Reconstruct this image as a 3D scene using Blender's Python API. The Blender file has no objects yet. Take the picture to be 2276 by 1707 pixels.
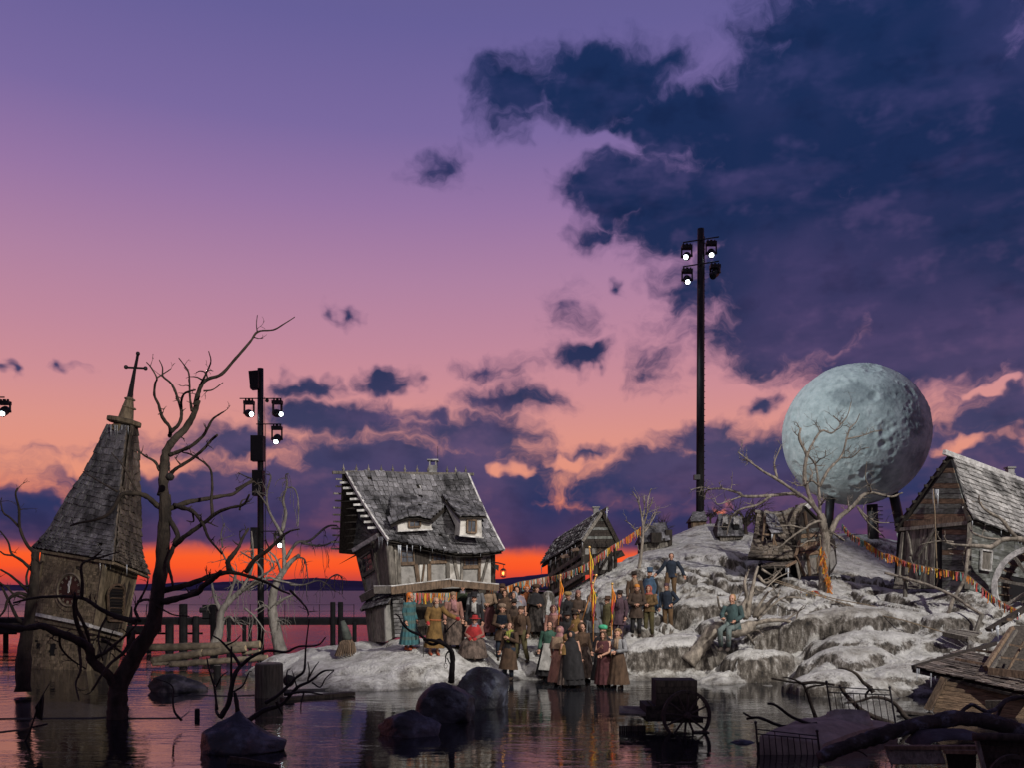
import bpy, bmesh, math, random
import numpy as np
from mathutils import Vector, Matrix, Euler, Quaternion
random.seed(7); np.random.seed(7)
R = math.radians
scene = bpy.context.scene
COL = scene.collection
# ---------------------------------------------------------------- camera
EYE = 2.7
cam = bpy.data.cameras.new('camera'); camo = bpy.data.objects.new('camera', cam); COL.objects.link(camo)
camo.location = (0, 0, EYE); camo.rotation_euler = (R(90), 0, 0)
cam.sensor_width = 36; cam.lens = 36*2000/2276; cam.shift_y = (1312-853.5)/2276
cam.clip_start = .1; cam.clip_end = 20000
scene.camera = camo
scene.view_settings.view_transform = 'Standard'; scene.view_settings.look = 'None'
scene.view_settings.exposure = 0; scene.view_settings.gamma = 1; scene.view_settings.use_curve_mapping = False
scene.cycles.use_denoising = True
scene.cycles.max_bounces = 5; scene.cycles.diffuse_bounces = 2; scene.cycles.glossy_bounces = 3
scene.cycles.sample_clamp_indirect = 4

def lin(c):
    return tuple(((v/255)/12.92 if v/255 <= .04045 else ((v/255+.055)/1.055)**2.4) for v in c) + (1,)
# photograph coordinates -> world: windows of the photograph (origin, scale) at a distance
ZW = dict(S=(0,0,1), V=(0,0,1.0289), Z1=(0,700,.27125), Z2=(0,1100,.36585), Z3=(400,750,.30143), Z4=(400,1200,.30558), Z5=(720,1000,.28931),
  Z6=(860,1260,.18081), Z7=(1140,1200,.20492), Z8=(1180,1080,.20796), Y1=(1480,480,.42155), Y2=(1640,780,.26519), Y3=(1540,1080,.19293),
  Y4=(1960,980,.26532), Y5=(1360,1260,.20796), Y6=(1780,1260,.22423), Y7=(1380,1440,.19892), Y8=(1660,1440,.27848),
  W1=(740,1180,.18083), W2=(2000,1200,.16881), W3=(1960,1400,.14469), W4=(300,1380,.20796))
def P(z, x, y, Y):
    x0, y0, k = ZW[z]; sx = x0+x*k; sy = y0+y*k
    return Vector(((sx-1138)/2000*Y, Y, EYE+(1312-sy)/2000*Y))

# ---------------------------------------------------------------- node helper
class NT:
    def __init__(s, tree): s.t = tree; s.n = tree.nodes; s.l = tree.links
    def new(s, typ, **kw):
        n = s.n.new(typ)
        for k, v in kw.items(): setattr(n, k, v)
        return n
    def put(s, sock, v):
        if isinstance(v, bpy.types.NodeSocket): s.l.new(v, sock)
        elif v is not None: sock.default_value = v
    def math(s, op, a, b=None, c=None, clamp=False):
        n = s.new('ShaderNodeMath', operation=op, use_clamp=clamp)
        for i, v in enumerate((a, b, c)):
            if v is not None: s.put(n.inputs[i], v)
        return n.outputs[0]
    def vm(s, op, a, b=None, c=None, out=0):
        n = s.new('ShaderNodeVectorMath', operation=op)
        for i, v in enumerate((a, b, c)):
            if v is not None: s.put(n.inputs[i], v)
        return n.outputs[out]
    def noise(s, vec, scale, detail=4, rough=.55, dist=0, dims='3D', out=0):
        n = s.new('ShaderNodeTexNoise', noise_dimensions=dims)
        s.put(n.inputs['Vector'], vec); n.inputs['Scale'].default_value = scale; n.inputs['Detail'].default_value = detail
        n.inputs['Roughness'].default_value = rough; n.inputs['Distortion'].default_value = dist
        return n.outputs[out]
    def ramp(s, f, stops, mode='LINEAR'):
        n = s.new('ShaderNodeValToRGB'); s.put(n.inputs[0], f); cr = n.color_ramp; cr.interpolation = mode
        while len(cr.elements) < len(stops): cr.elements.new(.5)
        for e, (p, c) in zip(cr.elements, stops):
            e.position = p; e.color = c if len(c) == 4 else tuple(c)+(1,)
        return n.outputs[0]
    def mix(s, f, a, b, typ='MIX'):
        n = s.new('ShaderNodeMix', data_type='RGBA', blend_type=typ)
        s.put(n.inputs[0], f); s.put(n.inputs[6], a); s.put(n.inputs[7], b); return n.outputs[2]
    def mr(s, v, a, b, c=0, d=1, smooth=False):
        n = s.new('ShaderNodeMapRange', interpolation_type='SMOOTHSTEP' if smooth else 'LINEAR')
        s.put(n.inputs[0], v)
        for i, q in enumerate((a, b, c, d)): n.inputs[i+1].default_value = q
        return n.outputs[0]
    def sep(s, v):
        n = s.new('ShaderNodeSeparateXYZ'); s.put(n.inputs[0], v); return n.outputs
    def comb(s, x, y, z=0):
        n = s.new('ShaderNodeCombineXYZ')
        for i, v in enumerate((x, y, z)): s.put(n.inputs[i], v)
        return n.outputs[0]

# ---------------------------------------------------------------- sky (dusk gradient with cloud banks, by azimuth and elevation)
world = bpy.data.worlds.new('World'); scene.world = world; world.use_nodes = True
def ae(vx, vy):
    t = (vx-1106)/1944; a = math.atan(t); return a, math.atan((1275-vy)/1944*math.cos(a))
CLOUDS = [ # view x, y, rx, ry, weight
 (1130,200,100,70,.75),(1290,185,200,75,1),(1500,245,230,66,1.05),(1330,410,120,80,.95),(1262,505,70,36,.6),(1520,440,230,120,1.1),(1700,310,260,180,1.25),(1900,120,340,190,1.3),
 (2080,480,380,340,1.5),(2500,400,560,520,1.4),(1780,560,340,170,1.3),(1700,705,220,90,1.1),(2050,745,420,85,1.1),(1740,50,170,55,.85),(1470,640,80,110,.45),(1420,790,70,50,.4),
 (100,1112,320,62,.9),(480,962,200,46,.7),(560,1080,480,95,1.1),(740,905,200,50,.85),(900,1050,360,115,1.2),(1000,945,170,50,.75),(1106,1135,2500,62,1.25),
 (1440,1050,260,80,1.1),(1560,965,130,46,.8),(1650,875,40,28,.6),(1820,1040,480,130,1.2),(2190,900,130,80,.75),(2190,1030,190,70,.9),(1250,980,80,18,.5),
 (660,835,100,28,.7),(830,818,66,33,.95),(1245,772,84,28,.85),(1050,790,84,32,.5),(1090,862,100,36,.58),(940,905,70,22,.6),
 (705,682,34,22,.5),(1326,618,24,20,.5),(960,350,62,40,.42),(150,805,34,14,.5),(-10,792,26,26,.6),(150,985,110,20,.45),(1225,670,50,44,.25),
 (1085,1022,44,24,-.8),(1188,1003,52,15,-.7),(240,1000,190,24,-.6),(1565,1105,34,12,-.8),(2080,960,80,24,-.8),(2150,838,60,14,-.8),(1330,300,100,20,-.4)]
def build_sky():
    nt = NT(world.node_tree); nt.n.clear()
    g = bpy.data.node_groups.new('cloud_density', 'ShaderNodeTree')
    g.interface.new_socket('V', in_out='INPUT', socket_type='NodeSocketVector')
    g.interface.new_socket('D', in_out='OUTPUT', socket_type='NodeSocketFloat')
    q = NT(g); gi = q.new('NodeGroupInput'); go = q.new('NodeGroupOutput'); v = gi.outputs[0]
    n1 = q.noise(v, 9, 3, .6, dims='2D', out=1); n2 = q.noise(v, 40, 2, .62, dims='2D', out=1)
    low = q.mr(q.sep(v)[1], .03, .10, .12, 1, True)
    w = q.vm('ADD', v, q.vm('MULTIPLY', q.vm('SUBTRACT', n1, (.5,.5,.5)), q.comb(.10, q.math('MULTIPLY', low, .05), 0)))
    w = q.vm('ADD', w, q.vm('MULTIPLY', q.vm('SUBTRACT', n2, (.5,.5,.5)), q.comb(.028, q.math('MULTIPLY', low, .02), 0)))
    pos = None; neg = None
    for (x, y, rx, ry, amp) in CLOUDS:
        a, e = ae(x, y); ca = math.cos(a)**2
        sx = 1944/(rx*1.12*max(ca, .35)); sy = 1944/(ry*1.12*max(math.cos(a), .5))
        p = q.vm('MULTIPLY_ADD', w, (sx, sy, 0), (-a*sx, -e*sy, 0))
        d = q.vm('LENGTH', p, out=1)
        if amp > 0:
            h = q.math('MULTIPLY_ADD', d, -amp, amp)
            pos = h if pos is None else q.math('MAXIMUM', pos, h)
        else:
            h = q.math('MAXIMUM', q.math('MULTIPLY_ADD', d, amp, -amp), 0)
            neg = h if neg is None else q.math('MAXIMUM', neg, h)
    pos = q.math('MAXIMUM', pos, -.55)
    n3 = q.noise(q.vm('MULTIPLY', w, (1, 1.7, 1)), 16, 6, .63, dims='2D')
    d = q.math('ADD', pos, q.math('MULTIPLY', q.math('SUBTRACT', n3, .5), q.math('MULTIPLY', q.mr(low, .12, 1, .35, 1), .92)))
    d = q.math('SUBTRACT', d, q.math('MULTIPLY', neg, 1.1))
    q.l.new(d, go.inputs[0])
    tc = nt.new('ShaderNodeTexCoord'); x, y, z = nt.sep(tc.outputs['Generated'])
    az = nt.math('ARCTAN2', x, y); el = nt.math('ARCSINE', z)
    V = nt.comb(az, el, 0)
    def dens(vec):
        n = nt.new('ShaderNodeGroup'); n.node_tree = g; nt.put(n.inputs[0], vec); return n.outputs[0]
    D = dens(V)
    f = nt.math('DIVIDE', nt.math('ABSOLUTE', el), 1.2)
    clear = nt.ramp(f, [(p/1.2, lin(c)) for p, c in [(0,(128,62,84)),(.012,(205,70,58)),(.024,(250,86,40)),(.042,(252,98,44)),(.07,(240,124,82)),(.12,(230,148,122)),(.17,(220,148,137)),(.215,(206,142,149)),
        (.264,(192,136,156)),(.33,(174,129,162)),(.40,(150,117,164)),(.47,(122,105,160)),(.56,(102,95,152)),(.7,(88,86,134)),(1.1,(84,80,112))]])
    east = nt.ramp(f, [(p/1.2, lin(c)) for p, c in [(0,(60,58,92)),(.1,(104,92,112)),(.25,(116,102,122)),(.5,(104,96,124)),(1.1,(84,80,112))]])
    clear = nt.mix(nt.mr(y, .25, -.5, 0, 1, True), clear, east)
    n = nt.noise(nt.vm('MULTIPLY', V, (1, 2.6, 1)), 7, 4, .6, dims='2D')
    deep = nt.ramp(f, [(p/1.2, lin(c)) for p, c in [(0,(98,52,76)),(.04,(66,52,88)),(.09,(44,52,94)),(.16,(64,64,98)),(.26,(42,50,86)),(.4,(28,44,84)),(.56,(26,46,88)),(1.1,(52,54,88))]])
    mauve = nt.ramp(f, [(p/1.2, lin(c)) for p, c in [(0,(150,66,78)),(.05,(112,70,96)),(.14,(104,82,118)),(.3,(88,72,116)),(.5,(64,66,116)),(1.1,(44,56,104))]])
    nb = nt.noise(nt.vm('MULTIPLY', V, (1, 1.5, 1)), 4.2, 3, .55, dims='2D')
    deep = nt.mix(nt.mr(nb, .42, .68, 0, .75, True), deep, nt.mix(.5, deep, mauve))
    cl = nt.mix(nt.mr(n, .46, .74, 0, .38, True), deep, mauve)
    vs = nt.vm('MULTIPLY', V, (1, 1.5, 1))
    emb = nt.math('SUBTRACT', nt.noise(vs, 11, 4, .6, dims='2D'), nt.noise(nt.vm('ADD', vs, (-.014, -.03, 0)), 11, 4, .6, dims='2D'))
    cl = nt.mix(nt.mr(emb, .03, .30, 0, .42, True), cl, nt.mix(.06, mauve, clear))
    cl = nt.mix(nt.mr(emb, -.03, -.28, 0, .4, True), cl, nt.mix(1, cl, (.5,.55,.62,1), 'MULTIPLY'))
    cov = nt.mr(D, -.13, .42, 0, 1, True)
    cl = nt.mix(nt.mr(D, 0, .5, .8, 0, True), cl, nt.mix(.3, mauve, clear))
    out = nt.mix(cov, clear, cl)
    bg = nt.new('ShaderNodeBackground'); nt.put(bg.inputs[0], out); bg.inputs[1].default_value = 1.0
    wo = nt.new('ShaderNodeOutputWorld'); nt.l.new(bg.outputs[0], wo.inputs[0])
build_sky()
world.cycles.sampling_method = 'NONE'

# ---------------------------------------------------------------- lights: the sun has set; unseen spots stand in for the stage's floodlights, plus added fill
def spot(name, loc, target, watts, col, size, blend=.5, rad=.25):
    l = bpy.data.lights.new(name, 'SPOT'); o = bpy.data.objects.new(name, l); COL.objects.link(o)
    o.location = loc; d = Vector(target)-Vector(loc); o.rotation_euler = d.to_track_quat('-Z', 'Y').to_euler()
    l.energy = watts; l.color = col; l.spot_size = R(size); l.spot_blend = blend; l.shadow_soft_size = rad
spot('unseen_stage_spot', (21, 1, 26), (6.3, 32.5, 1.2), 66000, (1, .955, .9), 39, .22)
spot('unseen_stage_spot', (-2, 8, 17), (3, 34, 2.5), 6500, (1, .92, .82), 42, .5, .8)  # added fill lamp, out of view, softens the shadows on the set
spot('unseen_stage_spot', (-36, 14, 36), (16.5, 45, 11), 125000, (.84, .96, 1), 9.5, .5)
spot('unseen_stage_spot', (13, 4, 13), (-1.5, 30, 2.6), 7000, (1, .93, .84), 40, .4)  # unseen fill lamp for the house and the crowd before it
spot('unseen_stage_spot', (6, 4, 13), (-13.8, 31, 4.2), 20000, (1, .93, .82), 26, .5)
# ---------------------------------------------------------------- mesh builder
ORG = {}
def tag(o, label=None, cat=None, group=None, kind=None):
    if label: o['label'] = label
    if cat: o['category'] = cat
    if group: o['group'] = group
    if kind: o['kind'] = kind
    return o
def thing(name, label, cat, base, group=None):
    o = bpy.data.objects.new(name, None); COL.objects.link(o); o.location = base; o.empty_display_size = .2
    ORG[o.name] = Vector(base); return tag(o, label, cat, group)
class MB:
    def __init__(s): s.v = []; s.f = []; s.uv = None
    def add(s, vs, fs):
        b = len(s.v); s.v += [tuple(v) for v in vs]; s.f += [tuple(i+b for i in f) for f in fs]; return s
    def box8(s, p):   # 4 bottom (ccw) + 4 top
        return s.add(p, [(3,2,1,0),(4,5,6,7),(0,1,5,4),(1,2,6,5),(2,3,7,6),(3,0,4,7)])
    def box(s, c, size, rot=None):
        x, y, z = (q/2 for q in size); M = rot if rot is not None else Matrix.Identity(3); c = Vector(c)
        return s.box8([c+M@Vector(q) for q in ((-x,-y,-z),(x,-y,-z),(x,y,-z),(-x,y,-z),(-x,-y,z),(x,-y,z),(x,y,z),(-x,y,z))])
    def beam(s, a, b, w, d, up=(0,-1,0), w2=None, d2=None):
        a = Vector(a); b = Vector(b); t = (b-a).normalized(); u = Vector(up)
        sd = t.cross(u)
        if sd.length < 1e-4: sd = t.cross(Vector((1,0,0)))
        sd.normalize(); n = sd.cross(t).normalized(); w2 = w2 or w; d2 = d2 or d
        return s.box8([a-sd*w/2-n*d/2, a+sd*w/2-n*d/2, a+sd*w/2+n*d/2, a-sd*w/2+n*d/2, b-sd*w2/2-n*d2/2, b+sd*w2/2-n*d2/2, b+sd*w2/2+n*d2/2, b-sd*w2/2+n*d2/2])
    def prism(s, poly, thick):   # polygon extruded backwards from its front face
        q = [Vector(p) for p in poly]; n = Vector((0,0,0)); c = sum(q, Vector())/len(q)
        for i in range(len(q)): n += (q[i]-c).cross(q[(i+1) % len(q)]-c)
        n.normalize()
        if n.dot(c-Vector((0,0,EYE))) > 0: q.reverse(); n = -n
        m = len(q); b = [p-n*thick for p in q]
        return s.add(b+q, [tuple(range(m))[::-1], tuple(range(m, 2*m))]+[(i, (i+1) % m, m+(i+1) % m, m+i) for i in range(m)])
    def slab(s, quad, thick):   # quad of points, extruded along its normal (backwards)
        q = [Vector(p) for p in quad]; n = (q[1]-q[0]).cross(q[3]-q[0]).normalized()*thick
        return s.box8([p-n for p in q]+q)
    def tube(s, pts, rad, n=8, cap=True, seed=None, knob=0):
        pts = [Vector(p) for p in pts]; m = len(pts)
        if not hasattr(rad, '__len__'): rad = [rad]*m
        rg = random.Random(seed) if seed is not None else None
        u = None; vs = []
        for i, p in enumerate(pts):
            t = (pts[min(i+1, m-1)]-pts[max(i-1, 0)])
            t = t.normalized() if t.length > 1e-9 else Vector((0,0,1))
            if u is None: u = t.cross(Vector((0,1,0)) if abs(t.y) < .9 else Vector((1,0,0))).normalized()
            else:
                u = u-t*u.dot(t)
                u = u.normalized() if u.length > 1e-6 else t.orthogonal().normalized()
            w = t.cross(u)
            for k in range(n):
                a = 2*math.pi*k/n; r = rad[i]*(1+(rg.uniform(-knob, knob) if rg else 0))
                vs.append(p+u*math.cos(a)*r+w*math.sin(a)*r)
        fs = [(i*n+k, i*n+(k+1) % n, (i+1)*n+(k+1) % n, (i+1)*n+k) for i in range(m-1) for k in range(n)]
        if cap: fs += [tuple(range(n))[::-1], tuple((m-1)*n+k for k in range(n))]
        return s.add(vs, fs)
    def loft(s, rings, cap=True, closed=True):
        n = len(rings[0]); vs = [p for r in rings for p in r]; m = len(rings)
        kk = n if closed else n-1
        fs = [(i*n+k, i*n+(k+1) % n, (i+1)*n+(k+1) % n, (i+1)*n+k) for i in range(m-1) for k in range(kk)]
        if cap: fs += [tuple(range(n))[::-1], tuple((m-1)*n+k for k in range(n))]
        return s.add(vs, fs)
    def lathe(s, prof, c=(0,0,0), n=16, M=None, cap=True):
        c = Vector(c); M = M if M is not None else Matrix.Identity(3)
        return s.loft([[c+M@Vector((r*math.cos(2*math.pi*k/n), r*math.sin(2*math.pi*k/n), z)) for k in range(n)] for r, z in prof], cap)
    def ball(s, c, r, n=10, m=6, sc=(1,1,1), M=None):
        return s.lathe([(max(r*math.sin(math.pi*i/m), r*.02), -r*math.cos(math.pi*i/m)) for i in range(m+1)], c, n, (M if M is not None else Matrix.Identity(3))@Matrix.Diagonal(sc))
    def mesh(s, name, org=(0,0,0), smooth=False):
        me = bpy.data.meshes.new(name); o = Vector(org)
        me.from_pydata([(x-o.x, y-o.y, z-o.z) for x, y, z in s.v], [], s.f)
        if smooth: me.shade_smooth()
        return me
    def build(s, name, mat, parent=None, base=None, smooth=False, kind=None):
        if parent is not None: org = ORG[parent.name]
        elif base is not None: org = Vector(base)
        else:
            a = np.array(s.v); org = Vector(((a[:,0].min()+a[:,0].max())/2, (a[:,1].min()+a[:,1].max())/2, a[:,2].min()))
        me = s.mesh(name, org, smooth); me.materials.append(mat)
        o = bpy.data.objects.new(name, me); COL.objects.link(o)
        if parent is not None: o.parent = parent
        else: o.location = org
        ORG[o.name] = org
        if kind: o['kind'] = kind
        return o
def inst(me, name, parent, M, mat=None):
    o = bpy.data.objects.new(name, me); COL.objects.link(o); o.parent = parent
    o.matrix_local = Matrix.Translation(-ORG[parent.name]) @ M; ORG[o.name] = ORG[parent.name]
    if mat: o.material_slots[0].link = 'OBJECT'; o.material_slots[0].material = mat
    return o
def frame(o, x, y, z):
    return Matrix(((x.x,y.x,z.x,o.x),(x.y,y.y,z.y,o.y),(x.z,y.z,z.z,o.z),(0,0,0,1)))
def curve(pts, n=6):
    """Catmull-Rom through pts"""
    p = [Vector(q) for q in pts]; p = [p[0]*2-p[1]]+p+[p[-1]*2-p[-2]]; out = []
    for i in range(1, len(p)-2):
        for k in range(n):
            t = k/n
            out.append(.5*((2*p[i])+(p[i+1]-p[i-1])*t+(2*p[i-1]-5*p[i]+4*p[i+1]-p[i+2])*t*t+(3*p[i]-p[i-1]-3*p[i+1]+p[i+2])*t**3))
    out.append(p[-2]); return out
# numpy noise
_perm = np.random.RandomState(3).rand(256, 256)
def vnoise(x, y):
    xi = np.floor(x).astype(int); yi = np.floor(y).astype(int); fx = x-xi; fy = y-yi
    fx = fx*fx*fx*(fx*(fx*6-15)+10); fy = fy*fy*fy*(fy*(fy*6-15)+10)
    g = lambda a, b: _perm[a & 255, b & 255]
    return (g(xi,yi)*(1-fx)+g(xi+1,yi)*fx)*(1-fy)+(g(xi,yi+1)*(1-fx)+g(xi+1,yi+1)*fx)*fy
def fbm(x, y, o=5, r=.5):
    s = 0; a = 1; t = 0
    for i in range(o):
        s = s+a*vnoise(x*2**i+17.3*i, y*2**i+9.1*i); t += a; a *= r
    return s/t

# ---------------------------------------------------------------- materials
MATS = {}
def mat(name, base=(.5,.5,.5), rough=.8, var=.35, scale=4, stretch=(1,1,1), bump=.3, bscale=None, col2=None, detail=5, metal=0, spec=.3, per=0, coord='Object', lo=.35, hi=.65, emit=None, dirt=None, stain=None):
    if name in MATS: return MATS[name]
    m = bpy.data.materials.new(name); m.use_nodes = True; nt = NT(m.node_tree); b = nt.n['Principled BSDF']
    tc = nt.new('ShaderNodeTexCoord').outputs[coord]
    rnd = None
    if per:
        rnd = nt.math('FRACT', nt.math('ADD', nt.new('ShaderNodeObjectInfo').outputs['Random'], nt.new('ShaderNodeNewGeometry').outputs['Random Per Island']))
        tc = nt.vm('MULTIPLY_ADD', nt.comb(rnd, rnd, rnd), (31.7,17.3,23.9), tc)
    v = nt.vm('MULTIPLY', tc, stretch)
    n = nt.noise(v, scale, detail, .6)
    c1 = tuple(max(0, q*(1-var)) for q in base); c2 = tuple(min(1, q*(1+var)) for q in base) if col2 is None else col2
    c = nt.ramp(n, [(lo, c1), (hi, c2)])
    if dirt:
        n2 = nt.noise(tc, dirt[1], 4, .6); c = nt.mix(nt.mr(n2, .5, .68, 0, dirt[2], True), c, tuple(dirt[0])+(1,))
    if per:
        hs = nt.new('ShaderNodeHueSaturation'); nt.put(hs.inputs['Color'], c); nt.put(hs.inputs['Value'], nt.mr(rnd, 0, 1, 1-per, 1+per)); c = hs.outputs[0]
    if stain:
        ns = nt.noise(nt.vm('MULTIPLY', nt.new('ShaderNodeNewGeometry').outputs['Position'], stain[2]), stain[0], 5, .65); c = nt.mix(1, c, nt.ramp(ns, [(.36, (stain[1],)*3), (.56, (1,1,1)), (.7, (1.0,)*3)]), 'MULTIPLY')
    nt.put(b.inputs['Base Color'], c)
    b.inputs['Roughness'].default_value = rough; b.inputs['Metallic'].default_value = metal; b.inputs['Specular IOR Level'].default_value = spec
    if bump:
        bn = nt.noise(v, bscale or scale*3, 5, .65)
        bp = nt.new('ShaderNodeBump'); bp.inputs['Strength'].default_value = bump; bp.inputs['Distance'].default_value = .05
        nt.put(bp.inputs['Height'], bn); nt.put(b.inputs['Normal'], bp.outputs[0])
    if emit:
        b.inputs['Emission Color'].default_value = tuple(emit[0])+(1,); b.inputs['Emission Strength'].default_value = emit[1]
    MATS[name] = m; return m

def water_material():
    m = bpy.data.materials.new('lake_water'); m.use_nodes = True; nt = NT(m.node_tree); b = nt.n['Principled BSDF']
    b.inputs['Base Color'].default_value = (.008, .009, .012, 1); b.inputs['Roughness'].default_value = .03; b.inputs['IOR'].default_value = 1.95
    pos = nt.new('ShaderNodeNewGeometry').outputs['Position']
    x, y, z = nt.sep(pos)
    nt.put(b.inputs['Roughness'], nt.mr(y, 40, 160, .03, .38, True))
    n1 = nt.noise(nt.vm('MULTIPLY', pos, (.9, 2.2, 1)), 1.6, 4, .55, .4)
    n2 = nt.noise(nt.vm('MULTIPLY', pos, (.8, 1.6, 1)), 7, 3, .5, .3)
    n3 = nt.noise(nt.vm('MULTIPLY', pos, (.5, 1.2, 1)), .5, 3, .5)
    calm = nt.mr(n3, .42, .6, .35, 1, True)
    h = nt.math('ADD', nt.math('MULTIPLY', n1, 1.0), nt.math('MULTIPLY', n2, .16))
    far = nt.mr(y, 34, 75, 1, 15, True)
    bp = nt.new('ShaderNodeBump'); bp.inputs['Distance'].default_value = .05
    nt.put(bp.inputs['Strength'], nt.math('MULTIPLY', calm, .27))
    nt.put(bp.inputs['Height'], nt.math('MULTIPLY', h, far)); nt.put(b.inputs['Normal'], bp.outputs[0])
    return m
def snow_material():
    m = bpy.data.materials.new('snowy_rock'); m.use_nodes = True; nt = NT(m.node_tree); b = nt.n['Principled BSDF']
    ge = nt.new('ShaderNodeNewGeometry'); pos = ge.outputs['Position']; nz = nt.sep(ge.outputs['Normal'])[2]; z = nt.sep(pos)[2]
    big = nt.noise(pos, .55, 5, .6); mid = nt.noise(pos, 2.6, 7, .68); fine = nt.noise(pos, 14, 5, .7)
    streak = nt.noise(nt.vm('MULTIPLY', pos, (2.6, 2.6, .8)), 2.4, 6, .68)
    snow = nt.ramp(mid, [(.25, (.22,.21,.185)), (.4, (.40,.39,.36)), (.55, (.57,.56,.53)), (.75, (.74,.73,.70))])
    snow = nt.mix(nt.mr(big, .52, .66, 0, .65, True), snow, nt.ramp(mid, [(.3, (.10,.085,.065)), (.5, (.25,.225,.18)), (.7, (.42,.40,.35))]))
    snow = nt.mix(nt.math('MULTIPLY', nt.mr(fine, .5, .66, 0, .8), nt.mr(nt.noise(pos, 1.1, 4, .6), .5, .62, 0, 1, True)), snow, (.07,.055,.045,1))
    rock = nt.ramp(streak, [(.32, (.022,.02,.018)), (.46, (.075,.064,.052)), (.58, (.20,.18,.155)), (.70, (.44,.42,.39))])
    k = nt.math('ADD', nz, nt.math('MULTIPLY', nt.math('SUBTRACT', mid, .5), .75))
    k = nt.math('ADD', k, nt.math('MULTIPLY', nt.math('SUBTRACT', fine, .5), .35))
    c = nt.mix(nt.mr(k, .60, .80, 0, 1, True), rock, snow)
    c = nt.mix(nt.mr(nt.math('ADD', z, nt.math('MULTIPLY', mid, .5)), .22, .5, .75, 0), c, (.05,.042,.034,1))
    nt.put(b.inputs['Base Color'], c); b.inputs['Roughness'].default_value = .8; b.inputs['Specular IOR Level'].default_value = .25
    h = nt.math('ADD', nt.math('MULTIPLY', mid, 1.2), nt.math('MULTIPLY', fine, .5)); h = nt.math('ADD', h, nt.math('MULTIPLY', streak, .5))
    bp = nt.new('ShaderNodeBump'); bp.inputs['Strength'].default_value = .9; bp.inputs['Distance'].default_value = .22
    nt.put(bp.inputs['Height'], h); nt.put(b.inputs['Normal'], bp.outputs[0]); return m

WATER = water_material(); SNOW = snow_material()
# ---------------------------------------------------------------- lake and far shore
mb = MB(); s = 9000
mb.add([(-s,-60,0),(s,-60,0),(s,s,0),(-s,s,0)], [(0,1,2,3)])
tag(mb.build('lake_water', WATER), kind='structure')
hm = mat('far_hill', (.085,.075,.15), 1, .3, .004, spec=0, bump=0)
def hills():
    for name, Y0, prof in (('far_hills', 2600, [(-300,1294),(0,1302),(250,1300),(420,1296),(560,1292),(680,1286),(760,1290),(860,1296),(1000,1294),(1110,1288),(1200,1279),(1240,1276),(1290,1296),(1500,1300),(1800,1290),(2100,1280),(2600,1270)]),):
        xs = np.linspace(-1400, 3600, 600); px = [p[0] for p in prof]; py = [p[1] for p in prof]
        ys = np.interp(xs, px, py)-3*(fbm(xs/60+5, xs*0+2, 4)-.5)*2-1.6*(fbm(xs/9, xs*0+8, 3)-.4)
        mb = MB(); rows = []
        for dz, dy in ((-.02, -60), (.55, 150), (1, 420), (.2, 1500)):
            rows.append([((x-1138)/2000*(Y0+420), Y0+dy, max(-2, (EYE+(1312-y)/2000*(Y0+420))*dz)) for x, y in zip(xs, ys)])
        mb.loft(rows, cap=False, closed=False)
        tag(mb.build(name, hm, smooth=True), kind='structure')
hills()

# ---------------------------------------------------------------- the snowy island: height field through surveyed points
def zc(vx, vy, Y): p = P('V', vx, vy, Y); return (p.x, p.y, p.z)
CP = []
for vx, Y, z in [(545,28.9,.0),(600,27.4,-.1),(650,26.6,-.1),(700,24,0),(800,23.4,0),(890,24.6,0),(1000,25.8,0),(1100,26.8,.0),(1180,27.2,0),(1250,26.9,0),(1350,26.6,0),(1450,26.6,0),(1560,26,0),(1680,25.8,0),(1760,23.4,0),(1850,22,0),(1960,22.4,0),(2080,22.8,0),(2230,22.5,0),(2400,22.5,0)]:
    x = (vx-1106)/1944*Y; CP.append((x, Y, z)); CP.append((x, Y-1.6, -.5)); CP.append((x, Y-3.5, -.8))
for a in [(570,1462,28),(640,1450,27.6),(700,1440,27),(700,1472,25),(780,1480,24.4),(760,1415,28.5),(820,1425,26.5),(830,1460,25),(885,1402,27.4),(930,1418,26.5),(960,1440,26),(1000,1420,27),(1040,1400,28.6),(1100,1385,30),
  (740,1392,30.5),(800,1391,30.5),(870,1386,31),(960,1380,31),(1060,1378,31),(1120,1350,32),(1170,1345,32.5),(1100,1462,27.2),(1150,1440,27.8),(1180,1420,28.5),(1250,1405,29),(1240,1455,27.4),(1320,1455,27.2),(1300,1400,29),(1380,1372,29.6),(1450,1366,31),
  (1390,1440,27.2),(1420,1405,28),(1500,1395,28.3),(1600,1410,28),(1560,1445,27.2),(1650,1440,27.4),(1500,1355,30.5),(1600,1345,30.5),(1620,1385,29),
  (1400,1302,32),(1455,1302,32.5),(1350,1255,33.6),(1250,1275,34),(1420,1250,34.5),(1520,1290,33),(1580,1300,32.3),(1345,1217,38),(1390,1192,42),(1440,1166,44),(1500,1140,46),(1545,1134,46),(1640,1165,46),(1480,1210,38),(1560,1200,38),
  (1650,1262,35.5),(1720,1258,35.5),(1800,1255,36),(1640,1230,37),(1700,1160,45),(1800,1165,45),(1880,1195,44),(1960,1200,44),(2100,1200,44),(2250,1200,44),(1860,1245,38),(1780,1287,33),(1700,1305,31.5),
  (1945,1278,33),(2020,1290,31.8),(2090,1305,31),(2170,1320,30.5),(2250,1330,30),(1830,1320,30.5),(1900,1312,30.5),(1980,1330,29.5),(2060,1345,29),(1760,1325,30),(1720,1365,28.6),(1800,1375,28.3),(1900,1370,28),(2000,1380,27.4),
  (1700,1415,27.6),(1780,1420,27),(1880,1425,26.4),(1960,1420,26),(2060,1400,26.2),(1780,1465,24.6),(1860,1470,23.6),(1950,1455,24.4),(2080,1440,24.5),(2200,1420,25)]: CP.append(zc(*a))
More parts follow.
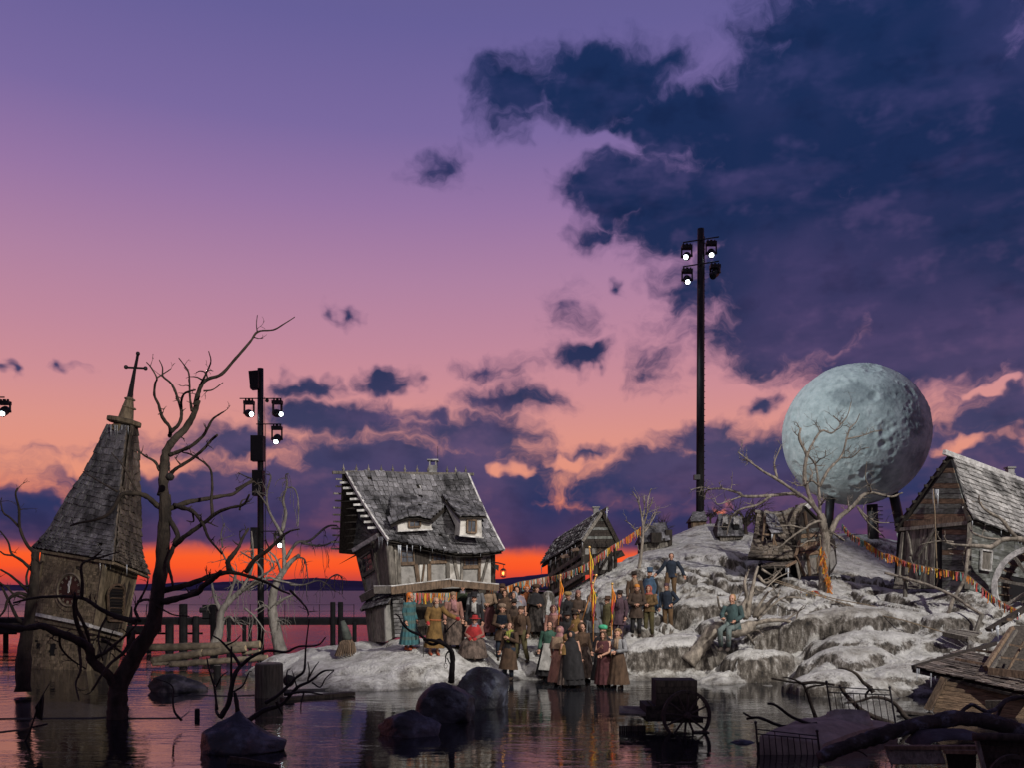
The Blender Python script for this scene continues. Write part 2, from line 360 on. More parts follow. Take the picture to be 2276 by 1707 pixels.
for a in [(595,1463,29),(662,1449,29.5),(753,1437,30),(630,1480,28.6),(575,1482,29.2),(700,1470,28)]: p = P('S', *a); CP.append((p.x, p.y, p.z))
for a in [('Y3',320,655,43),('Y3',575,615,43),('Y4',712,1252,29.2),('Y4',900,1305,29.3),('Y3',900,1125,33.4),('Y3',1200,1130,33.4),('Z8',1160,898,33.6),('Z8',1185,725,40.8),('Z8',1465,655,40.8),('Y2',1138,1560,44.4)]: p = P(*a); CP.append((p.x, p.y, p.z))
for x, Y, z in [(-11,27,-.7),(-10,30,-.7),(-9,33,-.7),(-7.8,36,-.7),(-5,38,-.6),(-1,38.5,-.4),(-.2,36.5,.2),(.9,35.6,1.2),(1.5,37,2.1),(1.7,39,2.1),(3,36,2.75),(3.3,38.5,3.1),(1.5,42,.6),(3.2,41,2.6),(-14,25,-.8),(-14,34,-.8),(-14,45,-.8),(-6,45,-.8),(0,45,-.6),(3.5,47,.3),(6,52,1),(12,53,3),(18,53,3),(26,52,3),(26,40,3),(27,30,1.5),(27,24,.2),(26,20,-.8),(18,19,-.8),(10,21,-.8),(0,21,-.8),(-10,20,-.8),(-15,20,-.8)]: CP.append((x, Y, z))
CP = np.array(CP)
def tps_fit(pts):
    n = len(pts); d = np.hypot(pts[:,None,0]-pts[None,:,0], pts[:,None,1]-pts[None,:,1]); K = d*d*np.log(d+1e-9)+np.eye(n)*.4
    Pm = np.c_[np.ones(n), pts[:,:2]]; A = np.block([[K, Pm], [Pm.T, np.zeros((3,3))]])
    return np.linalg.solve(A, np.r_[pts[:,2], 0, 0, 0])
TW = tps_fit(CP)
def ground0(x, y):
    x = np.atleast_1d(x).astype(float); y = np.atleast_1d(y).astype(float); out = np.zeros_like(x)
    for i0 in range(0, len(x), 4000):
        xx = x[i0:i0+4000]; yy = y[i0:i0+4000]; d = np.hypot(xx[:,None]-CP[None,:,0], yy[:,None]-CP[None,:,1])
        out[i0:i0+4000] = (d*d*np.log(d+1e-9))@TW[:-3]+TW[-3]+TW[-2]*xx+TW[-1]*yy
    return out
def ground(x, y):
    z = ground0(x, y)
    wx = x+1.3*(fbm(x*.35+3, y*.35, 3)-.5)*2; wy = y+1.3*(fbm(x*.35+40, y*.35+7, 3)-.5)*2
    rough = (np.clip((wx-0.2)/5, 0, 1)*.7+.3)*np.clip((41-wy)/6, .22, 1)
    # billowed boulders under the snow
    b = 1-np.abs(fbm(wx*.42, wy*.55+20, 3)*2-1)*2.0
    b2 = 1-np.abs(fbm(wx*1.1+31, wy*1.3+5, 2)*2-1)*2.0
    z = z+rough*(.42*(b-.55)+.16*(b2-.5))+.07*(fbm(wx*1.9, wy*1.9, 4)-.5)
    # broken ledges
    msk = np.clip((fbm(wx*.33+70, wy*.4+11, 3)-.47)/.12, 0, 1)
    st = 1.0; q = z/st+6.5*(fbm(wx*.24+9, wy*.24, 3)-.5); fr = q-np.floor(q); s = np.clip((fr-.45)/.34, 0, 1); s = s*s*(3-2*s)
    led = (np.floor(q)+s)*st-q*st
    z = z+led*msk*np.clip(rough-.1, 0, 1)*np.clip((z+.1)/.5, 0, 1)
    # rounded outcrops: view x, distance, half widths, view y of the top, drop of the sides
    for (vx, Y, rx, ry, vy, drop) in ((1320,34.4,2.1,1.1,1250,.9),(1450,28.2,1.7,1.0,1372,1.1),(1870,28.8,2.7,1.3,1312,1.0),(2050,28.0,1.2,.9,1322,.9),(1640,27.0,1.1,.8,1404,.8),(1850,25.8,1.8,1.0,1398,.9),(1800,23.8,1.4,.85,1450,.6),(1955,23.9,1.3,.9,1440,.7),(1550,32.2,1.5,.8,1288,.8),(1610,30.4,1.6,.75,1330,.8),(1910,27.0,2.1,.9,1364,.8),(1700,29.0,1.3,.8,1338,.8),(1540,39,2.2,1.2,1192,.9),(760,26.0,1.3,.8,1452,.4),(850,26.4,1.2,.7,1432,.35)):
        cx = (vx-1106)/1944*Y; top = EYE+(1275-vy)/1944*Y
        dx = (wx*.45+x*.55-cx)/rx; dy = (wy*.45+y*.55-Y)/ry; d = np.sqrt(dx*dx+dy*dy)*(1+.35*(fbm(x*.9+vx, y*.9, 3)-.5)*2)
        zd = top-drop*(1-np.sqrt(np.clip(1-d**2.6, 0, 1)))+.16*(fbm(x*1.5+vx, y*1.5, 3)-.5)
        z = np.where(d < 1, np.maximum(z, zd), z)
    return z
def gz(x, y): return float(ground(np.array([x]), np.array([y]))[0])
def terrain():
    xs = np.arange(-13.5, 27, .085); ys = np.arange(21, 52.5, .1); gx, gy = np.meshgrid(xs, ys)
    z = ground(gx.ravel(), gy.ravel()).reshape(gx.shape)
    # lumps push out sideways where steep, so that ledges overhang a little
    dzy, dzx = np.gradient(z, .1, .085); k = .16*fbm(gx*1.1, gy*1.1+z*2, 3); sl = np.sqrt(1+dzx**2+dzy**2)
    px = gx-dzx/sl*k; py = gy-dzy/sl*k
    z = np.maximum(z, -.9); n, m = gx.shape
    verts = np.c_[px.ravel(), py.ravel(), z.ravel()]
    i = np.arange(n*m).reshape(n, m); q = np.stack([i[:-1,:-1], i[:-1,1:], i[1:,1:], i[1:,:-1]], -1).reshape(-1, 4)
    keep = z.ravel()[q].max(1) > -.55; q = q[keep]
    me = bpy.data.meshes.new('snowy_island'); me.vertices.add(len(verts)); me.vertices.foreach_set('co', verts.ravel())
    me.loops.add(q.size); me.loops.foreach_set('vertex_index', q.ravel()); me.polygons.add(len(q)); me.polygons.foreach_set('loop_start', np.arange(0, q.size, 4)); me.update(calc_edges=True)
    me.shade_smooth(); me.materials.append(SNOW); o = bpy.data.objects.new('snowy_island', me); COL.objects.link(o); o['kind'] = 'structure'
terrain()
# ---------------------------------------------------------------- shared materials
BARK_D = mat('dark_bark', (.028,.021,.016), .85, .5, 6, (1,1,.35), .8, 18, dirt=((.07,.055,.042), 2.5, .5))
BARK_B = mat('black_wet_bark', (.014,.012,.011), .7, .5, 6, (1,1,.35), .8, 18)
BARK_P = mat('pale_bark', (.20,.172,.14), .85, .5, 7, (1,1,.35), 1.0, 16, dirt=((.06,.048,.036), 3.5, .8))
BARK_W = mat('frosted_bark', (.17,.155,.138), .85, .35, 7, (1,1,.3), .7, 20, dirt=((.10,.085,.07), 3, .5))
# ---------------------------------------------------------------- bare trees
class Tree:
    def __init__(s, name, label, base, m, cat='tree', group=None, seed=1, sway=.35):
        s.t = thing(name, label, cat, base, group); s.m = m; s.pts = []; s.rg = random.Random(seed); s.Y = base[1]; s.sway = sway
    def near(s, p):
        best = None; bd = 1e9
        for q, r in s.pts:
            d = (q.x/q.y-p.x/p.y)**2+(q.z/q.y-p.z/p.y)**2
            if d < bd: bd = d; best = q
        return best
    def limb(s, z, pts, d0, d1, dy=None, name='branch', twigs=0, tl=.5, droop=0, n=7, part=True, knob=.10):
        rg = s.rg; Y = s.Y
        if s.pts:
            q = s.near(P(z, pts[0][0], pts[0][1], s.Y)); Y = q.y
        if dy is None: dy = rg.uniform(-1, 1)*s.sway*len(pts)**.5
        w = []
        for i, (x, y) in enumerate(pts):
            t = i/max(1, len(pts)-1); w.append(P(z, x, y, Y+dy*t+(rg.uniform(-.06, .06) if 0 < i else 0)))
        c = curve(w, 5); m = len(c)
        rad = [max((d0+(d1-d0)*(i/(m-1))**.85)/2/2000*Y, .004)*(1+rg.uniform(-.07, .07)) for i in range(m)]
        mb = MB(); mb.tube(c, rad, n, seed=rg.random(), knob=knob)
        s.pts += list(zip(c, rad))
        for k in range(twigs):
            i = rg.randrange(max(1, int(m*.2)), m); s.twig(mb, c[i], (c[min(i+1, m-1)]-c[max(i-1, 0)]).normalized(), min(rad[i]*.6, .022), tl*rg.uniform(.5, 1.2), droop, 1)
        return mb.build(name, s.m, s.t, smooth=True)
    def twig(s, mb, p, d, r, L, droop, depth):
        rg = s.rg; side = Vector((rg.uniform(-1,1), rg.uniform(-1,1), rg.uniform(-1,1)))
        d = (d*.55+side.normalized()*.9+Vector((0,0,.25-droop))).normalized(); pts = [p]; n = 5
        for i in range(n):
            d = (d+Vector((rg.uniform(-1,1), rg.uniform(-1,1), rg.uniform(-1,1)-droop*1.6))*.33).normalized(); pts.append(pts[-1]+d*L/n)
        mb.tube(pts, [max(.004, r*(1-.75*i/n)) for i in range(n+1)], 4, seed=rg.random(), knob=.1)
        if depth > 0:
            for k in range(2):
                if rg.random() < .7: s.twig(mb, pts[rg.randrange(2, n)], d, r*.6, L*.55, droop, depth-1)
    def vines(s, n, L, name='hanging_vine', r=.008, pick=None):
        for k in range(n):
            cand = [q for q, rr in s.pts if pick is None or pick(q)]
            p = s.rg.choice(cand); l = L*s.rg.uniform(.4, 1.1); a = []; x = 0
            for i in range(7):
                a.append(p+Vector((x, 0, -l*i/6))); x += s.rg.uniform(-.06, .06)*l
            MB().tube(a, r, 4).build(name, s.m, s.t, smooth=True)

def trees():
    Y = 18.8
    b = P('Z2', 712, 1400, Y); b.z = -.3
    T = Tree('bare_tree', 'tall black bare tree standing in the water, forked near its base, with a pulley block', b, BARK_D, seed=3, sway=.45)
    T.limb('Z2', [(705,1460),(712,1390),(716,1300),(718,1190),(760,1090),(850,930),(930,800),(950,640),(985,400),(1000,150),(1002,0)], 50, 24, .6, 'trunk', n=12)
    T.limb('Z1', [(1335,1480),(1340,1330),(1345,1220),(1370,1100),(1440,1010),(1520,930),(1590,810),(1622,700)], 24, 11, .2, n=9, twigs=5, tl=.25)
    T.limb('V', [(421,876),(428,850),(436,830),(450,818),(478,808),(508,775),(540,738),(557,716),(590,712),(612,700),(637,684)], 11, 2, -.4, twigs=2, tl=.4)
    for z, p, a, c in [('V',[(556,718),(554,700),(556,680)],3,1.5),('V',[(440,845),(460,842),(482,826)],4,2),('Z3',[(150,350),(180,290),(215,215),(228,165),(212,100)],5,2),('Z3',[(205,310),(190,260),(150,245),(120,257)],4,2),('Z3',[(185,262),(215,240),(245,245)],3,1.5),
        ('Z1',[(1390,1000),(1395,930),(1330,840),(1300,740),(1265,660),(1272,560),(1285,515),(1240,430),(1200,385)],9,2),('Z1',[(1285,515),(1330,485),(1400,440)],4,2),
        ('Z1',[(1400,960),(1470,890),(1485,790),(1440,640),(1400,560),(1335,500),(1332,430),(1305,365)],9,2),('Z1',[(1485,770),(1490,690),(1520,640),(1600,615)],6,4),('Z1',[(1572,790),(1555,660),(1548,480),(1510,410),(1465,350)],6,2),
        ('Z1',[(1390,1150),(1470,1120),(1560,1080),(1659,1000),(1700,930),(1740,860),(1800,815),(1834,795)],10,3),('Z1',[(1365,1340),(1440,1265),(1560,1190),(1659,1110),(1730,1030),(1780,985)],9,5),
        ('Z1',[(1310,1280),(1270,1205),(1190,1160),(1115,1100)],8,3),('Z1',[(1310,1580),(1200,1490),(1100,1465),(1000,1475),(940,1570),(880,1640),(790,1680),(640,1710),(580,1730)],13,4),
        ('Z1',[(1130,1465),(1060,1330),(1000,1230),(910,1130)],6,2),('Z1',[(960,1450),(800,1360),(680,1285)],5,2),
        ('Z2',[(1010,95),(1130,50),(1230,30),(1340,10),(1420,-5),(1480,-50),(1540,-80)],13,5),('Z3',[(410,1125),(470,1090),(530,1050),(490,1030),(430,1000)],6,2),
        ('Z3',[(-40,1240),(20,1260),(100,1290),(170,1380),(210,1480),(310,1600)],12,4),('Z3',[(95,1300),(100,1360),(50,1355)],5,2),
        ('Z2',[(1010,130),(1040,170),(1080,250),(1050,330),(1020,420),(1040,500),(1050,555)],15,5),('Z2',[(1060,310),(1130,250),(1230,180),(1320,110),(1400,80),(1480,60),(1515,0)],12,4),
        ('Z3',[(240,1320),(232,1200),(238,1080),(215,960),(90,870),(20,850)],8,3),('Z3',[(440,1275),(455,1210),(500,1190)],5,2),
        ('Z2',[(960,590),(1100,560),(1230,515),(1340,480),(1420,475),(1520,500),(1620,535),(1700,580),(1760,605)],15,4),('Z4',[(360,225),(350,160),(395,100),(430,50),(455,-10),(500,-80)],13,5),('Z4',[(480,240),(540,150),(650,70),(740,-20),(800,-60),(870,-75)],12,3),
        ('Z2',[(970,655),(1090,630),(1200,595),(1230,560),(1300,510),(1345,470)],16,10),('Z2',[(1140,610),(1165,585),(1200,580)],7,3),('Z4',[(800,370),(870,440),(920,500),(935,550)],6,3),
        ('Z2',[(830,775),(700,740),(600,690),(500,630),(350,620),(200,630),(80,660)],13,4),('Z2',[(495,640),(500,540),(495,430),(560,390),(620,340)],9,3),('Z2',[(460,620),(460,690),(500,770),(540,880),(535,960)],11,5),
        ('Z2',[(560,395),(650,370),(735,345)],5,2),('Z2',[(645,750),(605,830),(600,900),(625,1010)],6,3),('Z2',[(850,770),(820,700),(850,640),(890,560),(900,510)],8,3),('Z2',[(840,650),(900,640),(960,680),(1050,730),(1150,740)],7,2),
        ('Z2',[(715,1190),(660,1100),(560,1010),(535,930),(430,870),(330,830),(250,800),(130,815),(0,795),(-90,800)],26,9),('Z2',[(560,1000),(640,960),(700,910),(760,860),(830,790)],9,4),('Z2',[(540,940),(480,820),(450,700),(455,600)],12,6),('Z2',[(360,850),(370,930),(430,1000),(520,1060)],6,3),
        ('Z2',[(480,920),(490,1060),(460,1150),(480,1250)],7,3),('Z2',[(620,880),(700,930),(770,990)],8,4),('Z2',[(820,830),(760,950),(660,1040),(560,1190)],9,5),('Z2',[(615,985),(660,900),(690,820)],4,2)]:
        T.limb(z, p, a, c, twigs=3 if a > 5 else 1, tl=.26, n=8, knob=.15)
    mb = MB(); c = P('Z1', 1392, 1330, 18.9); mb.lathe([(.02,-.09),(.075,-.05),(.085,0),(.075,.05),(.02,.09)], c, 12, Matrix.Rotation(R(90), 3, 'Y')); mb.build('pulley_block', BARK_B, T.t, smooth=True)
    mb = MB()
    for k in range(5): mb.tube([P('Z1', 1385, 1205+k*16, 18.85), P('Z1', 1388, 1222+k*16, 18.85)], .022 if k % 2 else .016, 6)
    mb.build('chain', BARK_B, T.t)
    MB().tube([P('Z1',1386,1370,18.9), P('Z1',1380,1659,18.9), P('Z2',880,740,18.8)], .004, 4).build('cord', BARK_B, T.t)
    # far left tree
    Y = 23; b = P('Z2', 150, 1080, Y); b.z = -.3
    T = Tree('bare_tree', 'crooked dark bare tree in the water at the left edge, beside the leaning tower', b, BARK_D, seed=5)
    T.limb('Z2', [(138,1200),(145,1000),(165,830),(195,640),(212,480),(215,350)], 34, 16, .3, 'trunk', n=10)
    for z, p, a, c in [('Z2',[(215,360),(160,300),(120,200),(115,90),(95,0),(105,-40)],9,3),('Z2',[(120,200),(60,140),(20,110),(5,50),(10,20)],6,2),('Z2',[(110,110),(130,90),(165,88)],3,1.5),('Z2',[(195,460),(130,400),(70,360),(50,290),(0,220)],8,3),('Z2',[(70,370),(30,365),(0,345)],5,3),('Z2',[(200,480),(230,430),(262,405)],7,4),
        ('Z2',[(180,600),(120,540),(60,490),(0,455)],8,4),('Z2',[(180,620),(110,600),(50,640),(30,700),(0,740)],9,4),('Z2',[(185,640),(90,610),(40,560),(0,540)],6,3),('Z2',[(150,790),(105,750),(60,660),(10,560),(-20,520)],9,4),('Z2',[(165,560),(160,500),(175,440),(150,420)],6,3),('Z2',[(150,800),(80,790),(0,800)],9,5)]:
        T.limb(z, p, a, c, twigs=2, tl=.35)
    # boulder tree
    Y = 15.2
    T = Tree('bare_tree', 'small black branching tree growing out behind the pointed boulder in the foreground', (P('Z4',360,1290,Y+.35).x, Y+.35, .05), BARK_B, seed=9, sway=.2)
    T.limb('Z4', [(292,1300),(350,1200),(375,1080),(400,980),(440,920)], 13, 9, .1, 'trunk', n=9)
    for p, a, c in [([(440,920),(530,850),(640,810),(770,820),(860,780),(1000,770),(1060,710)],9,3),([(440,920),(380,830),(300,740),(240,700)],8,3),([(375,1080),(372,950),(375,780)],7,4),([(270,1240),(250,1080),(215,960),(195,860)],6,3),([(280,1280),(265,1250),(262,1200)],7,6),([(265,1070),(300,1000),(350,960)],4,2),([(390,1110),(460,1060),(500,970),(520,960)],5,2),([(340,770),(400,740),(440,700)],4,2)]:
        T.limb('Z4', p, a, c)
    T.limb('Z4', [(425,1300),(410,1180),(400,1120)], 12, 8, .05, 'trunk')
    T = Tree('fallen_branch', 'black forked branch reaching out of the water right of the pointed boulder', (P('Z4',490,1330,15.6).x, 15.6, .02), BARK_B, 'branch', seed=11, sway=.2)
    T.limb('Z4', [(470,1345),(540,1290),(620,1240),(740,1200),(850,1080),(950,1030),(1040,960),(1120,950)], 15, 3, .5, 'branch')
    for p, a, c in [([(620,1190),(720,1130),(840,1010),(900,960),(912,860),(915,790),(940,580)],9,3),([(850,1080),(830,1000),(815,955)],4,2),([(930,1030),(940,960),(930,890)],4,2),([(940,1000),(980,930),(1010,890)],4,2),([(760,1130),(900,1110),(1040,1130)],7,3),([(960,1040),(1020,1075),(1060,1010),(1120,955)],4,2),([(900,1120),(880,1200),(880,1270)],4,2),([(700,1180),(745,1270)],7,4),([(770,1060),(780,960),(800,945)],4,2)]:
        T.limb('Z4', p, a, c)
    # stick by the left tree with hanging bark
    T = Tree('leaning_stick', 'thin black stick with hanging shreds leaning out of the water at the lower left', (P('Z2',135,1560,16).x, 16, -.1), BARK_B, 'branch', seed=4, sway=.1)
    T.limb('Z2', [(130,1600),(137,1540),(180,1440),(230,1290),(260,1220),(300,1150)], 6, 2, .2)
    for k in range(9):
        T.limb('Z2', [(215+k*6,1290-k*9),(222+k*5,1320-k*5),(214+k*5,1350+k*3)], 4, 2, 0, 'bark_shred', n=4)
    T = Tree('water_twig', 'thin black twig poking out of the pink water between tree and bollard', (P('Z2',1100,1365,17.6).x, 17.6, -.05), BARK_B, 'branch', seed=4, sway=.1)
    T.limb('Z2', [(1105,1375),(1060,1320),(1050,1240),(1055,1190),(1030,1150),(950,1120)], 6, 2, .1)
    T.limb('Z2', [(1048,1230),(1080,1225),(1110,1215)], 3, 1.5, .05)
    # boulder-top branch in front of the people
    T = Tree('dead_branch', 'thick black dead branch curving up from behind the pair of dark boulders', (P('Z6',795,1380,19).x, 19, .3), BARK_B, 'branch', seed=14, sway=.15)
    T.limb('Z6', [(790,1420),(798,1300),(808,1150),(790,1040),(730,970),(640,930),(560,910),(480,900)], 15, 6, -.2, n=9)
    for p, a, c in [([(480,900),(400,840),(280,790),(190,700),(150,620),(105,585)],7,3),([(640,930),(560,960),(490,930),(450,895)],8,5),([(690,940),(650,900),(600,910)],6,4),([(715,950),(715,850),(720,760),(690,690)],4,2),([(720,810),(780,740),(860,665)],4,2),([(780,1030),(730,1080),(720,1180)],5,2),([(740,1130),(770,1190),(780,1215)],3,2),([(430,850),(380,790),(360,740)],4,2)]:
        T.limb('Z6', p, a, c)
    mb = MB(); c = P('Z6', 722, 1222, 19.0); mb.tube([c+Vector((.035*math.cos(a), 0, .055*math.sin(a))) for a in np.linspace(0, 6.3, 12)], .006, 5); mb.build('iron_ring', BARK_B, T.t)
    # frosted vine tree behind the logs (two trunks side by side = two trees)
    Y = 33
    T = Tree('frosted_tree', 'white frosted crooked tree with hanging tendrils behind the log pile', (P('Z4',262,760,Y).x, Y, -.2), BARK_W, seed=21, sway=.5)
    T.limb('Z4', [(240,800),(265,730),(290,640),(300,530),(360,450),(440,380),(540,330)], 26, 8, .3, 'trunk', n=9, twigs=5)
    for p, a, c in [([(300,530),(260,440),(240,370),(230,300)],11,4),([(320,500),(380,350),(400,250),(340,160),(290,60)],9,3),([(430,390),(460,330),(420,300),(360,260)],8,3),([(540,330),(640,280),(720,300),(870,330)],8,3),([(520,340),(600,260),(560,170),(440,90)],7,3),([(300,600),(360,560),(400,600),(420,590)],6,3),([(440,385),(560,290),(680,200),(640,100)],7,3),([(470,500),(540,560),(600,640),(620,670)],5,2),([(430,400),(520,220),(530,60),(520,-60)],8,3),([(310,60),(300,-40),(325,-120)],4,2)]:
        T.limb('Z4', p, a, c, twigs=5, tl=.6, droop=.25)
    T.vines(26, 1.5)
    Y = 34
    T = Tree('frosted_tree', 'white frosted tree with thick pale trunk right of the left light mast, draped with vines', (P('Z4',720,800,Y).x, Y, -.1), BARK_W, seed=23, sway=.5)
    T.limb('Z4', [(735,830),(715,740),(690,620),(670,500),(690,350),(740,250),(800,170),(870,110)], 32, 8, .3, 'trunk', n=10, twigs=4)
    for z, p, a, c in [('Z3',[(770,1700),(765,1560),(745,1450),(690,1350),(650,1260),(640,1150),(670,1030),(640,1010)],10,3),('Z3',[(755,1430),(780,1300),(760,1200),(790,1090),(780,1020),(800,1005)],9,2),('Z3',[(785,1110),(840,1115),(870,1190),(875,1330),(870,1400)],4,2),('Z3',[(640,1240),(600,1180),(560,1140)],5,2),('Z3',[(780,1640),(860,1520),(960,1500),(1080,1400),(1160,1390)],8,4),('Z3',[(900,1520),(1040,1540),(1150,1500)],6,3),
        ('Z4',[(690,480),(760,430),(840,400)],9,4),('Z4',[(670,540),(620,480),(540,520)],6,3),('Z4',[(740,260),(700,140),(640,80)],7,3),('Z4',[(830,130),(900,140),(920,200),(930,290)],5,2),('Z4',[(800,330),(900,330),(1000,300),(1060,320),(1130,380)],5,2),('Z4',[(1040,340),(1080,290),(1140,255),(1180,290),(1180,400)],4,2),('Z4',[(690,600),(740,580),(770,590)],5,2)]:
        T.limb(z, p, a, c, twigs=5, tl=.6, droop=.3)
    T.vines(30, 1.6)
    # hill tree (centre)
    bz = P('Z8', 1160, 890, 33.6)
    T = Tree('bare_tree', 'slender pale bare tree on the ledge above the crowd, beside the tiny shingled hut', bz, BARK_P, seed=31, sway=.4)
    T.limb('Z8', [(1155,920),(1165,830),(1188,640),(1200,480),(1190,360),(1170,260),(1140,150),(1085,60)], 9, 2, .3, 'trunk', n=8, twigs=3)
    for p, a, c in [([(1200,430),(1240,300),(1250,160),(1285,30)],5,2),([(1198,340),(1215,230),(1210,110)],4,2),([(1225,330),(1270,230),(1305,125)],3.5,1.5),([(1210,500),(1270,420),(1310,300),(1390,285)],4,2),([(1280,400),(1320,330),(1355,240)],3,1.5),([(1195,580),(1140,520),(1080,430),(1000,370)],4,1.5),([(1190,330),(1160,200),(1160,120)],3,1.5)]:
        T.limb('Z8', p, a, c, twigs=4, tl=.5)
    # moon tree
    Y = 33; b = P('Y3', 1512, 1285, Y)
    T = Tree('bare_tree', 'large pale bare tree with spreading limbs in front of the moon ball', b, BARK_P, seed=41, sway=.6)
    T.limb('Y3', [(1515,1330),(1508,1200),(1505,1050),(1520,820),(1535,640),(1500,450),(1470,330)], 23, 16, .2, 'trunk', n=12, knob=.14)
    for z, p, a, c in [('Y2',[(735,1500),(690,1380),(600,1270),(500,1195),(330,1080),(210,1010),(100,930),(0,850)],15,3),('Y2',[(330,1070),(305,950),(340,850),(365,790)],6,2),('Y2',[(100,930),(60,915),(15,905)],4,2),('Y2',[(660,1340),(600,1220),(560,1060),(570,920),(575,870),(515,740),(527,650)],13,6),('Y2',[(580,880),(620,790),(700,672),(790,690),(860,620),(920,540),(950,430)],8,2),
        ('Y2',[(860,615),(850,590),(800,545)],4,2),('Y2',[(688,690),(670,640),(648,607)],4,2),('Y2',[(690,1400),(685,1250),(672,1100),(650,960),(590,880)],10,4),('Y2',[(690,1130),(760,1000),(870,880),(910,740),(940,650),(990,600),(1020,530)],9,2),('Y2',[(915,740),(1050,710),(1130,680),(1210,665)],5,2),('Y2',[(870,900),(960,890),(1030,830),(1100,810)],4,2),('Y2',[(650,950),(690,910),(730,890),(735,835)],4,2),
        ('Y2',[(765,1560),(830,1420),(960,1310),(1040,1220),(1130,1190),(1280,1225),(1380,1190)],17,4),('Y2',[(1000,1310),(1080,1390),(1180,1440),(1340,1440)],6,2),('Y2',[(1010,1325),(1090,1440),(1170,1510),(1230,1570)],6,2),('Y2',[(1115,1190),(1110,1150),(1070,1070),(1080,930)],5,2),('Y2',[(930,1310),(920,1230)],5,3),('Y2',[(690,1140),(620,1090),(580,1110)],6,4),('Y2',[(590,1130),(500,1130),(455,1105)],5,2),('Y2',[(700,1290),(740,1230)],5,2),('Y2',[(600,1080),(625,1030),(600,970)],5,2),
        ('Y3',[(1230,120),(1150,95),(900,115),(600,125),(540,90),(450,60),(330,35),(200,42),(150,70),(130,160)],11,4),('Y3',[(900,120),(750,220),(560,270),(460,340),(420,430),(390,570)],8,3),('Y3',[(560,125),(430,170),(290,215),(250,150)],5,2),('Y3',[(200,40),(100,20),(-30,50)],4,2),('Y3',[(1500,470),(1460,410),(1330,460),(1290,495),(1120,460),(940,480)],9,3),('Y3',[(1280,500),(1170,570),(1080,640),(1000,705),(870,730)],7,3),
        ('Y3',[(1500,560),(1440,545),(1340,630)],7,3),('Y3',[(1440,560),(1550,640),(1660,720)],6,3),('Y3',[(1520,560),(1620,555),(1750,635)],6,3),('Y3',[(1430,560),(1460,620),(1330,640),(1240,700)],5,3)]:
        T.limb(z, p, a*.8, c*.85, twigs=6, tl=.5, knob=.16)
    # barn-side dead tree
    Y = 28; b = P('Y4', 1250, 930, Y)
    T = Tree('bare_tree', 'grey leafless branches reaching in from the right edge before the water mill', b, BARK_P, seed=45, sway=.3)
    T.limb('Y4', [(1330,960),(1250,860),(1191,835),(1100,820),(1000,835),(920,890),(830,885),(730,880)], 17, 8, .1, 'trunk')
    for p, a, c in [([(730,880),(600,870),(530,850),(480,820),(450,740)],6,2),([(600,850),(520,840),(420,850),(310,875)],4,2),([(1000,830),(900,820),(820,800),(760,770),(735,730)],6,3),([(1130,820),(1070,750),(1000,660),(880,590),(820,520),(815,460)],10,3),([(840,520),(800,515),(755,510)],3,1.5),([(700,890),(690,920),(650,960),(560,945)],4,2),([(690,940),(675,1000),(690,1050)],3,1.5),([(600,870),(620,900),(550,910)],4,2),([(540,850),(520,800)],4,2)]:
        T.limb('Y4', p, a, c, twigs=1, tl=.3)
    # dark shrubs on the hill
    for (z, x, y, Yd, lb, sd) in [('Y3',610,560,44,'dark tangled bare shrub on the skyline beside the crooked shingled house',3),('Y3',205,420,46,'small dark bare shrub on the hilltop right of the tall mast hut',4),('Z8',1400,520,43,'thin grey bare shrub behind the tiny hut on the hill',6)]:
        b = P(z, x, y, Yd); T = Tree('bare_shrub', lb, b, BARK_D, 'shrub', seed=sd)
        k = 2.3 if sd == 3 else 1; x0, y0, kk = ZW[z]
        T.limb(z, [(x,y+30),(x-5,y-60*k),(x+8,y-110*k)], 5*k, 2, .1, 'trunk', twigs=8, tl=.7*k)
        for q in range(5 if sd == 3 else 3):
            s = (-1)**q; T.limb(z, [(x,y-40*k-q*8),(x+s*35*k,y-(70+q*12)*k),(x+s*(60+9*q)*k*.8,y-(100-q*14)*k)], 3*k, 1.5, None, twigs=8, tl=.6*k)
    # fallen trunk with roots
    Y = 27.3
    T = Tree('fallen_tree', 'thick split tree trunk lying on the snow with upturned roots, a man seated on it', (P('Y5',900,1000,Y).x, Y, .5), BARK_P, 'fallen tree', seed=51, sway=.35)
    T.limb('Y5', [(810,1030),(880,950),(1000,800),(1080,700),(1170,660),(1300,690),(1400,680),(1500,620)], 34, 26, .5, 'trunk', n=14, knob=.16)
    for p, a, c in [([(1430,560),(1400,440),(1440,330),(1420,180),(1450,60)],12,5),([(1450,540),(1470,380),(1500,240),(1530,100),(1560,0)],13,6),([(1520,540),(1560,440),(1650,300),(1680,270)],10,4),([(1540,540),(1640,430),(1730,340),(1780,310)],11,5),([(1560,560),(1650,480),(1800,350),(1950,330),(2070,350)],7,3),([(1480,620),(1600,590),(1750,575),(1900,590),(2000,650),(2100,750),(2160,780)],13,4),([(1850,590),(1940,520),(2060,440)],5,2),([(1960,600),(1990,490),(2050,420)],4,2),
        ([(1450,550),(1340,500),(1250,490),(1190,470),(1150,430),(1130,320)],10,4),([(1200,470),(1160,520),(1190,550),(1230,500)],7,6),([(1390,520),(1330,440),(1330,380),(1390,260)],6,2),([(1440,720),(1490,790),(1520,840)],9,4),([(1500,690),(1570,690),(1620,740)],5,2),([(1560,100),(1650,180),(1760,90),(1820,20)],8,3),([(1600,30),(1690,85),(1730,100)],6,3),([(1500,200),(1600,260),(1760,130),(1900,60)],5,2)]:
        T.limb('Y5', p, a, c, twigs=2, tl=.35)
trees()
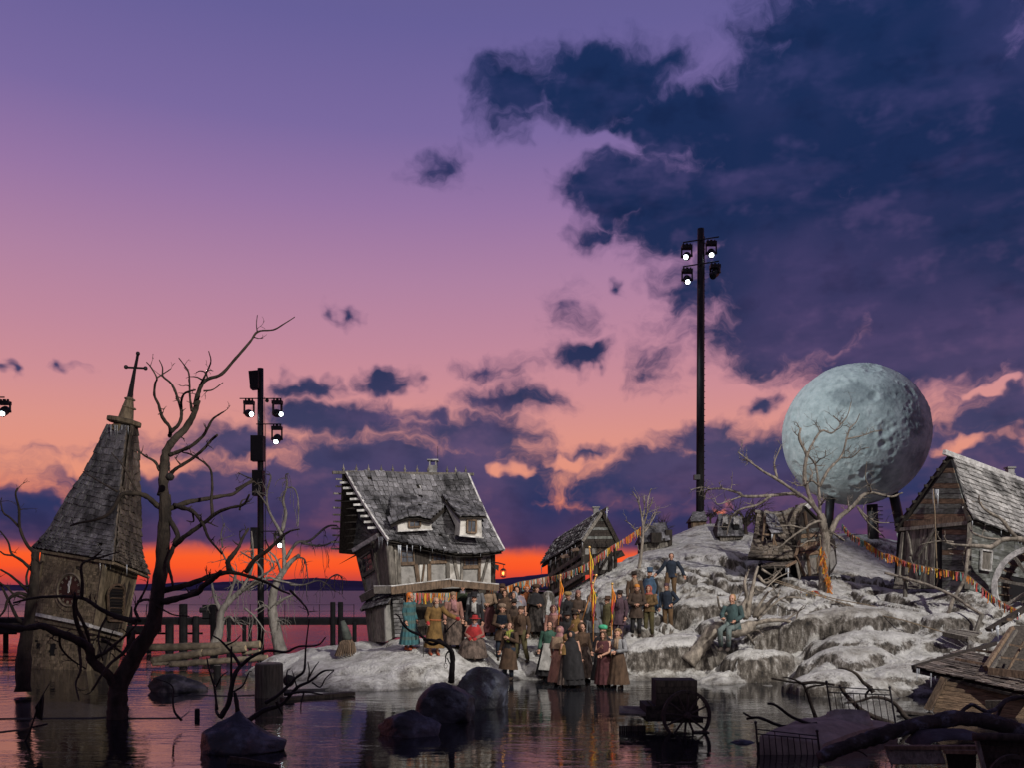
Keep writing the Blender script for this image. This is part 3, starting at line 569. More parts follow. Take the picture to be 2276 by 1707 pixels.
# ---------------------------------------------------------------- materials of the buildings
SHG = mat('grey_shingle', (.15,.145,.15), .85, .5, 3, (8,1.2,1), .5, per=.42, dirt=((.36,.36,.38), 1.3, .5), stain=(1.5, .18, (1,1,.45)))
SHB = mat('brown_shingle', (.135,.11,.085), .85, .5, 3, (8,1.2,1), .5, per=.4, dirt=((.30,.28,.26), 2, .4), stain=(1.8, .25, (1,1,.45)))
SHW = mat('white_frosted_shingle', (.36,.35,.33), .85, .45, 3, (7,1.2,1), .5, per=.35, dirt=((.10,.09,.075), 2.2, .6), stain=(1.2, .22, (1,1,.4)))
SHR = mat('ruin_shingle', (.085,.066,.055), .85, .5, 3, (6,1.2,1), .5, per=.5, dirt=((.3,.28,.27), 2, .3))
WGR = mat('weathered_grey_wood', (.155,.14,.118), .85, .45, 5, (4,4,.8), .5, per=.35, dirt=((.05,.045,.04), 3, .5))
WBR = mat('brown_wood', (.135,.092,.06), .8, .45, 5, (4,4,.8), .5, per=.3, dirt=((.04,.03,.022), 3, .5))
WBH = mat('brown_boards', (.15,.10,.062), .8, .5, 5, (.7,.7,5), .5, per=.3, dirt=((.05,.036,.026), 2.5, .5))
WDK = mat('dark_wood', (.032,.026,.021), .85, .5, 5, (4,4,.8), .5, per=.35)
WGN = mat('greenish_grey_boards', (.10,.105,.092), .85, .5, 5, (.8,.8,4), .5, per=.4, dirt=((.32,.33,.33), 1.6, .55))
PLA = mat('grey_plaster', (.25,.24,.22), .9, .4, 2.4, (1,1,1), .35, 14, dirt=((.07,.062,.05), 2.4, .75))
PLW = mat('white_plaster', (.46,.44,.40), .9, .3, 2.4, (1,1,1), .35, 14, dirt=((.13,.11,.085), 2.2, .55))
STO = mat('stone_blocks', (.16,.155,.15), .9, .4, 3, (1,1,1), .6, 9, per=.35, dirt=((.5,.5,.5), 2.5, .5))
FRO = mat('frost_trim', (.48,.47,.45), .85, .35, 6, (1,1,1), .5, dirt=((.12,.10,.08), 4, .5))
TWL = mat('tower_wall_shakes', (.165,.13,.085), .85, .45, 3, (4,4,1), .4, per=.35, dirt=((.05,.042,.03), 1.2, .6))
BLK = mat('dark_interior', (.006,.006,.007), .9, .2, 3, bump=0)
GLS = mat('dusty_glass', (.07,.075,.085), .25, .4, 5, bump=.05, spec=.5)
IRN = mat('black_iron', (.012,.011,.011), .5, .4, 8, bump=.2, spec=.4)
ICE = mat('icicle_ice', (.36,.38,.40), .18, .15, 6, bump=.1, spec=.6)
ROP = mat('hemp_rope', (.19,.145,.095), .9, .3, 20, bump=.3)
# ---------------------------------------------------------------- helpers for buildings
class PL:   # a plane through three points of the photograph given with their distances
    def __init__(s, a, b, c):
        a, b, c = (Vector(q) for q in (a, b, c)); s.p = a; s.n = (b-a).cross(c-a).normalized()
        if s.n.dot(a-Vector((0,0,EYE))) > 0: s.n = -s.n      # faces the viewer
    def at(s, z, x, y, off=0):
        d = P(z, x, y, 1)-Vector((0,0,EYE)); o = Vector((0,0,EYE)); p = s.p+s.n*off
        return o+d*((p-o).dot(s.n)/d.dot(s.n))
    def poly(s, z, pts, off=0): return [s.at(z, x, y, off) for x, y in pts]
    def bar(s, mb, z, a, b, w, thick=.06, off=0, w2=None):  # a bar of width w (metres) lying on the plane
        pa = s.at(z, *a, off+thick/2); pb = s.at(z, *b, off+thick/2); mb.beam(pa, pb, w, thick, s.n, w2); return mb
def quadsurf(bl, br, tr, tl, sag=0):
    bl, br, tr, tl = (Vector(q) for q in (bl, br, tr, tl))
    def f(u, v):
        p = (bl*(1-u)+br*u)*(1-v)+(tl*(1-u)+tr*u)*v
        return p+Vector((0,0,-sag*4*u*(1-u)*v)) if sag else p
    return f
_sh = []
def shingle_mesh(mat_):
    for m in _sh:
        if m[0] is mat_: return m[1]
    ms = []; rg = random.Random(5)
    for k in range(6):
        j = lambda q: rg.uniform(-q, q)
        mb = MB(); mb.box8([(-.5+j(.05),0+j(.07),0),(.5+j(.05),0+j(.07),0),(.48,1,0),(-.48,1,0),(-.5+j(.05),0+j(.03),1),(.5+j(.05),0+j(.03),1),(.48,1,.7),(-.48,1,.7)])
        me = mb.mesh('shingle'); me.materials.append(mat_); ms.append(me)
    _sh.append((mat_, ms)); return ms
def shingles(part, surf, rows, width, m, limit=300, thick=.022, over=1.45, jit=.05, miss=.015, skip=None, seed=1, name='shingle', v0=0, v1=1, flip=1):
    rg = random.Random(seed); todo = []
    for r in range(rows):
        v = v0+(v1-v0)*r/rows; h = (v1-v0)/rows
        L = (surf(1, v)-surf(0, v)).length; n = max(2, round(L/width)); off = rg.uniform(0, 1)/n
        edges = [0]+sorted(min(.995, max(.005, off*.9+(k+rg.uniform(-.22, .22))/n)) for k in range(n))+[1]
        for k in range(len(edges)-1):
            u0, u1 = edges[k], edges[k+1]
            if (u1-u0)*L < width*.25 or rg.random() < miss: continue
            u = (u0+u1)/2
            if skip and skip(u, v+h/2): continue
            vv = v+rg.uniform(-.1, .1)*h
            p = surf(u, vv); px = surf(min(1, u+.01), vv)-surf(max(0, u-.01), vv); py = surf(u, min(vv+h, 1.0))-surf(u, vv)
            if py.length < 1e-5: continue
            x = px.normalized(); nrm = x.cross(py).normalized()*flip
            y = py.normalized(); x = (x+y*rg.uniform(-jit, jit)).normalized()
            yl = py.length*over*rg.uniform(.92, 1.08)
            yy = (y*yl-nrm*thick*1.0)
            if not rg.random() < .94: yy += nrm*thick*rg.uniform(.5, 2)
            todo.append(frame(p+nrm*thick*1.4, x*((u1-u0)*L*rg.uniform(.93, .985)), yy, nrm*thick*rg.uniform(.8, 1.4)))
    ms = shingle_mesh(m); rest = MB()
    order = sorted(range(len(todo)), key=lambda i: -(todo[i].to_3x3().col[0].length*todo[i].to_3x3().col[1].length)/todo[i].translation.y**2)
    for q, i in enumerate(order):
        if q < limit: inst(rg.choice(ms), name, part, todo[i])
        else:
            me = rg.choice(ms); rest.add([todo[i]@v.co for v in me.vertices], [tuple(p.vertices) for p in me.polygons])
    if rest.v: rest.build(name+'_courses', m, part, kind='stuff')
def planks(part, quad, n, m, thick=.03, gap=.06, wob=.02, name='plank', seed=2, ends=.0):
    """quad a,b,c,d: planks run from edge a-d to edge b-c, stacked from a-b to d-c"""
    rg = random.Random(seed); a, b, c, d = (Vector(q) for q in quad); nn = (b-a).cross(d-a).normalized()
    if nn.dot(a-Vector((0,0,EYE))) > 0: nn = -nn
    for i in range(n):
        t0 = (i+gap*.5)/n; t1 = (i+1-gap*.5)/n
        w = lambda: rg.uniform(-wob, wob); o = nn*rg.uniform(0, thick*.7)
        l = a.lerp(d, t0), b.lerp(c, t0), b.lerp(c, t1), a.lerp(d, t1)
        dirx = (b-a).normalized(); e0 = dirx*rg.uniform(-ends, ends); e1 = dirx*rg.uniform(-ends, ends)
        q = [l[0]+o+e0, l[1]+o+e1, l[2]+o+e1+nn*w(), l[3]+o+e0+nn*w()]
        MB().prism(q, thick).build(name, m, part)
def icicles(part, a, b, n, L, seed=1, name='icicle'):
    rg = random.Random(seed); a = Vector(a); b = Vector(b)
    for k in range(n):
        p = a.lerp(b, rg.random()); l = L*rg.uniform(.4, 1.2); r = l*.045+.008
        MB().tube([p, p+Vector((0,0,-l*.5)), p+Vector((0,0,-l))], [r, r*.6, .002], 5).build(name, ICE, part, smooth=True)
def window(part, pl, z, rect, cols=2, rows=2, fw=.05, m=WBR, off=.02, glass=GLS):
    """rect: four photograph points bl, br, tr, tl on plane pl"""
    q = pl.poly(z, rect, off); c = [Vector(p) for p in q]
    w = MB()
    for i in range(4): w.beam(c[i]+pl.n*.02, c[(i+1) % 4]+pl.n*.02, fw, .05, pl.n)
    wo = w.build('window', m, part)
    for i in range(cols):
        for j in range(rows):
            f = lambda u, v: (c[0].lerp(c[1], u)).lerp(c[3].lerp(c[2], u), v)
            e = .04
            MB().prism([f((i+e)/cols, (j+e)/rows), f((i+1-e)/cols, (j+e)/rows), f((i+1-e)/cols, (j+1-e)/rows), f((i+e)/cols, (j+1-e)/rows)], .008).build('pane', glass, wo)
    mt = MB()
    for i in range(1, cols): mt.beam(c[0].lerp(c[1], i/cols)+pl.n*.008, c[3].lerp(c[2], i/cols)+pl.n*.008, .022, .02, pl.n)
    for j in range(1, rows): mt.beam(c[0].lerp(c[3], j/rows)+pl.n*.01, c[1].lerp(c[2], j/rows)+pl.n*.01, .022, .02, pl.n)
    if mt.v: mt.build('muntin', m, wo)
    return wo

# ---------------------------------------------------------------- leaning church tower
def tower():
    S = lambda x, y, Y: P('S', x, y, Y)
    T = thing('church_tower', 'leaning wooden church tower sunk in the water, with clock face, shingled spire and iron cross', 'church tower', (P('Z2',440,1050,31).x, 31, 0))
    fl0 = P('Z2',150,1085,31.1); fr0 = P('Z2',535,1080,30); rb0 = P('Z2',722,985,32.1)
    fl1 = P('Z2',268,345,31.1); fr1 = P('Z2',640,400,30); rb1 = P('Z2',830,480,32.1)
    bl0 = fl0+rb0-fr0; bl1 = fl1+rb1-fr1
    dn = lambda a, b: a-(b-a)*.12
    core = MB(); q0 = [dn(fl0,fl1), dn(fr0,fr1), dn(rb0,rb1), dn(bl0,bl1)]
    core.box8(q0+[fl1, fr1, rb1, bl1]); wl = core.build('wall', WDK, T)
    FP = PL(fl0, fr0, fr1); RP = PL(fr0, rb0, rb1)
    clk = P('Z2',428,580,1)
    cc = FP.at('Z2', 428, 580, .05); right = (fr1-fl1).normalized(); up = FP.n.cross(right).normalized()
    if up.z < 0: up = -up
    rr = 108*.36585/2000*31
    def skipf(u, v):
        p = quad1(u, v); d = p-cc; dx = d.dot(right); dy = d.dot(up)
        if (dx/rr)**2+(dy/(rr*1.05))**2 < 1.15: return True
        for (x, y, a, b) in ((325,950,30,42),(228,906,16,30)):
            e = p-FP.at('Z2', x, y); 
            if abs(e.dot(right)) < a*.0057 and abs(e.dot(up)) < b*.0057: return True
        return False
    quad1 = quadsurf(dn(fl0,fl1), dn(fr0,fr1), fr1, fl1)
    wcc = RP.at('Z2', 712, 655)
    def skipr(u, v):
        p = quad2(u, v); return abs((p-wcc).z) < .68 and abs((p-wcc).dot((rb0-fr0).normalized())) < .36
    quad2 = quadsurf(dn(fr0,fr1), dn(rb0,rb1), rb1, fr1)
    shingles(wl, quad1, 40, .15, TWL, 300, .014, 1.4, .03, .012, skipf, 11, 'wall_shake')
    planks(wl, [dn(fr0,fr1)+RP.n*.01, fr1+RP.n*.01, rb1+RP.n*.01, dn(rb0,rb1)+RP.n*.01], 9, TWL, .03, .05)
    # corner boards and cornice
    t = MB()
    for a, b in ((fl0,fl1),(rb0,rb1)): t.beam(dn(a,b)+FP.n*.03, b+FP.n*.03, .12, .08, FP.n)
    t.build('corner_board', TWL, T); MB().beam(dn(fr0,fr1)+(FP.n+RP.n)*.03, fr1+(FP.n+RP.n)*.03, .15, .1, (FP.n+RP.n)).build('corner_board', TWL, T)
    for k, (w, o) in enumerate(((.10,.10),(.08,.06),(.07,.03))):
        dy = 34*k
        t = MB(); FP.bar(t, 'Z2', (205,725+dy), (550,795+dy), w, o+.04); t.build('cornice', FRO if k == 0 else TWL, T)
        t = MB(); RP.bar(t, 'Z2', (552,800+dy), (735,850+dy), w, o+.04); t.build('cornice', FRO if k == 0 else TWL, T)
    # clock
    M3 = Matrix((right, up, FP.n)).transposed()
    dial = MB(); dial.lathe([(rr*.86,-.02),(rr*.86,.03),(rr*.02,.032)], cc, 40, M3)
    ck = dial.build('clock_dial', mat('clock_dial_red', (.045,.016,.012), .7, .4, 4, bump=.2), T)
    rim = MB(); rim.lathe([(rr*.85,0),(rr*.85,.06),(rr*.90,.085),(rr*.95,.06),(rr*.97,.0)], cc, 48, M3, cap=False); rim.build('clock_rim', mat('clock_rim', (.17,.14,.10), .6, .3, 6), ck, smooth=True)
    for k in range(40):
        a = 2*math.pi*k/40; d = right*math.cos(a)+up*math.sin(a); MB().beam(cc+d*rr*.97, cc+d*rr*1.2, .085, .03, FP.n, .11).build('radial_slat', TWL, ck)
    for k in range(12):
        a = 2*math.pi*k/12; d = right*math.sin(a)+up*math.cos(a); mb = MB(); pp = right*math.cos(a)-up*math.sin(a)
        for q in ((-.022,),(.022,),(0,)) if k % 3 == 0 else ((-.014,),(.014,)):
            mb.beam(cc+d*rr*.62+pp*q[0]*1.6+FP.n*.045, cc+d*rr*.76+pp*q[0]*1.6+FP.n*.045, .016, .012, FP.n)
        mb.build('numeral', mat('pale_gilt', (.24,.21,.16), .5, .2, 6), ck)
    mb = MB()
    for k in range(60):
        a = 2*math.pi*k/60; d = right*math.sin(a)+up*math.cos(a); mb.beam(cc+d*rr*.79+FP.n*.045, cc+d*rr*.82+FP.n*.045, .012, .01, FP.n)
    mb.build('minute_track', MATS['pale_gilt'], ck, kind='stuff')
    for a, L, w in ((4, .72, .05), (-8, .5, .08)):
        a = R(a); d = right*math.sin(a)+up*math.cos(a); pp = right*math.cos(a)-up*math.sin(a); mb = MB()
        mb.prism([cc+FP.n*.08+d*rr*q*L+pp*w*s for q, s in ((-.25,.5),(0,.35),(.3,.25),(.55,.7),(.75,.3),(1,0),(.75,-.3),(.55,-.7),(.3,-.25),(0,-.35),(-.25,-.5))], .02); mb.build('clock_hand', FRO, ck)
    # holes where shakes are missing
    for x, y, a, b in ((325,950,32,44),(228,906,16,30)):
        MB().prism(FP.poly('Z2', [(x-a,y+b),(x-a*.5,y+b*1.1),(x+a*.2,y+b*.8),(x+a,y+b*.6),(x+a*.9,y-b*.5),(x+a*.1,y-b),(x-a*.8,y-b*.7)], .012), .02).build('wall_hole', BLK, wl)
    # louvred arch
    arch = [(662,765),(748,770)]+[(706+50*math.cos(a)+math.sin(a)*8,608-62*math.sin(a)) for a in np.linspace(0, math.pi, 9)]
    wn = MB().prism(RP.poly('Z2', arch, .02), .06); wn = wn.build('louvre_window', BLK, T)
    fr = MB(); pp = RP.poly('Z2', arch, .05)
    for i in range(len(pp)): fr.beam(pp[i], pp[(i+1) % len(pp)], .07, .06, RP.n)
    fr.build('window_frame', WBR, wn)
    for k in range(10):
        y = 750-k*20; w = 40 if y > 610 else 40*math.sqrt(max(.1, 1-((610-y)/66)**2)); sl = (755-y)*.06
        mb = MB(); a = RP.at('Z2', 706-w+sl, y, .03); b = RP.at('Z2', 706+w+sl, y+4, .03); mb.beam(a, b, .07, .02, (RP.n+Vector((0,0,-1.2))).normalized()); mb.build('louvre_slat', WDK if k % 3 else WBR, wn)
    # spire
    Ls = [((73,1219,31.2),(252,1249,29.7),(330,1281,32.3)),((112,1178,31.25),(256,1205,30.0),(313,1232,32.2)),((157,1100,31.3),(264,1125,30.35),(307,1140,32.0)),((197,1040,31.3),(272,1052,30.65),(305,1060,31.8)),((241,949,31.3),(283,952,30.95),(301,950,31.6))]
    L3 = [[S(*p) for p in l] for l in Ls]; L4 = [l+[l[0]+l[2]-l[1]] for l in L3]
    core = MB(); core.loft([[p for p in l] for l in L4]); rf = core.build('spire', WDK, T)
    def pol(i, j):
        c1 = curve([l[i] for l in L4], 6); c2 = curve([l[j] for l in L4], 6)
        def f(u, v):
            t = max(0, min(1, v))*(len(c1)-1); k = min(int(t), len(c1)-2); w = t-k
            return c1[k].lerp(c1[k+1], w).lerp(c2[k].lerp(c2[k+1], w), u)
        return f
    shingles(rf, pol(0, 1), 25, .21, SHG, 300, .05, 1.35, .05, .01, None, 21)
    shingles(rf, pol(1, 2), 25, .21, SHB, 200, .05, 1.35, .05, .01, None, 22, v1=1)
    hip = MB(); hip.tube(curve([l[1]+Vector((0,-.04,0)) for l in L4], 5), .035, 5); hip.build('hip_board', SHB, rf)
    hip = MB(); hip.tube(curve([l[0]+Vector((-.03,-.02,0)) for l in L4], 5), .045, 5); hip.build('hip_board', SHB, rf)
    for a, b in ((0,1),(1,2)):
        MB().beam(L4[0][a]+Vector((0,0,-.06)), L4[0][b]+Vector((0,0,-.06)), .09, .08).build('eave_board', TWL, T)
    tilt = Matrix.Rotation(R(11), 3, 'Y')
    c = S(276,938,31.3); MB().lathe([(.5,-.10),(.60,-.06),(.60,.06),(.52,.09)], c, 8, tilt).build('spire_collar', TWL, T)
    MB().tube([S(270,962,31.3), S(279,935,31.3), S(285,905,31.3), S(289,884,31.3)], [.42,.28,.20,.12], 8).build('spire_lantern', TWL, T)
    for x, y, r in ((287,907,.24),(288.5,888,.19)): MB().lathe([(r*.9,-.03),(r,0),(r*.9,.03)], S(x,y,31.3), 12, tilt).build('spire_ring', TWL, T)
    cr = MB(); cr.tube([S(288,886,31.3), S(296,840,31.3), S(303,800,31.3)], [.105,.07,.04], 6)
    cr.beam(S(301,818,31.3), S(306,788,31.3), .075, .06); cr.beam(S(281,816,31.3), S(322,818,31.3), .06, .06)
    for x, y in ((306.5,785),(280,815),(323.5,818)): cr.ball(S(x,y,31.3), .075, 8, 5)
    cr.build('iron_cross', IRN, T)
    MB().tube([S(296,855,31.25), S(296,890,31.2), S(296,930,31.2)], .006, 4).build('lightning_wire', IRN, T)
    icicles(T, S(246,945,30.9), S(285,947,30.9), 9, .42, 3); icicles(T, L4[0][1]+Vector((-.6,.2,-.05)), L4[0][1]+Vector((.4,.3,-.1)), 4, .35, 4); icicles(T, L4[0][0], L4[0][0].lerp(L4[0][1],.1), 3, .5, 9)
tower()

# ---------------------------------------------------------------- crooked half-timbered house
def house():
    H = thing('half_timbered_house', 'crooked half-timbered house with grey shingle roof, two dormers and plank shed, behind the crowd', 'house', (-4, 31, .9))
    rl = P('Z5',165,190,31.4); rr = P('Z5',1100,205,33.1); er = P('Z5',1378,792,31.5); el = P('Z5',488,708,29.6)
    surf0 = quadsurf(el, er, rr, rl)
    def surf(u, v):
        p = surf0(u, v); return p+Vector((0,0,-.18*math.sin(math.pi*u)*(1-v)+.05*math.sin(7*u)))+Vector((0,.12*math.sin(math.pi*v),-.1*math.sin(math.pi*v)))
    n = 14; rf = MB(); grid = [[surf(i/n, j/n) for i in range(n+1)] for j in range(n+1)]; nrm = (er-el).cross(rl-el).normalized()
    if nrm.y > 0: nrm = -nrm
    rf.loft(grid, cap=False, closed=False); rf.loft([[p-nrm*.1 for p in r] for r in grid], cap=False, closed=False)
    roof = rf.build('roof', WDK, H)
    RP = PL(el, er, rl)
    d1 = [P('Z5',495,365,31), P('Z5',845,400,31.6)]
    def inq(pt, poly):
        x, y = pt; c = False
        for i in range(len(poly)):
            x1, y1 = poly[i]; x2, y2 = poly[i-1]
            if (y1 > y) != (y2 > y) and x < (x2-x1)*(y-y1)/(y2-y1)+x1: c = not c
        return c
    def z5(p): return ((p.x/p.y*2000+1138-720)/.28931, (1312-(p.z-EYE)/p.y*2000-1000)/.28931)
    dp1 = [(500,400),(520,590),(570,625),(825,612),(835,420)]; dp2 = [(905,370),(1045,660),(1220,668),(1235,520),(1150,420)]
    shingles(roof, surf, 16, .18, SHG, 300, .048, 1.35, .06, .012, lambda u, v: inq(z5(surf(u, v)), dp1) or inq(z5(surf(u, v)), dp2), 31)
    # back slope with lath ends
    bb = P('Z5',118,798,32.9); br = er+(bb-el)+Vector((0,.4,0))
    bs = MB(); bs.prism([rl+Vector((-.1,0,0)), bb, br, rr], .08); bs.build('back_roof', WDK, H)
    for k in range(11):
        t = .06+k*.088; p = rl.lerp(bb, t); MB().beam(p+Vector((-.28-.12*random.random(),-.05,0)), p+Vector((.5,.3,0)), .06, .06).build('lath', WGR, H)
    for k in range(9):
        p = rl.lerp(el, .07+k*.085)+Vector((-.02,.1,-.1)); MB().beam(p+Vector((-.30,.05,-.02)), p+Vector((.2,.1,0)), .075, .07).build('lath', FRO, H)
    # ridge, finials, verge boards
    ra = P('Z5',65,176,31.2); rb = P('Z5',1150,190,33.2); MB().beam(ra, rb, .10, .10).build('ridge_beam', WGR, H)
    for x in (145,240,330,425,512,605,700,786,936,1004,1086):
        t = (x-65)/1085; p = ra.lerp(rb, t)
        mb = MB(); mb.tube([p, p+Vector((0,0,.08)), p+Vector((0,0,.13)), p+Vector((0,0,.2)), p+Vector((0,0,.31))], [.02,.035,.055,.02,.004], 6); mb.build('ridge_finial', WGR, H)
    for a, b in ((rl, el), (rr, er)):
        c = [a.lerp(b, k/8) for k in range(9)]; mb = MB()
        for k in range(8):
            u = 0 if a is rl else 1
            mb.beam(surf(u, 1-k/8)+nrm*.07, surf(u, 1-(k+1)/8)+nrm*.07, .07, .10, nrm)
        mb.build('verge_board', FRO, H)
    mb = MB(); 
    for k in range(10): mb.beam(surf(.545+.05*(k/10)**1, 1-k*.1)+nrm*.06, surf(.545+.05*((k+1)/10), 1-(k+1)*.1)+nrm*.06, .05, .05, nrm)
    mb.build('roof_batten', FRO, H)
    # chimney
    c = P('Z5',838,165,32.8); ch = MB(); ch.box(c, (.28,.28,.4)); ch = ch.build('chimney', STO, roof)
    for dx in (-.11,.11):
        for dy in (-.11,.11): MB().box(c+Vector((dx,dy,.27)), (.05,.05,.16)).build('chimney_post', STO, ch) if False else None
    mb = MB()
    for dx in (-.11,.11):
        for dy in (-.11,.11): mb.box(c+Vector((dx,dy,.28)), (.05,.05,.18))
    mb.box(c+Vector((0,0,.39)), (.40,.40,.05)); mb.build('chimney_cap', STO, roof)
    MB().tube([c+Vector((.17,0,.1)), c+Vector((.17,0,.9))], .008, 4).build('lightning_rod', IRN, H)
    # front wall
    A = P('Z5',505,715,30.0); B = P('Z5',1312,800,32.0); A0 = P('Z5',528,1068,30.0); FP = PL(A, B, A0)
    wall = MB().prism(FP.poly('Z5', [(505,690),(1312,770),(1312,1062),(528,1075)]), .12).build('front_wall', PLA, H)
    for pts in ([(735,885),(795,885),(790,1040),(740,1040)],[(965,770),(1062,780),(1062,1010),(965,1010)],[(1205,815),(1290,815),(1290,1045),(1205,1040)]):
        MB().prism(FP.poly('Z5', pts, .012), .012).build('plaster_panel', PLW, wall)
    for (a, b, w, m) in [((568,735),(582,1060),.12,WGR),((545,725),(555,1062),.08,WGR),((705,880),(728,1040),.13,WBR),((770,885),(752,1030),.06,WBR),((808,880),(810,1035),.13,WBR),((950,790),(952,1020),.13,WGR),((985,765),(1032,1005),.11,WGR),((1062,775),(1055,1030),.09,WGR),((1196,800),(1190,1040),.09,WBR),((1262,830),(1205,1035),.09,WGR),((1298,800),(1300,1060),.15,WDK),((585,880),(700,876),.11,WBR),((815,868),(945,864),.09,WBR),((1060,908),(1195,905),.09,WBR),((820,745),(960,760),.08,WBR)]:
        mb = MB(); FP.bar(mb, 'Z5', a, b, w, .07, .0); mb.build('timber', m, wall)
    MB().tube([P('Z5',497,700,29.9), P('Z5',515,900,29.9), P('Z5',530,1070,29.9)], .13, 10).build('corner_post', WGR, H, smooth=True)
    planks(wall, FP.poly('Z5', [(703,882),(703,722),(812,725),(812,880)], .03), 5, WDK, .03)
    window(wall, FP, 'Z5', [(590,872),(690,868),(684,738),(586,738)], 2, 3); window(wall, FP, 'Z5', [(832,860),(940,856),(938,795),(832,790)], 3, 2); window(wall, FP, 'Z5', [(1078,895),(1186,892),(1184,820),(1078,815)], 3, 2)
    for x0, x1, y0, y1 in ((830,975,745,795),(1070,1222,780,835)):
        q = [FP.at('Z5', x0, y0+5, .03), FP.at('Z5', x1-30, y0, .03), FP.at('Z5', x1, y1-5, .35), FP.at('Z5', x0-5, y1, .35)]
        aw = MB(); aw.prism(q, .02); aw = aw.build('awning', WDK, H)
        planks(aw, [q[0]+Vector((0,-.02,.03)), q[3]+Vector((0,-.02,.03)), q[2]+Vector((0,-.02,.03)), q[1]+Vector((0,-.02,.03))], 9, WDK, .02)
    # gable side
    G1 = P('Z5',255,832,32.8); G0 = P('Z5',335,1150,32.8); GP = PL(A, A0, G1)
    gw = MB().prism(GP.poly('Z5', [(505,700),(375,640),(215,400),(165,215),(150,300),(250,832),(345,1145),(528,1075)]), .1).build('gable_wall', WDK, H)
    planks(gw, GP.poly('Z5', [(505,1068),(478,650),(372,660),(428,1085)], .01), 5, WGR, .05, .1, .02, seed=5)
    planks(gw, GP.poly('Z5', [(430,650),(195,300),(215,790),(375,720)], .01), 9, WGN, .03, .08, .02, seed=6, ends=.03)
    for pts in ([(312,975),(358,950),(372,1060),(335,1090)],[(362,945),(392,925),(420,1050),(376,1062)]): MB().prism(GP.poly('Z5', pts, .012), .02).build('plaster_panel', PLA, gw)
    window(gw, GP, 'Z5', [(308,960),(385,915),(365,780),(285,835)], 2, 3, .05, WGR)
    for a, b, w in (((262,835),(338,1145),.10),((366,690),(430,1085),.12),((302,975),(392,920),.08),((370,660),(480,640),.1),((300,1000),(300,840),.05)):
        mb = MB(); GP.bar(mb, 'Z5', a, b, w, .08, .02); mb.build('timber', WGR, gw)
    q = [GP.at('Z5',120,880,.75), GP.at('Z5',370,735,.1), GP.at('Z5',360,770,.06), GP.at('Z5',215,830,.2)]; MB().prism([P('Z5',112,884,31.9), P('Z5',372,728,30.6), P('Z5',372,762,30.6), P('Z5',200,838,31.5)], .05).build('lean_to_board', WDK, H)
    MB().beam(P('Z5',225,775,31.6), P('Z5',415,660,30.2), .14, .10).build('eave_beam', FRO, H)
    # sill beams with snow
    for a, b, w in ((('Z5',515,1085,29.5),('Z5',972,1028,29.9),.26),(('Z5',972,1028,29.9),('Z5',1335,1062,30.6),.22),(('Z5',400,1080,29.9),('Z5',530,1078,29.5),.24),(('Z5',300,1145,31),('Z5',408,1085,29.9),.24)):
        pa = P(*a); pb = P(*b); MB().beam(pa, pb, w, .22).build('sill_beam', WBR if a[1] > 450 else WGR, H); MB().beam(pa+Vector((0,0,w/2+.015)), pb+Vector((0,0,w/2+.015)), .035, .23).build('snow_crust', FRO, H)
    MB().beam(P('Z5',640,1090,29.8), P('Z5',905,1062,30), .12, .14).build('sill_beam', WGR, H)
    # under storey: dark recess, stone pier, plank shed
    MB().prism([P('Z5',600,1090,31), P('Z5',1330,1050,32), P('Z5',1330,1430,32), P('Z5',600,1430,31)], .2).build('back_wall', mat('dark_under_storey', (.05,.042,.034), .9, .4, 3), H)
    pier = MB(); pier.box8([P('Z5',540,1445,30.3), P('Z5',612,1445,29.8), P('Z5',640,1440,30.6), P('Z5',560,1440,31), P('Z5',520,1090,30.3), P('Z5',605,1095,29.8), P('Z5',640,1095,30.6), P('Z5',540,1090,31)]); pier = pier.build('stone_pier', WDK, H)
    for r in range(12):
        y0 = 1095+r*29; x0 = 522+r*2; x1 = 606; sp = x0+(x1-x0)*random.uniform(.3, .7)
        for xa, xb in ((x0, sp), (sp, x1)):
            MB().prism([P('Z5',xa+2,y0+27,29.75), P('Z5',xb-2,y0+27,29.72), P('Z5',xb-2,y0+3,29.72), P('Z5',xa+2,y0+3,29.75)], .2).build('stone_block', STO, pier)
    s0 = P('Z5',318,1200,30.9); s1 = P('Z5',480,1200,29.7); SP_ = PL(s0, s1, P('Z5',470,1470,29.7))
    sh = MB().prism([P('Z5',315,1215,30.9), P('Z5',475,1200,29.7), P('Z5',545,1140,30.2), P('Z5',556,1445,30.2), P('Z5',482,1475,29.7), P('Z5',345,1480,30.9)], .1).build('shed', WDK, H)
    planks(sh, [P('Z5',345,1480,30.85), P('Z5',315,1210,30.85), P('Z5',465,1190,29.65), P('Z5',475,1478,29.65)], 6, WGR, .05, .12, .02, seed=9)
    MB().prism([P('Z5',480,1475,29.62), P('Z5',470,1190,29.62), P('Z5',530,1130,30.1), P('Z5',552,1440,30.1)], .05).build('shed_wall', PLA, sh)
    sf = quadsurf(P('Z5',280,1240,30.8), P('Z5',500,1185,29.3), P('Z5',515,1100,30), P('Z5',395,1090,31))
    sr = MB().prism([sf(0,0), sf(1,0), sf(1,1), sf(0,1)], .05).build('shed_roof', WDK, H)
    shingles(sr, sf, 4, .11, SHG, 300, .024, 1.5, .1, .02, None, 33)
    # dormers
    d = MB(); D1 = PL(P('Z5',570,560,29.95), P('Z5',825,545,30.5), P('Z5',572,628,29.95))
    dw = MB().prism(D1.poly('Z5', [(566,570),(700,530),(825,535),(828,612),(570,628)]), .5).build('dormer', PLW, H)
    window(dw, D1, 'Z5', [(652,598),(738,592),(738,542),(652,548)], 2, 1, .06)
    s1 = quadsurf(P('Z5',512,585,29.8), P('Z5',838,540,30.3), surf(.72,.62)+Vector((0,0,.1)), surf(.27,.72)+Vector((0,0,.1)))
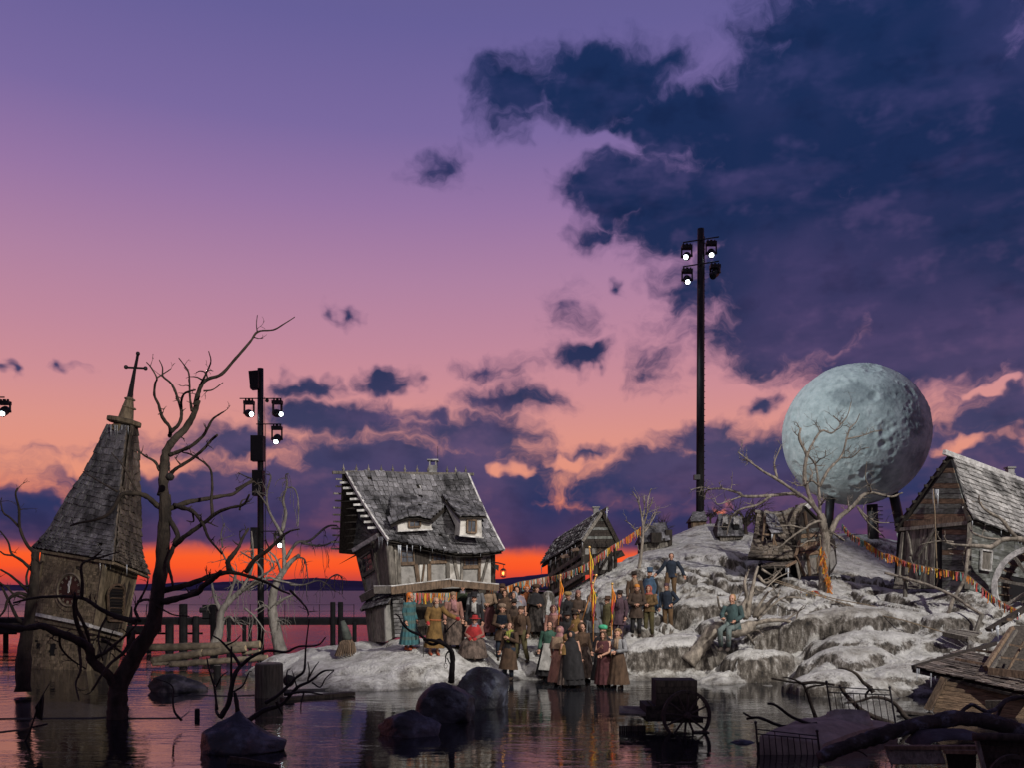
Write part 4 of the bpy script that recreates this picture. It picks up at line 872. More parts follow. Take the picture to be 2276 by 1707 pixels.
    def s1b(u, v): return s1(u, v)+Vector((0,0,.16*math.sin(math.pi*min(1, u*1.1))*(1-v)))
    g = [[s1b(i/8, j/6)-Vector((0,0,.03)) for i in range(9)] for j in range(7)]; mb = MB(); mb.loft(g, cap=False, closed=False); mb.loft([[p-Vector((0,0,.05)) for p in r] for r in g], cap=False, closed=False); dr = mb.build('dormer_roof', WDK, H)
    shingles(dr, s1b, 6, .18, SHG, 300, .045, 1.35, .06, .01, None, 35)
    MB().beam(P('Z5',565,628,29.85), P('Z5',832,614,30.4), .05, .08).build('dormer_sill', FRO, dw)
    D2 = PL(P('Z5',1050,530,30.6), P('Z5',1215,530,31.0), P('Z5',1042,656,30.6))
    dw2 = MB().prism(D2.poly('Z5', [(1052,525),(1208,525),(1216,674),(1042,656)]), .4).build('dormer', PLW, H)
    window(dw2, D2, 'Z5', [(1098,636),(1166,640),(1168,542),(1100,540)], 2, 1, .06)
    MB().prism([P('Z5',1050,528,30.62), P('Z5',1042,656,30.62), P('Z5',905,362,32.2)], .08).build('dormer_cheek', PLW, H)
    s2 = quadsurf(P('Z5',1040,528,30.45), P('Z5',1246,520,30.95), surf(1.0,.60)+Vector((0,0,.12)), P('Z5',888,346,32.3))
    dr2 = MB().prism([s2(0,0), s2(1,0), s2(1,1), s2(0,1)], .05).build('dormer_roof', WDK, H)
    shingles(dr2, s2, 7, .18, SHG, 300, .045, 1.35, .06, .01, None, 36)
    MB().beam(P('Z5',1036,660,30.5), P('Z5',1222,678,30.95), .05, .08).build('dormer_sill', FRO, dw2)
    icicles(H, el, er, 6, .22, 6); icicles(H, P('Z5',420,670,30), P('Z5',470,670,29.7), 5, .5, 7); icicles(H, P('Z5',560,735,29.7), P('Z5',680,738,29.8), 5, .4, 8)
    # lantern
    L = thing('hanging_lantern', 'small lit iron lantern hanging from a bracket at the right corner of the half-timbered house', 'lantern', P('Z5',1375,970,31.6))
    MB().tube([P('Z5',1300,868,31.8), P('Z5',1340,872,31.7), P('Z5',1392,885,31.6)], .022, 6).build('bracket', IRN, L)
    mb = MB(); mb.prism([P('Z5',1312,880,31.7), P('Z5',1345,890,31.7), P('Z5',1340,935,31.7), P('Z5',1322,920,31.7), P('Z5',1318,950,31.7), P('Z5',1312,930,31.7)], .02); mb.build('deer_cutout', IRN, L)
    c = P('Z5',1378,950,31.6); MB().tube([P('Z5',1380,884,31.6), c+Vector((0,0,.15))], .008, 4).build('chain', IRN, L)
    mb = MB(); mb.lathe([(.10,.09),(.11,.10),(.05,.16),(.02,.17)], c, 8); mb.lathe([(.03,-.16),(.09,-.13),(.09,-.11)], c, 8)
    for k in range(4): a = k*math.pi/2+.4; mb.tube([c+Vector((.095*math.cos(a),.095*math.sin(a),-.12)), c+Vector((.1*math.cos(a),.1*math.sin(a),.1))], .008, 4)
    mb.build('lantern_frame', IRN, L)
    MB().ball(c-Vector((0,0,.01)), .05, 10, 6, (1,1,1.3)).build('flame_glass', mat('lit_flame', (.9,.45,.1), .5, .1, 3, bump=0, emit=((1,.42,.10), 2.2)), L, smooth=True)
house()
# ---------------------------------------------------------------- water mill barn (right)
def barn():
    B = thing('water_mill', 'weathered board water mill with steep frosted shingle roof at the right edge', 'barn', (13.5, 30.5, 2.3))
    cT = P('Y4',738,672,29.3); cB = P('Y4',712,1245,29.3); sR = P('Y4',1260,860,31.2); gL = P('Y4',130,760,32.3); ap = P('Y4',578,152,30.6); apR = P('Y4',1270,400,32.6)
    gP = PL(cT, cB, gL); sP = PL(cT, cB, sR)
    eL = P('Y4',742,668,29.1); eR = P('Y4',1275,850,30.9)
    surf = quadsurf(eL, eR, apR, ap)
    roof = MB().prism([surf(0,0), surf(1,0), surf(1,1), surf(0,1)], .12).build('roof', WDK, B)
    shingles(roof, surf, 13, .26, SHW, 300, .05, 1.35, .05, .012, None, 41)
    lo = P('Y4',118,752,32.2); bk = lo+(apR-ap)
    MB().prism([ap+Vector((-.05,0,.06)), lo+Vector((0,0,.04)), bk, apR], .1).build('back_roof', WDK, B)
    for k in range(9):
        t = .05+k*.11; p = ap.lerp(lo, t); MB().beam(p+Vector((-.22,-.12,.02)), p+Vector((.3,.2,.05)), .09, .05).build('lath', WDK, B)
    for k in range(7):
        p = ap.lerp(cT, .1+k*.13); MB().beam(p+Vector((-.10,-.12,-.12)), p+Vector((.1,.2,-.1)), .10, .08).build('purlin', FRO, B)
    MB().beam(P('Y4',522,95,30.3), P('Y4',1275,375,32.7), .16, .12).build('ridge_board', FRO, B)
    MB().beam(ap+Vector((-.02,-.06,.02)), lo+Vector((0,-.06,-.05)), .16, .06).build('verge_board', WDK, B)
    c = P('Y4',1072,280,32.2); ch = MB(); ch.box(c, (.22,.22,.5)); ch.box(c+Vector((0,0,.22)), (.30,.30,.06)); ch.box(c+Vector((0,0,-.02)), (.27,.27,.05)); ch.build('chimney', STO, roof)
    # gable wall and side wall: every board
    gw = MB().prism(gP.poly('Y4', [(738,672),(578,160),(135,758),(95,1245),(712,1245)]), .1).build('gable_wall', BLK, B)
    for k in range(24):
        y = 230+k*43; yb = y+40
        if y < 700:
            f = lambda yy: (578-(578-135)*min(1, (yy-160)/598), 578+(738-578)*min(1, (yy-160)/512))
            (l0, r0), (l1, r1) = f(y), f(yb); MB().prism(gP.poly('Y4', [(l0+14,y),(r0-4,y),(r1-4,yb),(l1+14,yb)], .02+.01*random.random()), .03).build('board', WGN if k % 3 else WBH, gw)
        else:
            MB().prism(gP.poly('Y4', [(505,y),(730,y+4),(728,yb+4),(505,yb)], .02), .03).build('board', WGN if k % 4 else WBH, gw)
    planks(gw, gP.poly('Y4', [(108,1235),(165,765),(450,720),(440,1240)], .04), 9, WGR, .03, .1, .02, seed=14)
    for a, b, w in (((190,700),(735,655),.20),((150,745),(720,690),.12),((178,770),(130,1230),.12),((215,760),(245,960),.08),((470,700),(300,970),.1),((230,975),(320,1190),.08),((380,1000),(300,1200),.07)):
        mb = MB(); gP.bar(mb, 'Y4', a, b, w, .07, .05); mb.build('timber', WBR if w > .15 else WGR, gw)
    sw = MB().prism(sP.poly('Y4', [(738,672),(1260,860),(1260,1420),(985,1330),(706,1250)]), .1).build('side_wall', BLK, B)
    for k in range(21):
        y = 690+k*31; d = lambda x, yy: yy+(x-738)*(.34-.012*k)
        x1 = 1250 if k < 12 else 1000
        MB().prism(sP.poly('Y4', [(738-k*1.5,y),(x1,d(x1,y)),(x1,d(x1,y)+28),(738-k*1.5,y+28)], .02+.012*random.random()), .03).build('board', WGN, sw)
    sh = MB().prism(sP.poly('Y4', [(838,918),(918,930),(908,1090),(832,1078)], .09), .05).build('shutter', WGR, B)
    mb = MB()
    for a, b in (((834,915),(922,928)),((922,928),(910,1092)),((910,1092),(829,1080)),((829,1080),(834,915))): sP.bar(mb, 'Y4', a, b, .05, .06, .08)
    mb.build('shutter_frame', FRO, B)
    MB().beam(cT+(gP.n+sP.n)*.04, cB+(gP.n+sP.n)*.04, .16, .12, gP.n+sP.n).build('corner_post', WGR, B)
    icicles(B, eL, eR, 7, .28, 5); icicles(B, P('Y4',430,410,30.4), P('Y4',480,410,30.4), 3, .6, 6); icicles(B, lo, lo.lerp(ap,.5), 9, .45, 7)
    MB().tube([P('Y4',430,405,29.9), P('Y4',445,600,29.8), P('Y4',455,900,29.7), P('Y4',468,1180,29.6), P('Y4',455,1230,29.6)], .02, 5).build('hanging_rope', ROP, B)
    # leaning door leaf
    dr = thing('door_leaf', 'old plank door leaning against the mill gable beside the fence', 'door', P('Y4',200,1240,31))
    planks(dr, [P('Y4',95,1240,31.2), P('Y4',122,1130,31.5), P('Y4',325,1175,30.8), P('Y4',325,1245,30.5)], 7, WGR, .03, .05, .01, name='plank', seed=5)
    MB().beam(P('Y4',108,1190,31.2), P('Y4',322,1215,30.5), .05, .04).build('ledge', WGR, dr)
barn()
# ---------------------------------------------------------------- mill wheel
def mill_wheel():
    c = P('Y4',1330,1235,27.8); r = 1.3
    W = thing('mill_wheel', 'big frosted wooden mill wheel with paddles cut by the right edge', 'mill wheel', (c.x, c.y, c.z-r))
    ax = Vector((-.80,-.58,.06)).normalized(); u = ax.cross(Vector((0,0,1))).normalized(); w = u.cross(ax)
    M3 = Matrix((u, w, ax)).transposed()
    for s in (-.36, .36):
        mb = MB(); cc = c+ax*s; N = 40
        rings = []
        for k in range(N+1):
            a = 2*math.pi*k/N; d = u*math.cos(a)+w*math.sin(a); rings.append([cc+d*(r-.17)-ax*.04, cc+d*r-ax*.04, cc+d*r+ax*.04, cc+d*(r-.17)+ax*.04])
        mb.loft(rings, cap=False); mb.build('rim', FRO if s > 0 else WGR, W)
        for k in range(8):
            a = 2*math.pi*k/8+.2; d = u*math.cos(a)+w*math.sin(a); MB().beam(cc+d*.1, cc+d*(r-.1), .09, .07, ax).build('spoke', WGR, W)
    for k in range(26):
        a = 2*math.pi*k/26; d = u*math.cos(a)+w*math.sin(a); t = d.cross(ax)
        p = [c+d*(r-.27)-ax*.35, c+d*(r-.27)+ax*.35, c+d*(r-.01)+ax*.35+t*.05, c+d*(r-.01)-ax*.35+t*.05]; MB().slab(p, .03).build('paddle', WBR, W)
    MB().tube([c-ax*.7, c+ax*.7], .1, 10).build('axle', WDK, W)
mill_wheel()
# ---------------------------------------------------------------- slanted half-timbered barn in the middle distance
def mid_barn():
    B = thing('leaning_barn', 'leaning half-timbered barn with steep shingled gable, behind the flag bearers', 'barn', (2.6, 37.5, 1.5))
    rf_ = P('Z8',762,278,36.6); rb_ = P('Z8',262,598,39.6); eb = P('Z8',108,862,38.6); ef = P('Z8',552,590,35.6)
    surf = quadsurf(eb, ef, rf_, rb_); roof = MB().prism([surf(0,0), surf(1,0), surf(1,1), surf(0,1)], .1).build('roof', WDK, B)
    shingles(roof, surf, 12, .24, SHG, 300, .05, 1.35, .08, .02, None, 51, flip=1)
    gR = P('Z8',905,605,37.4); bR = gR+(rb_-rf_)
    MB().prism([rf_+Vector((0,0,.05)), gR+Vector((.12,0,0)), bR, rb_+Vector((0,0,.05))], .1).build('back_roof', WDK, B)
    a1 = P('Z8',556,600,35.9); a0 = P('Z8',560,1000,35.9); b1 = P('Z8',190,830,38.4); gP = PL(a1, a0, gR); sP = PL(a1, a0, b1)
    gw = MB().prism(gP.poly('Z8', [(556,600),(758,300),(903,610),(908,935),(560,960)]), .1).build('gable_wall', WDK, B)
    for k in range(9):
        y = 350+k*32; f = lambda yy: (758-(758-556)*min(1,(yy-300)/300), 758+(903-758)*min(1,(yy-300)/300)); (l0,r0),(l1,r1) = f(y), f(y+29)
        MB().prism(gP.poly('Z8', [(l0+5,y),(r0-5,y),(r1-5,y+29),(l1+5,y+29)], .02), .03).build('board', WDK if k % 3 else WGN, gw)
    for pts in ([(735,740),(835,740),(835,905),(735,900)],[(860,760),(905,760),(905,925),(860,915)],[(570,640),(700,640),(700,730),(570,740)]): MB().prism(gP.poly('Z8', pts, .02), .03).build('plaster_panel', PLA, gw)
    for a, b, w in (((848,640),(845,930),.2),((740,900),(835,740),.1),((560,640),(905,640),.16),((560,600),(560,960),.16),((905,610),(905,930),.14),((640,640),(640,780),.1)):
        mb = MB(); gP.bar(mb, 'Z8', a, b, w, .07, .03); mb.build('timber', WDK, gw)
    sw = MB().prism(sP.poly('Z8', [(556,600),(190,835),(210,1230),(235,1225),(560,1010)]), .1).build('side_wall', WDK, B)
    for i in range(6):
        x0 = 200+i*58; x1 = x0+46; top = lambda x: 835-(x-190)*.64; 
        MB().prism(sP.poly('Z8', [(x0,top(x0)+20),(x1,top(x1)+20),(x1,top(x1)+120),(x0,top(x0)+120)], .015), .03).build('plaster_panel', PLA if i % 2 else WGR, sw)
        MB().prism(sP.poly('Z8', [(x0+4,top(x0)+230),(x1,top(x1)+230),(x1,top(x1)+330-i*8),(x0+4,top(x0)+330-i*8)], .015), .03).build('plaster_panel', WGR, sw)
        mb = MB(); sP.bar(mb, 'Z8', (x0-6,top(x0-6)+10), (x0+4,top(x0)+375-i*12), .13, .08, .03); mb.build('timber', WDK, sw)
    for d in (10,135,215,345):
        mb = MB(); sP.bar(mb, 'Z8', (192,835+d), (556,600+d), .16, .08, .04); mb.build('timber', WGR, sw)
    MB().prism([P('Z8',425,680,35.5), P('Z8',500,660,35.4), P('Z8',520,690,35.1), P('Z8',440,700,35.2)], .03).build('shutter', WBR, B)
    MB().prism([P('Z8',312,750,36.1), P('Z8',390,730,36), P('Z8',418,760,35.7), P('Z8',330,775,35.8)], .03).build('shutter', WBR, B)
    MB().prism([P('Z8',905,700,36.8), P('Z8',970,690,36.6), P('Z8',1002,742,36.4), P('Z8',920,775,36.5)], .05).build('hatch', WDK, B)
    MB().prism([P('Z8',690,710,36), P('Z8',740,665,36), P('Z8',752,680,35.7), P('Z8',710,720,35.7)], .03).build('shutter', WBR, B)
    c = P('Z8',695,285,37.5); ch = MB(); ch.box(c, (.22,.22,.35)); ch.box(c+Vector((0,0,.2)), (.32,.32,.05)); ch.build('chimney', STO, roof)
    MB().beam(P('Z8',820,240,36.2), rb_+Vector((0,0,.04)), .12, .1).build('ridge_board', WGR, B)
    MB().beam(rf_+Vector((0,-.05,-.02)), gR+Vector((.1,-.05,-.05)), .13, .05).build('verge_board', WDK, B); MB().beam(rf_+Vector((0,-.05,-.02)), ef+Vector((0,-.05,-.03)), .12, .05).build('verge_board', WGR, B)
    icicles(B, eb, ef, 12, .4, 3); icicles(B, P('Z8',810,240,36.2), P('Z8',820,240,36.2), 3, .7, 4)
mid_barn()
# ---------------------------------------------------------------- collapsing shingled house on the hill
def hill_house():
    B = thing('sagging_house', 'small sagging house with swaybacked shingle roof and open dormer, half sunk in the hill', 'house', (11.5, 36, 3))
    q = lambda x, y, Y: P('Y3', x, y, Y)
    bot = curve([q(632,845,34.4), q(800,850,34.2), q(1000,862,34.2), q(1185,850,34.4)], 6); top = curve([q(722,298,36), q(900,325,36), q(1010,330,36), q(1140,290,36), q(1292,222,36)], 5)
    mid = curve([q(703,560,35.4), q(870,600,35.2), q(1060,600,35.2), q(1252,580,35.4)], 6)
    def at(c, u): t = u*(len(c)-1); k = min(int(t), len(c)-2); return c[k].lerp(c[k+1], t-k)
    def surf(u, v):
        a, b, c = at(bot,u), at(mid,u), at(top,u); return a*(1-v)*(1-2*v)+b*4*v*(1-v)+c*v*(2*v-1)
    g = [[surf(i/12, j/8) for i in range(13)] for j in range(9)]; mb = MB(); mb.loft(g, cap=False, closed=False); mb.loft([[p+Vector((0,.08,-.05)) for p in r] for r in g], cap=False, closed=False); roof = mb.build('roof', WDK, B)
    def hole(u, v): return .27 < u < .53 and .38 < v < .92
    shingles(roof, surf, 13, .19, SHB, 300, .045, 1.35, .08, .03, lambda u, v: .29 < u < .47 and .42 < v < .88, 61)
    sf = quadsurf(q(905,560,34.2), q(1045,545,34.4), q(960,352,35.6), q(832,342,35.4)); dr = MB().prism([sf(0,0), sf(1,0), sf(1,1), sf(0,1)], .05).build('dormer_roof', WDK, B)
    shingles(dr, sf, 6, .15, SHG, 300, .02, 1.5, .08, .02, None, 62)
    for a, b in (((900,560),(965,690)),((835,350),(800,640)),((935,560),(930,680)),((800,560),(890,570))): MB().beam(q(*a,34.3), q(*b,34.4), .07, .06).build('dormer_post', WBR, B)
    MB().tube(curve([q(715,295,35.9), q(900,322,35.9), q(1010,328,35.9), q(1140,286,35.9), q(1310,210,35.9)], 4), .06, 5).build('ridge_board', WGR, B)
    MB().beam(q(1300,225,35.8), q(1345,270,35.7), .2, .04).build('ridge_cap', FRO, B)
    a1 = q(1195,640,34.6); a0 = q(1240,1040,34.6); gP = PL(a1, a0, q(1640,700,37))
    gw = MB().prism(gP.poly('Y3', [(1290,230),(1480,440),(1640,640),(1660,900),(1590,1040),(1245,1045),(1190,830)]), .1).build('gable_wall', WDK, B)
    for k in range(7):
        y = 480+k*52; MB().prism(gP.poly('Y3', [(1265-k*6,y+30),(1500,y),(1500,y+46),(1258-k*6,y+76)], .03), .03).build('board', WBH if k % 2 else WGN, gw)
    for pts in ([(1215,790),(1320,770),(1345,1020),(1255,1040)],[(1570,700),(1620,690),(1650,900),(1590,980)]): MB().prism(gP.poly('Y3', pts, .03), .03).build('plaster_panel', PLA, gw)
    MB().prism(gP.poly('Y3', [(1335,840),(1420,830),(1440,1010),(1355,1030)], .05), .03).build('door', WGR, gw)
    for a, b, w in (((1190,830),(1290,1040),.1),((1230,740),(1400,700),.14),((1350,1040),(1320,780),.1),((1440,830),(1450,1010),.09),((1230,640),(1180,830),.08),((1290,300),(1350,700),.06)):
        mb = MB(); gP.bar(mb, 'Y3', a, b, w, .08, .05); mb.build('timber', WBR, gw)
    MB().prism([gP.at('Y3',1300,235,.1), gP.at('Y3',1490,430,.1), gP.at('Y3',1750,635,.1), gP.at('Y3',1700,610,-1.4), q(1300,232,36.8)], .06).build('back_roof', WDK, B)
    MB().prism([q(758,900,34.9), q(1200,880,34.9), q(1240,1110,34.9), q(760,1110,34.9)], .1).build('dark_porch', BLK, B)
    sp = quadsurf(q(785,945,33.6), q(1065,940,33.5), q(1185,872,34.4), q(870,900,34.6)); pr = MB().prism([sp(0,0), sp(1,0), sp(1,1), sp(0,1)], .04).build('porch_roof', WDK, B)
    shingles(pr, sp, 4, .15, SHB, 300, .02, 1.5, .08, .02, None, 63)
    MB().beam(q(1060,940,33.6), q(1190,875,34.2), .1, .06).build('porch_beam', WBR, B); MB().beam(q(1190,880,34.2), q(1240,1110,34.3), .09, .08).build('porch_post', WGR, B)
    icicles(B, q(1070,950,33.6), q(1100,950,33.6), 3, .5, 2); icicles(B, q(905,560,34.2), q(940,560,34.2), 3, .35, 4)
hill_house()
# ---------------------------------------------------------------- tiny huts on the skyline (scenery in reduced scale)
def hut(label, z, wall, roof, Y, dY, sm, wm, seed, extra=None, name='tiny_hut'):
    """wall: bl, br, tr, tl of the front; roof: bl, br, tr, tl of the shingled slope"""
    b = P(z, wall[0][0], wall[0][1], Y); T = thing(name, label, 'hut', b)
    f = [P(z, x, y, Y) for x, y in wall]; bk = [p+Vector((0,dY,0)) for p in f]; wl = MB().box8([f[0],f[1],bk[1],bk[0],f[3],f[2],bk[2],bk[3]]).build('wall', WDK, T)
    planks(wl, [f[0]+Vector((0,-.02,0)), f[3]+Vector((0,-.02,0)), f[2]+Vector((0,-.02,0)), f[1]+Vector((0,-.02,0))], 9, wm, .03, .12, .02, seed=seed)
    s = [P(z, x, y, Y-.15) for x, y in roof[:2]]+[P(z, x, y, Y+dY/2) for x, y in roof[2:]]; sf = quadsurf(*s)
    rf = MB().box8([s[0],s[1],s[1]+Vector((0,dY+.3,0)),s[0]+Vector((0,dY+.3,0)),s[3]-Vector((0,.05,.03)),s[2]-Vector((0,.05,.03)),s[2]+Vector((0,.05,-.03)),s[3]+Vector((0,.05,-.03))]).build('roof', WDK, T)
    shingles(rf, sf, 8, .13, sm, 150, .02, 1.5, .08, .03, None, seed)
    if extra: extra(T, Y)
    return T
def ex1(T, Y):
    for x in (370,495):
        s = quadsurf(P('Y3',x-28,450,Y-.1), P('Y3',x+35,450,Y-.1), P('Y3',x+30,368,Y+.3), P('Y3',x-22,368,Y+.3)); rf = MB().prism([s(0,0), s(1,0), s(1,1), s(0,1)], .04).build('dormer_roof', WDK, T); shingles(rf, s, 6, .11, SHW, 99, .02, 1.5, .08, .02, None, x)
        MB().box(P('Y3',x,480,Y+.1), (.28,.3,.2)).build('dormer', BLK, T)
hut('tiny dark hut with two light dormers on the hilltop, left of the sagging house', 'Y3', [(318,650),(575,610),(582,570),(305,575)], [(285,590),(592,585),(560,370),(292,338)], 43, 1.4, SHG, WGR, 71, ex1)
def ex2(T, Y):
    MB().box(P('Z8',1335,560,Y-.2), (.45,.5,.45)).build('dormer', WDK, T); MB().box(P('Z8',1470,580,Y+.2), (.3,.3,.9)).build('chimney', WDK, T)
hut('tiny grey shingled hut with pole fence wall beside the slender hill tree', 'Z8', [(1185,720),(1465,650),(1455,590),(1195,610)], [(1160,620),(1490,590),(1445,408),(1200,430)], 41, 1.4, SHG, WGR, 72, ex2)
hut('tiny hut at the foot of the tall lighting mast', 'Y1', [(134,1645),(215,1625),(208,1605),(134,1610)], [(128,1615),(220,1612),(205,1562),(140,1568)], 45.4, .9, SHG, WBR, 73)
# ---------------------------------------------------------------- collapsed house in the right foreground
def ruin():
    B = thing('collapsed_house', 'collapsed brown house sinking into the water at the right, its shingle roof slumped flat', 'house ruin', (9, 20, 0))
    q = lambda x, y, Y: P('W3', x, y, Y)
    sf = quadsurf(q(470,600,20.6), q(2300,1030,18.6), q(2300,640,20.6), q(1180,345,23))
    rf = MB().prism([sf(0,0)-Vector((0,0,.03)), sf(1,0)-Vector((0,0,.03)), sf(1,1)-Vector((0,0,.03)), sf(0,1)-Vector((0,0,.03))], .06).build('roof', WDK, B)
    shingles(rf, sf, 14, .22, SHR, 300, .03, 1.6, .12, .05, lambda u, v: v > .72 and u > .3 and (int(u*9)+int(v*9)) % 3 == 0, 81)
    fP = PL(q(970,745,20), q(780,1250,20), q(2200,1000,19))
    w = MB().prism(fP.poly('W3', [(970,745),(2250,1010),(2250,1330),(770,1330)]), .1).build('front_wall', WDK, B)
    for k in range(8):
        y = 790+k*68; x0 = 962-k*26; MB().prism(fP.poly('W3', [(x0,y),(2240,y+205),(2240,y+268),(x0-26,y+62)], .02+.01*random.random()), .03).build('plank', WBH, w)
    for a, b, wd in (((955,745),(690,1235),.12),((985,760),(745,1240),.05)):
        mb = MB(); fP.bar(mb, 'W3', a, b, wd, .10, .05); mb.build('corner_post', WBR, B)
    MB().beam(q(480,585,20.5), q(1750,215,24), .10, .08).build('roof_beam', WDK, B); MB().beam(q(1130,455,21.2), q(1600,540,20.6), .06, .05).build('roof_batten', WBR, B); MB().beam(q(1450,320,22.3), q(1700,355,22), .06, .05).build('roof_batten', WBR, B)
    # standing frame with grid
    MB().beam(q(1600,600,20.2), q(2010,-10,21.5), .13, .1).build('frame_post', WBR, B); MB().beam(q(1680,615,20), q(2060,20,21.3), .06, .08).build('frame_post', WGR, B)
    MB().prism([q(1640,610,20.5), q(2030,-60,21.8), q(2350,-60,21.8), q(2350,680,20.3)], .05).build('dark_boards', WDK, B)
    for a, b in (((1950,230),(2250,290)),((1830,430),(2250,480)),((2180,190),(1930,640))): MB().beam(q(*a,20.2), q(*b,20.0), .04, .04).build('lattice_bar', WBR, B)
    MB().beam(q(1640,640,19.9), q(2300,710,19.3), .16, .1).build('sill_beam', WBR, B)
    MB().beam(q(1600,1150,18.9), q(1850,1150,18.7), .16, .12).build('joist_end', WDK, B)
    for k, (x, y, l) in enumerate(((542,600,.20),(572,605,.1),(755,675,.22),(820,720,.05),(1125,790,.16),(1190,795,.23),(1815,920,.2),(1865,935,.2))):
        p = q(x,y,19.9); MB().tube([p, p+Vector((0,0,-l*1.4))], [.018,.004], 5).build('icicle', ICE, B)
    MB().beam(q(250,1260,19.5), q(700,1310,19.4), .05, .3).build('sunken_board', WDK, B)
ruin()
# ---------------------------------------------------------------- the moon ball
def moon():
    Y = 45; c = P('S',1901,967,Y); r = 156/2000*Y
    T = thing('moon_ball', 'huge pale cratered moon ball on dark legs above the hill', 'moon prop', (c.x, c.y, c.z-r-1.2))
    bm = bmesh.new(); bmesh.ops.create_icosphere(bm, subdivisions=7, radius=1); me = bpy.data.meshes.new('moon_globe'); bm.to_mesh(me); bm.free()
    n = len(me.vertices); v = np.empty(n*3); me.vertices.foreach_get('co', v); v = v.reshape(-1, 3); v /= np.linalg.norm(v, axis=1)[:,None]
    h = np.zeros(n); rg = np.random.RandomState(4)
    h += .010*(fbm(v[:,0]*3+20, v[:,2]*3+v[:,1]*2, 5)-.5)
    rug = np.clip((fbm(v[:,0]*2.2+50, v[:,2]*2.2+7, 3)-.45)*4, 0, 1)*np.clip(v[:,0]*1.2-v[:,2]*.7+.35, 0, 1)
    h += .045*rug*(fbm(v[:,0]*16+5, v[:,2]*16+v[:,1]*9, 4)-.5)
    for k in range(780):
        d = rg.normal(size=3); d[1] -= .7; d[0] += .28; d[2] -= .3; d /= np.linalg.norm(d)
        cr = rg.choice([.018,.026,.036,.05,.075,.12], p=[.3,.3,.2,.12,.06,.02])*rg.uniform(.8, 1.2)
        a = np.arccos(np.clip(v@d, -1, 1))/cr; m = a < 2
        q = a[m]; h[m] += cr*.20*np.where(q < 1, (q*q-1)*.9+.28*q**4, .28*np.exp(-((q-1)/.28)**2))
    v = v*(1+h[:,None])*r; me.vertices.foreach_set('co', (v+np.array(c-ORG[T.name])).ravel()); me.shade_smooth(); me.update()
    m = bpy.data.materials.new('moon_paint'); m.use_nodes = True; nt = NT(m.node_tree); b = nt.n['Principled BSDF']; b.inputs['Roughness'].default_value = .85; b.inputs['Specular IOR Level'].default_value = .15
    g = nt.new('ShaderNodeTexCoord').outputs['Object']; o = c-ORG[T.name]
    g = nt.vm('SCALE', nt.vm('SUBTRACT', g, tuple(o))) if False else nt.vm('SUBTRACT', g, tuple(o))
    n1 = nt.noise(g, .55, 5, .6); n2 = nt.noise(g, 2.4, 6, .65)
    w = nt.vm('ADD', g, nt.vm('MULTIPLY', nt.vm('SUBTRACT', nt.noise(g, .9, 4, .6, out=1), (.5,.5,.5)), (1.3,1.3,1.3)))
    col = nt.ramp(n2, [(.3,(.30,.345,.335)),(.5,(.43,.485,.465)),(.72,(.56,.605,.575))])
    mar = None
    for (x, z, s) in ((-1.25,1.35,.95),(.85,1.45,1.1),(1.7,.1,.9),(.2,-2.3,.7),(2.3,-1.6,.9),(-.4,.3,.0),(1.0,2.6,.0)):
        if s == 0: continue
        d = nt.vm('LENGTH', nt.vm('MULTIPLY', nt.vm('SUBTRACT', w, (x, -2.9, z)), (1, .4, 1.15)), out=1); q = nt.mr(d, s*.55, s*1.05, 1, 0, True); mar = q if mar is None else nt.math('MAXIMUM', mar, q)
    col = nt.mix(nt.math('MULTIPLY', mar, .72), col, nt.ramp(n2, [(.3,(.13,.155,.165)),(.7,(.26,.295,.295))]))
    nt.put(b.inputs['Base Color'], col); bp = nt.new('ShaderNodeBump'); bp.inputs['Strength'].default_value = .6; bp.inputs['Distance'].default_value = .12; nt.put(bp.inputs['Height'], nt.noise(g, 5, 7, .72)); nt.put(b.inputs['Normal'], bp.outputs[0])
    me.materials.append(m); ob = bpy.data.objects.new('moon_globe', me); COL.objects.link(ob); ob.parent = T; ORG[ob.name] = ORG[T.name]
    for a, b2, w_ in (((775,1230),(755,1560),.22),((1125,1290),(1138,1640),.27),((1300,1180),(1372,1520),.24)):
        p = P('Y2', *a, 44.6); q = P('Y2', *b2, 44.6); MB().tube([p, q], w_, 10).build('leg', IRN, T, smooth=True)
    for k in range(8):
        p = P('Y2', 1150+k*.6, 1310+k*34, 44.4); MB().tube([p, p+Vector((.38,0,0))], .02, 4).build('rung', IRN, T)
moon()
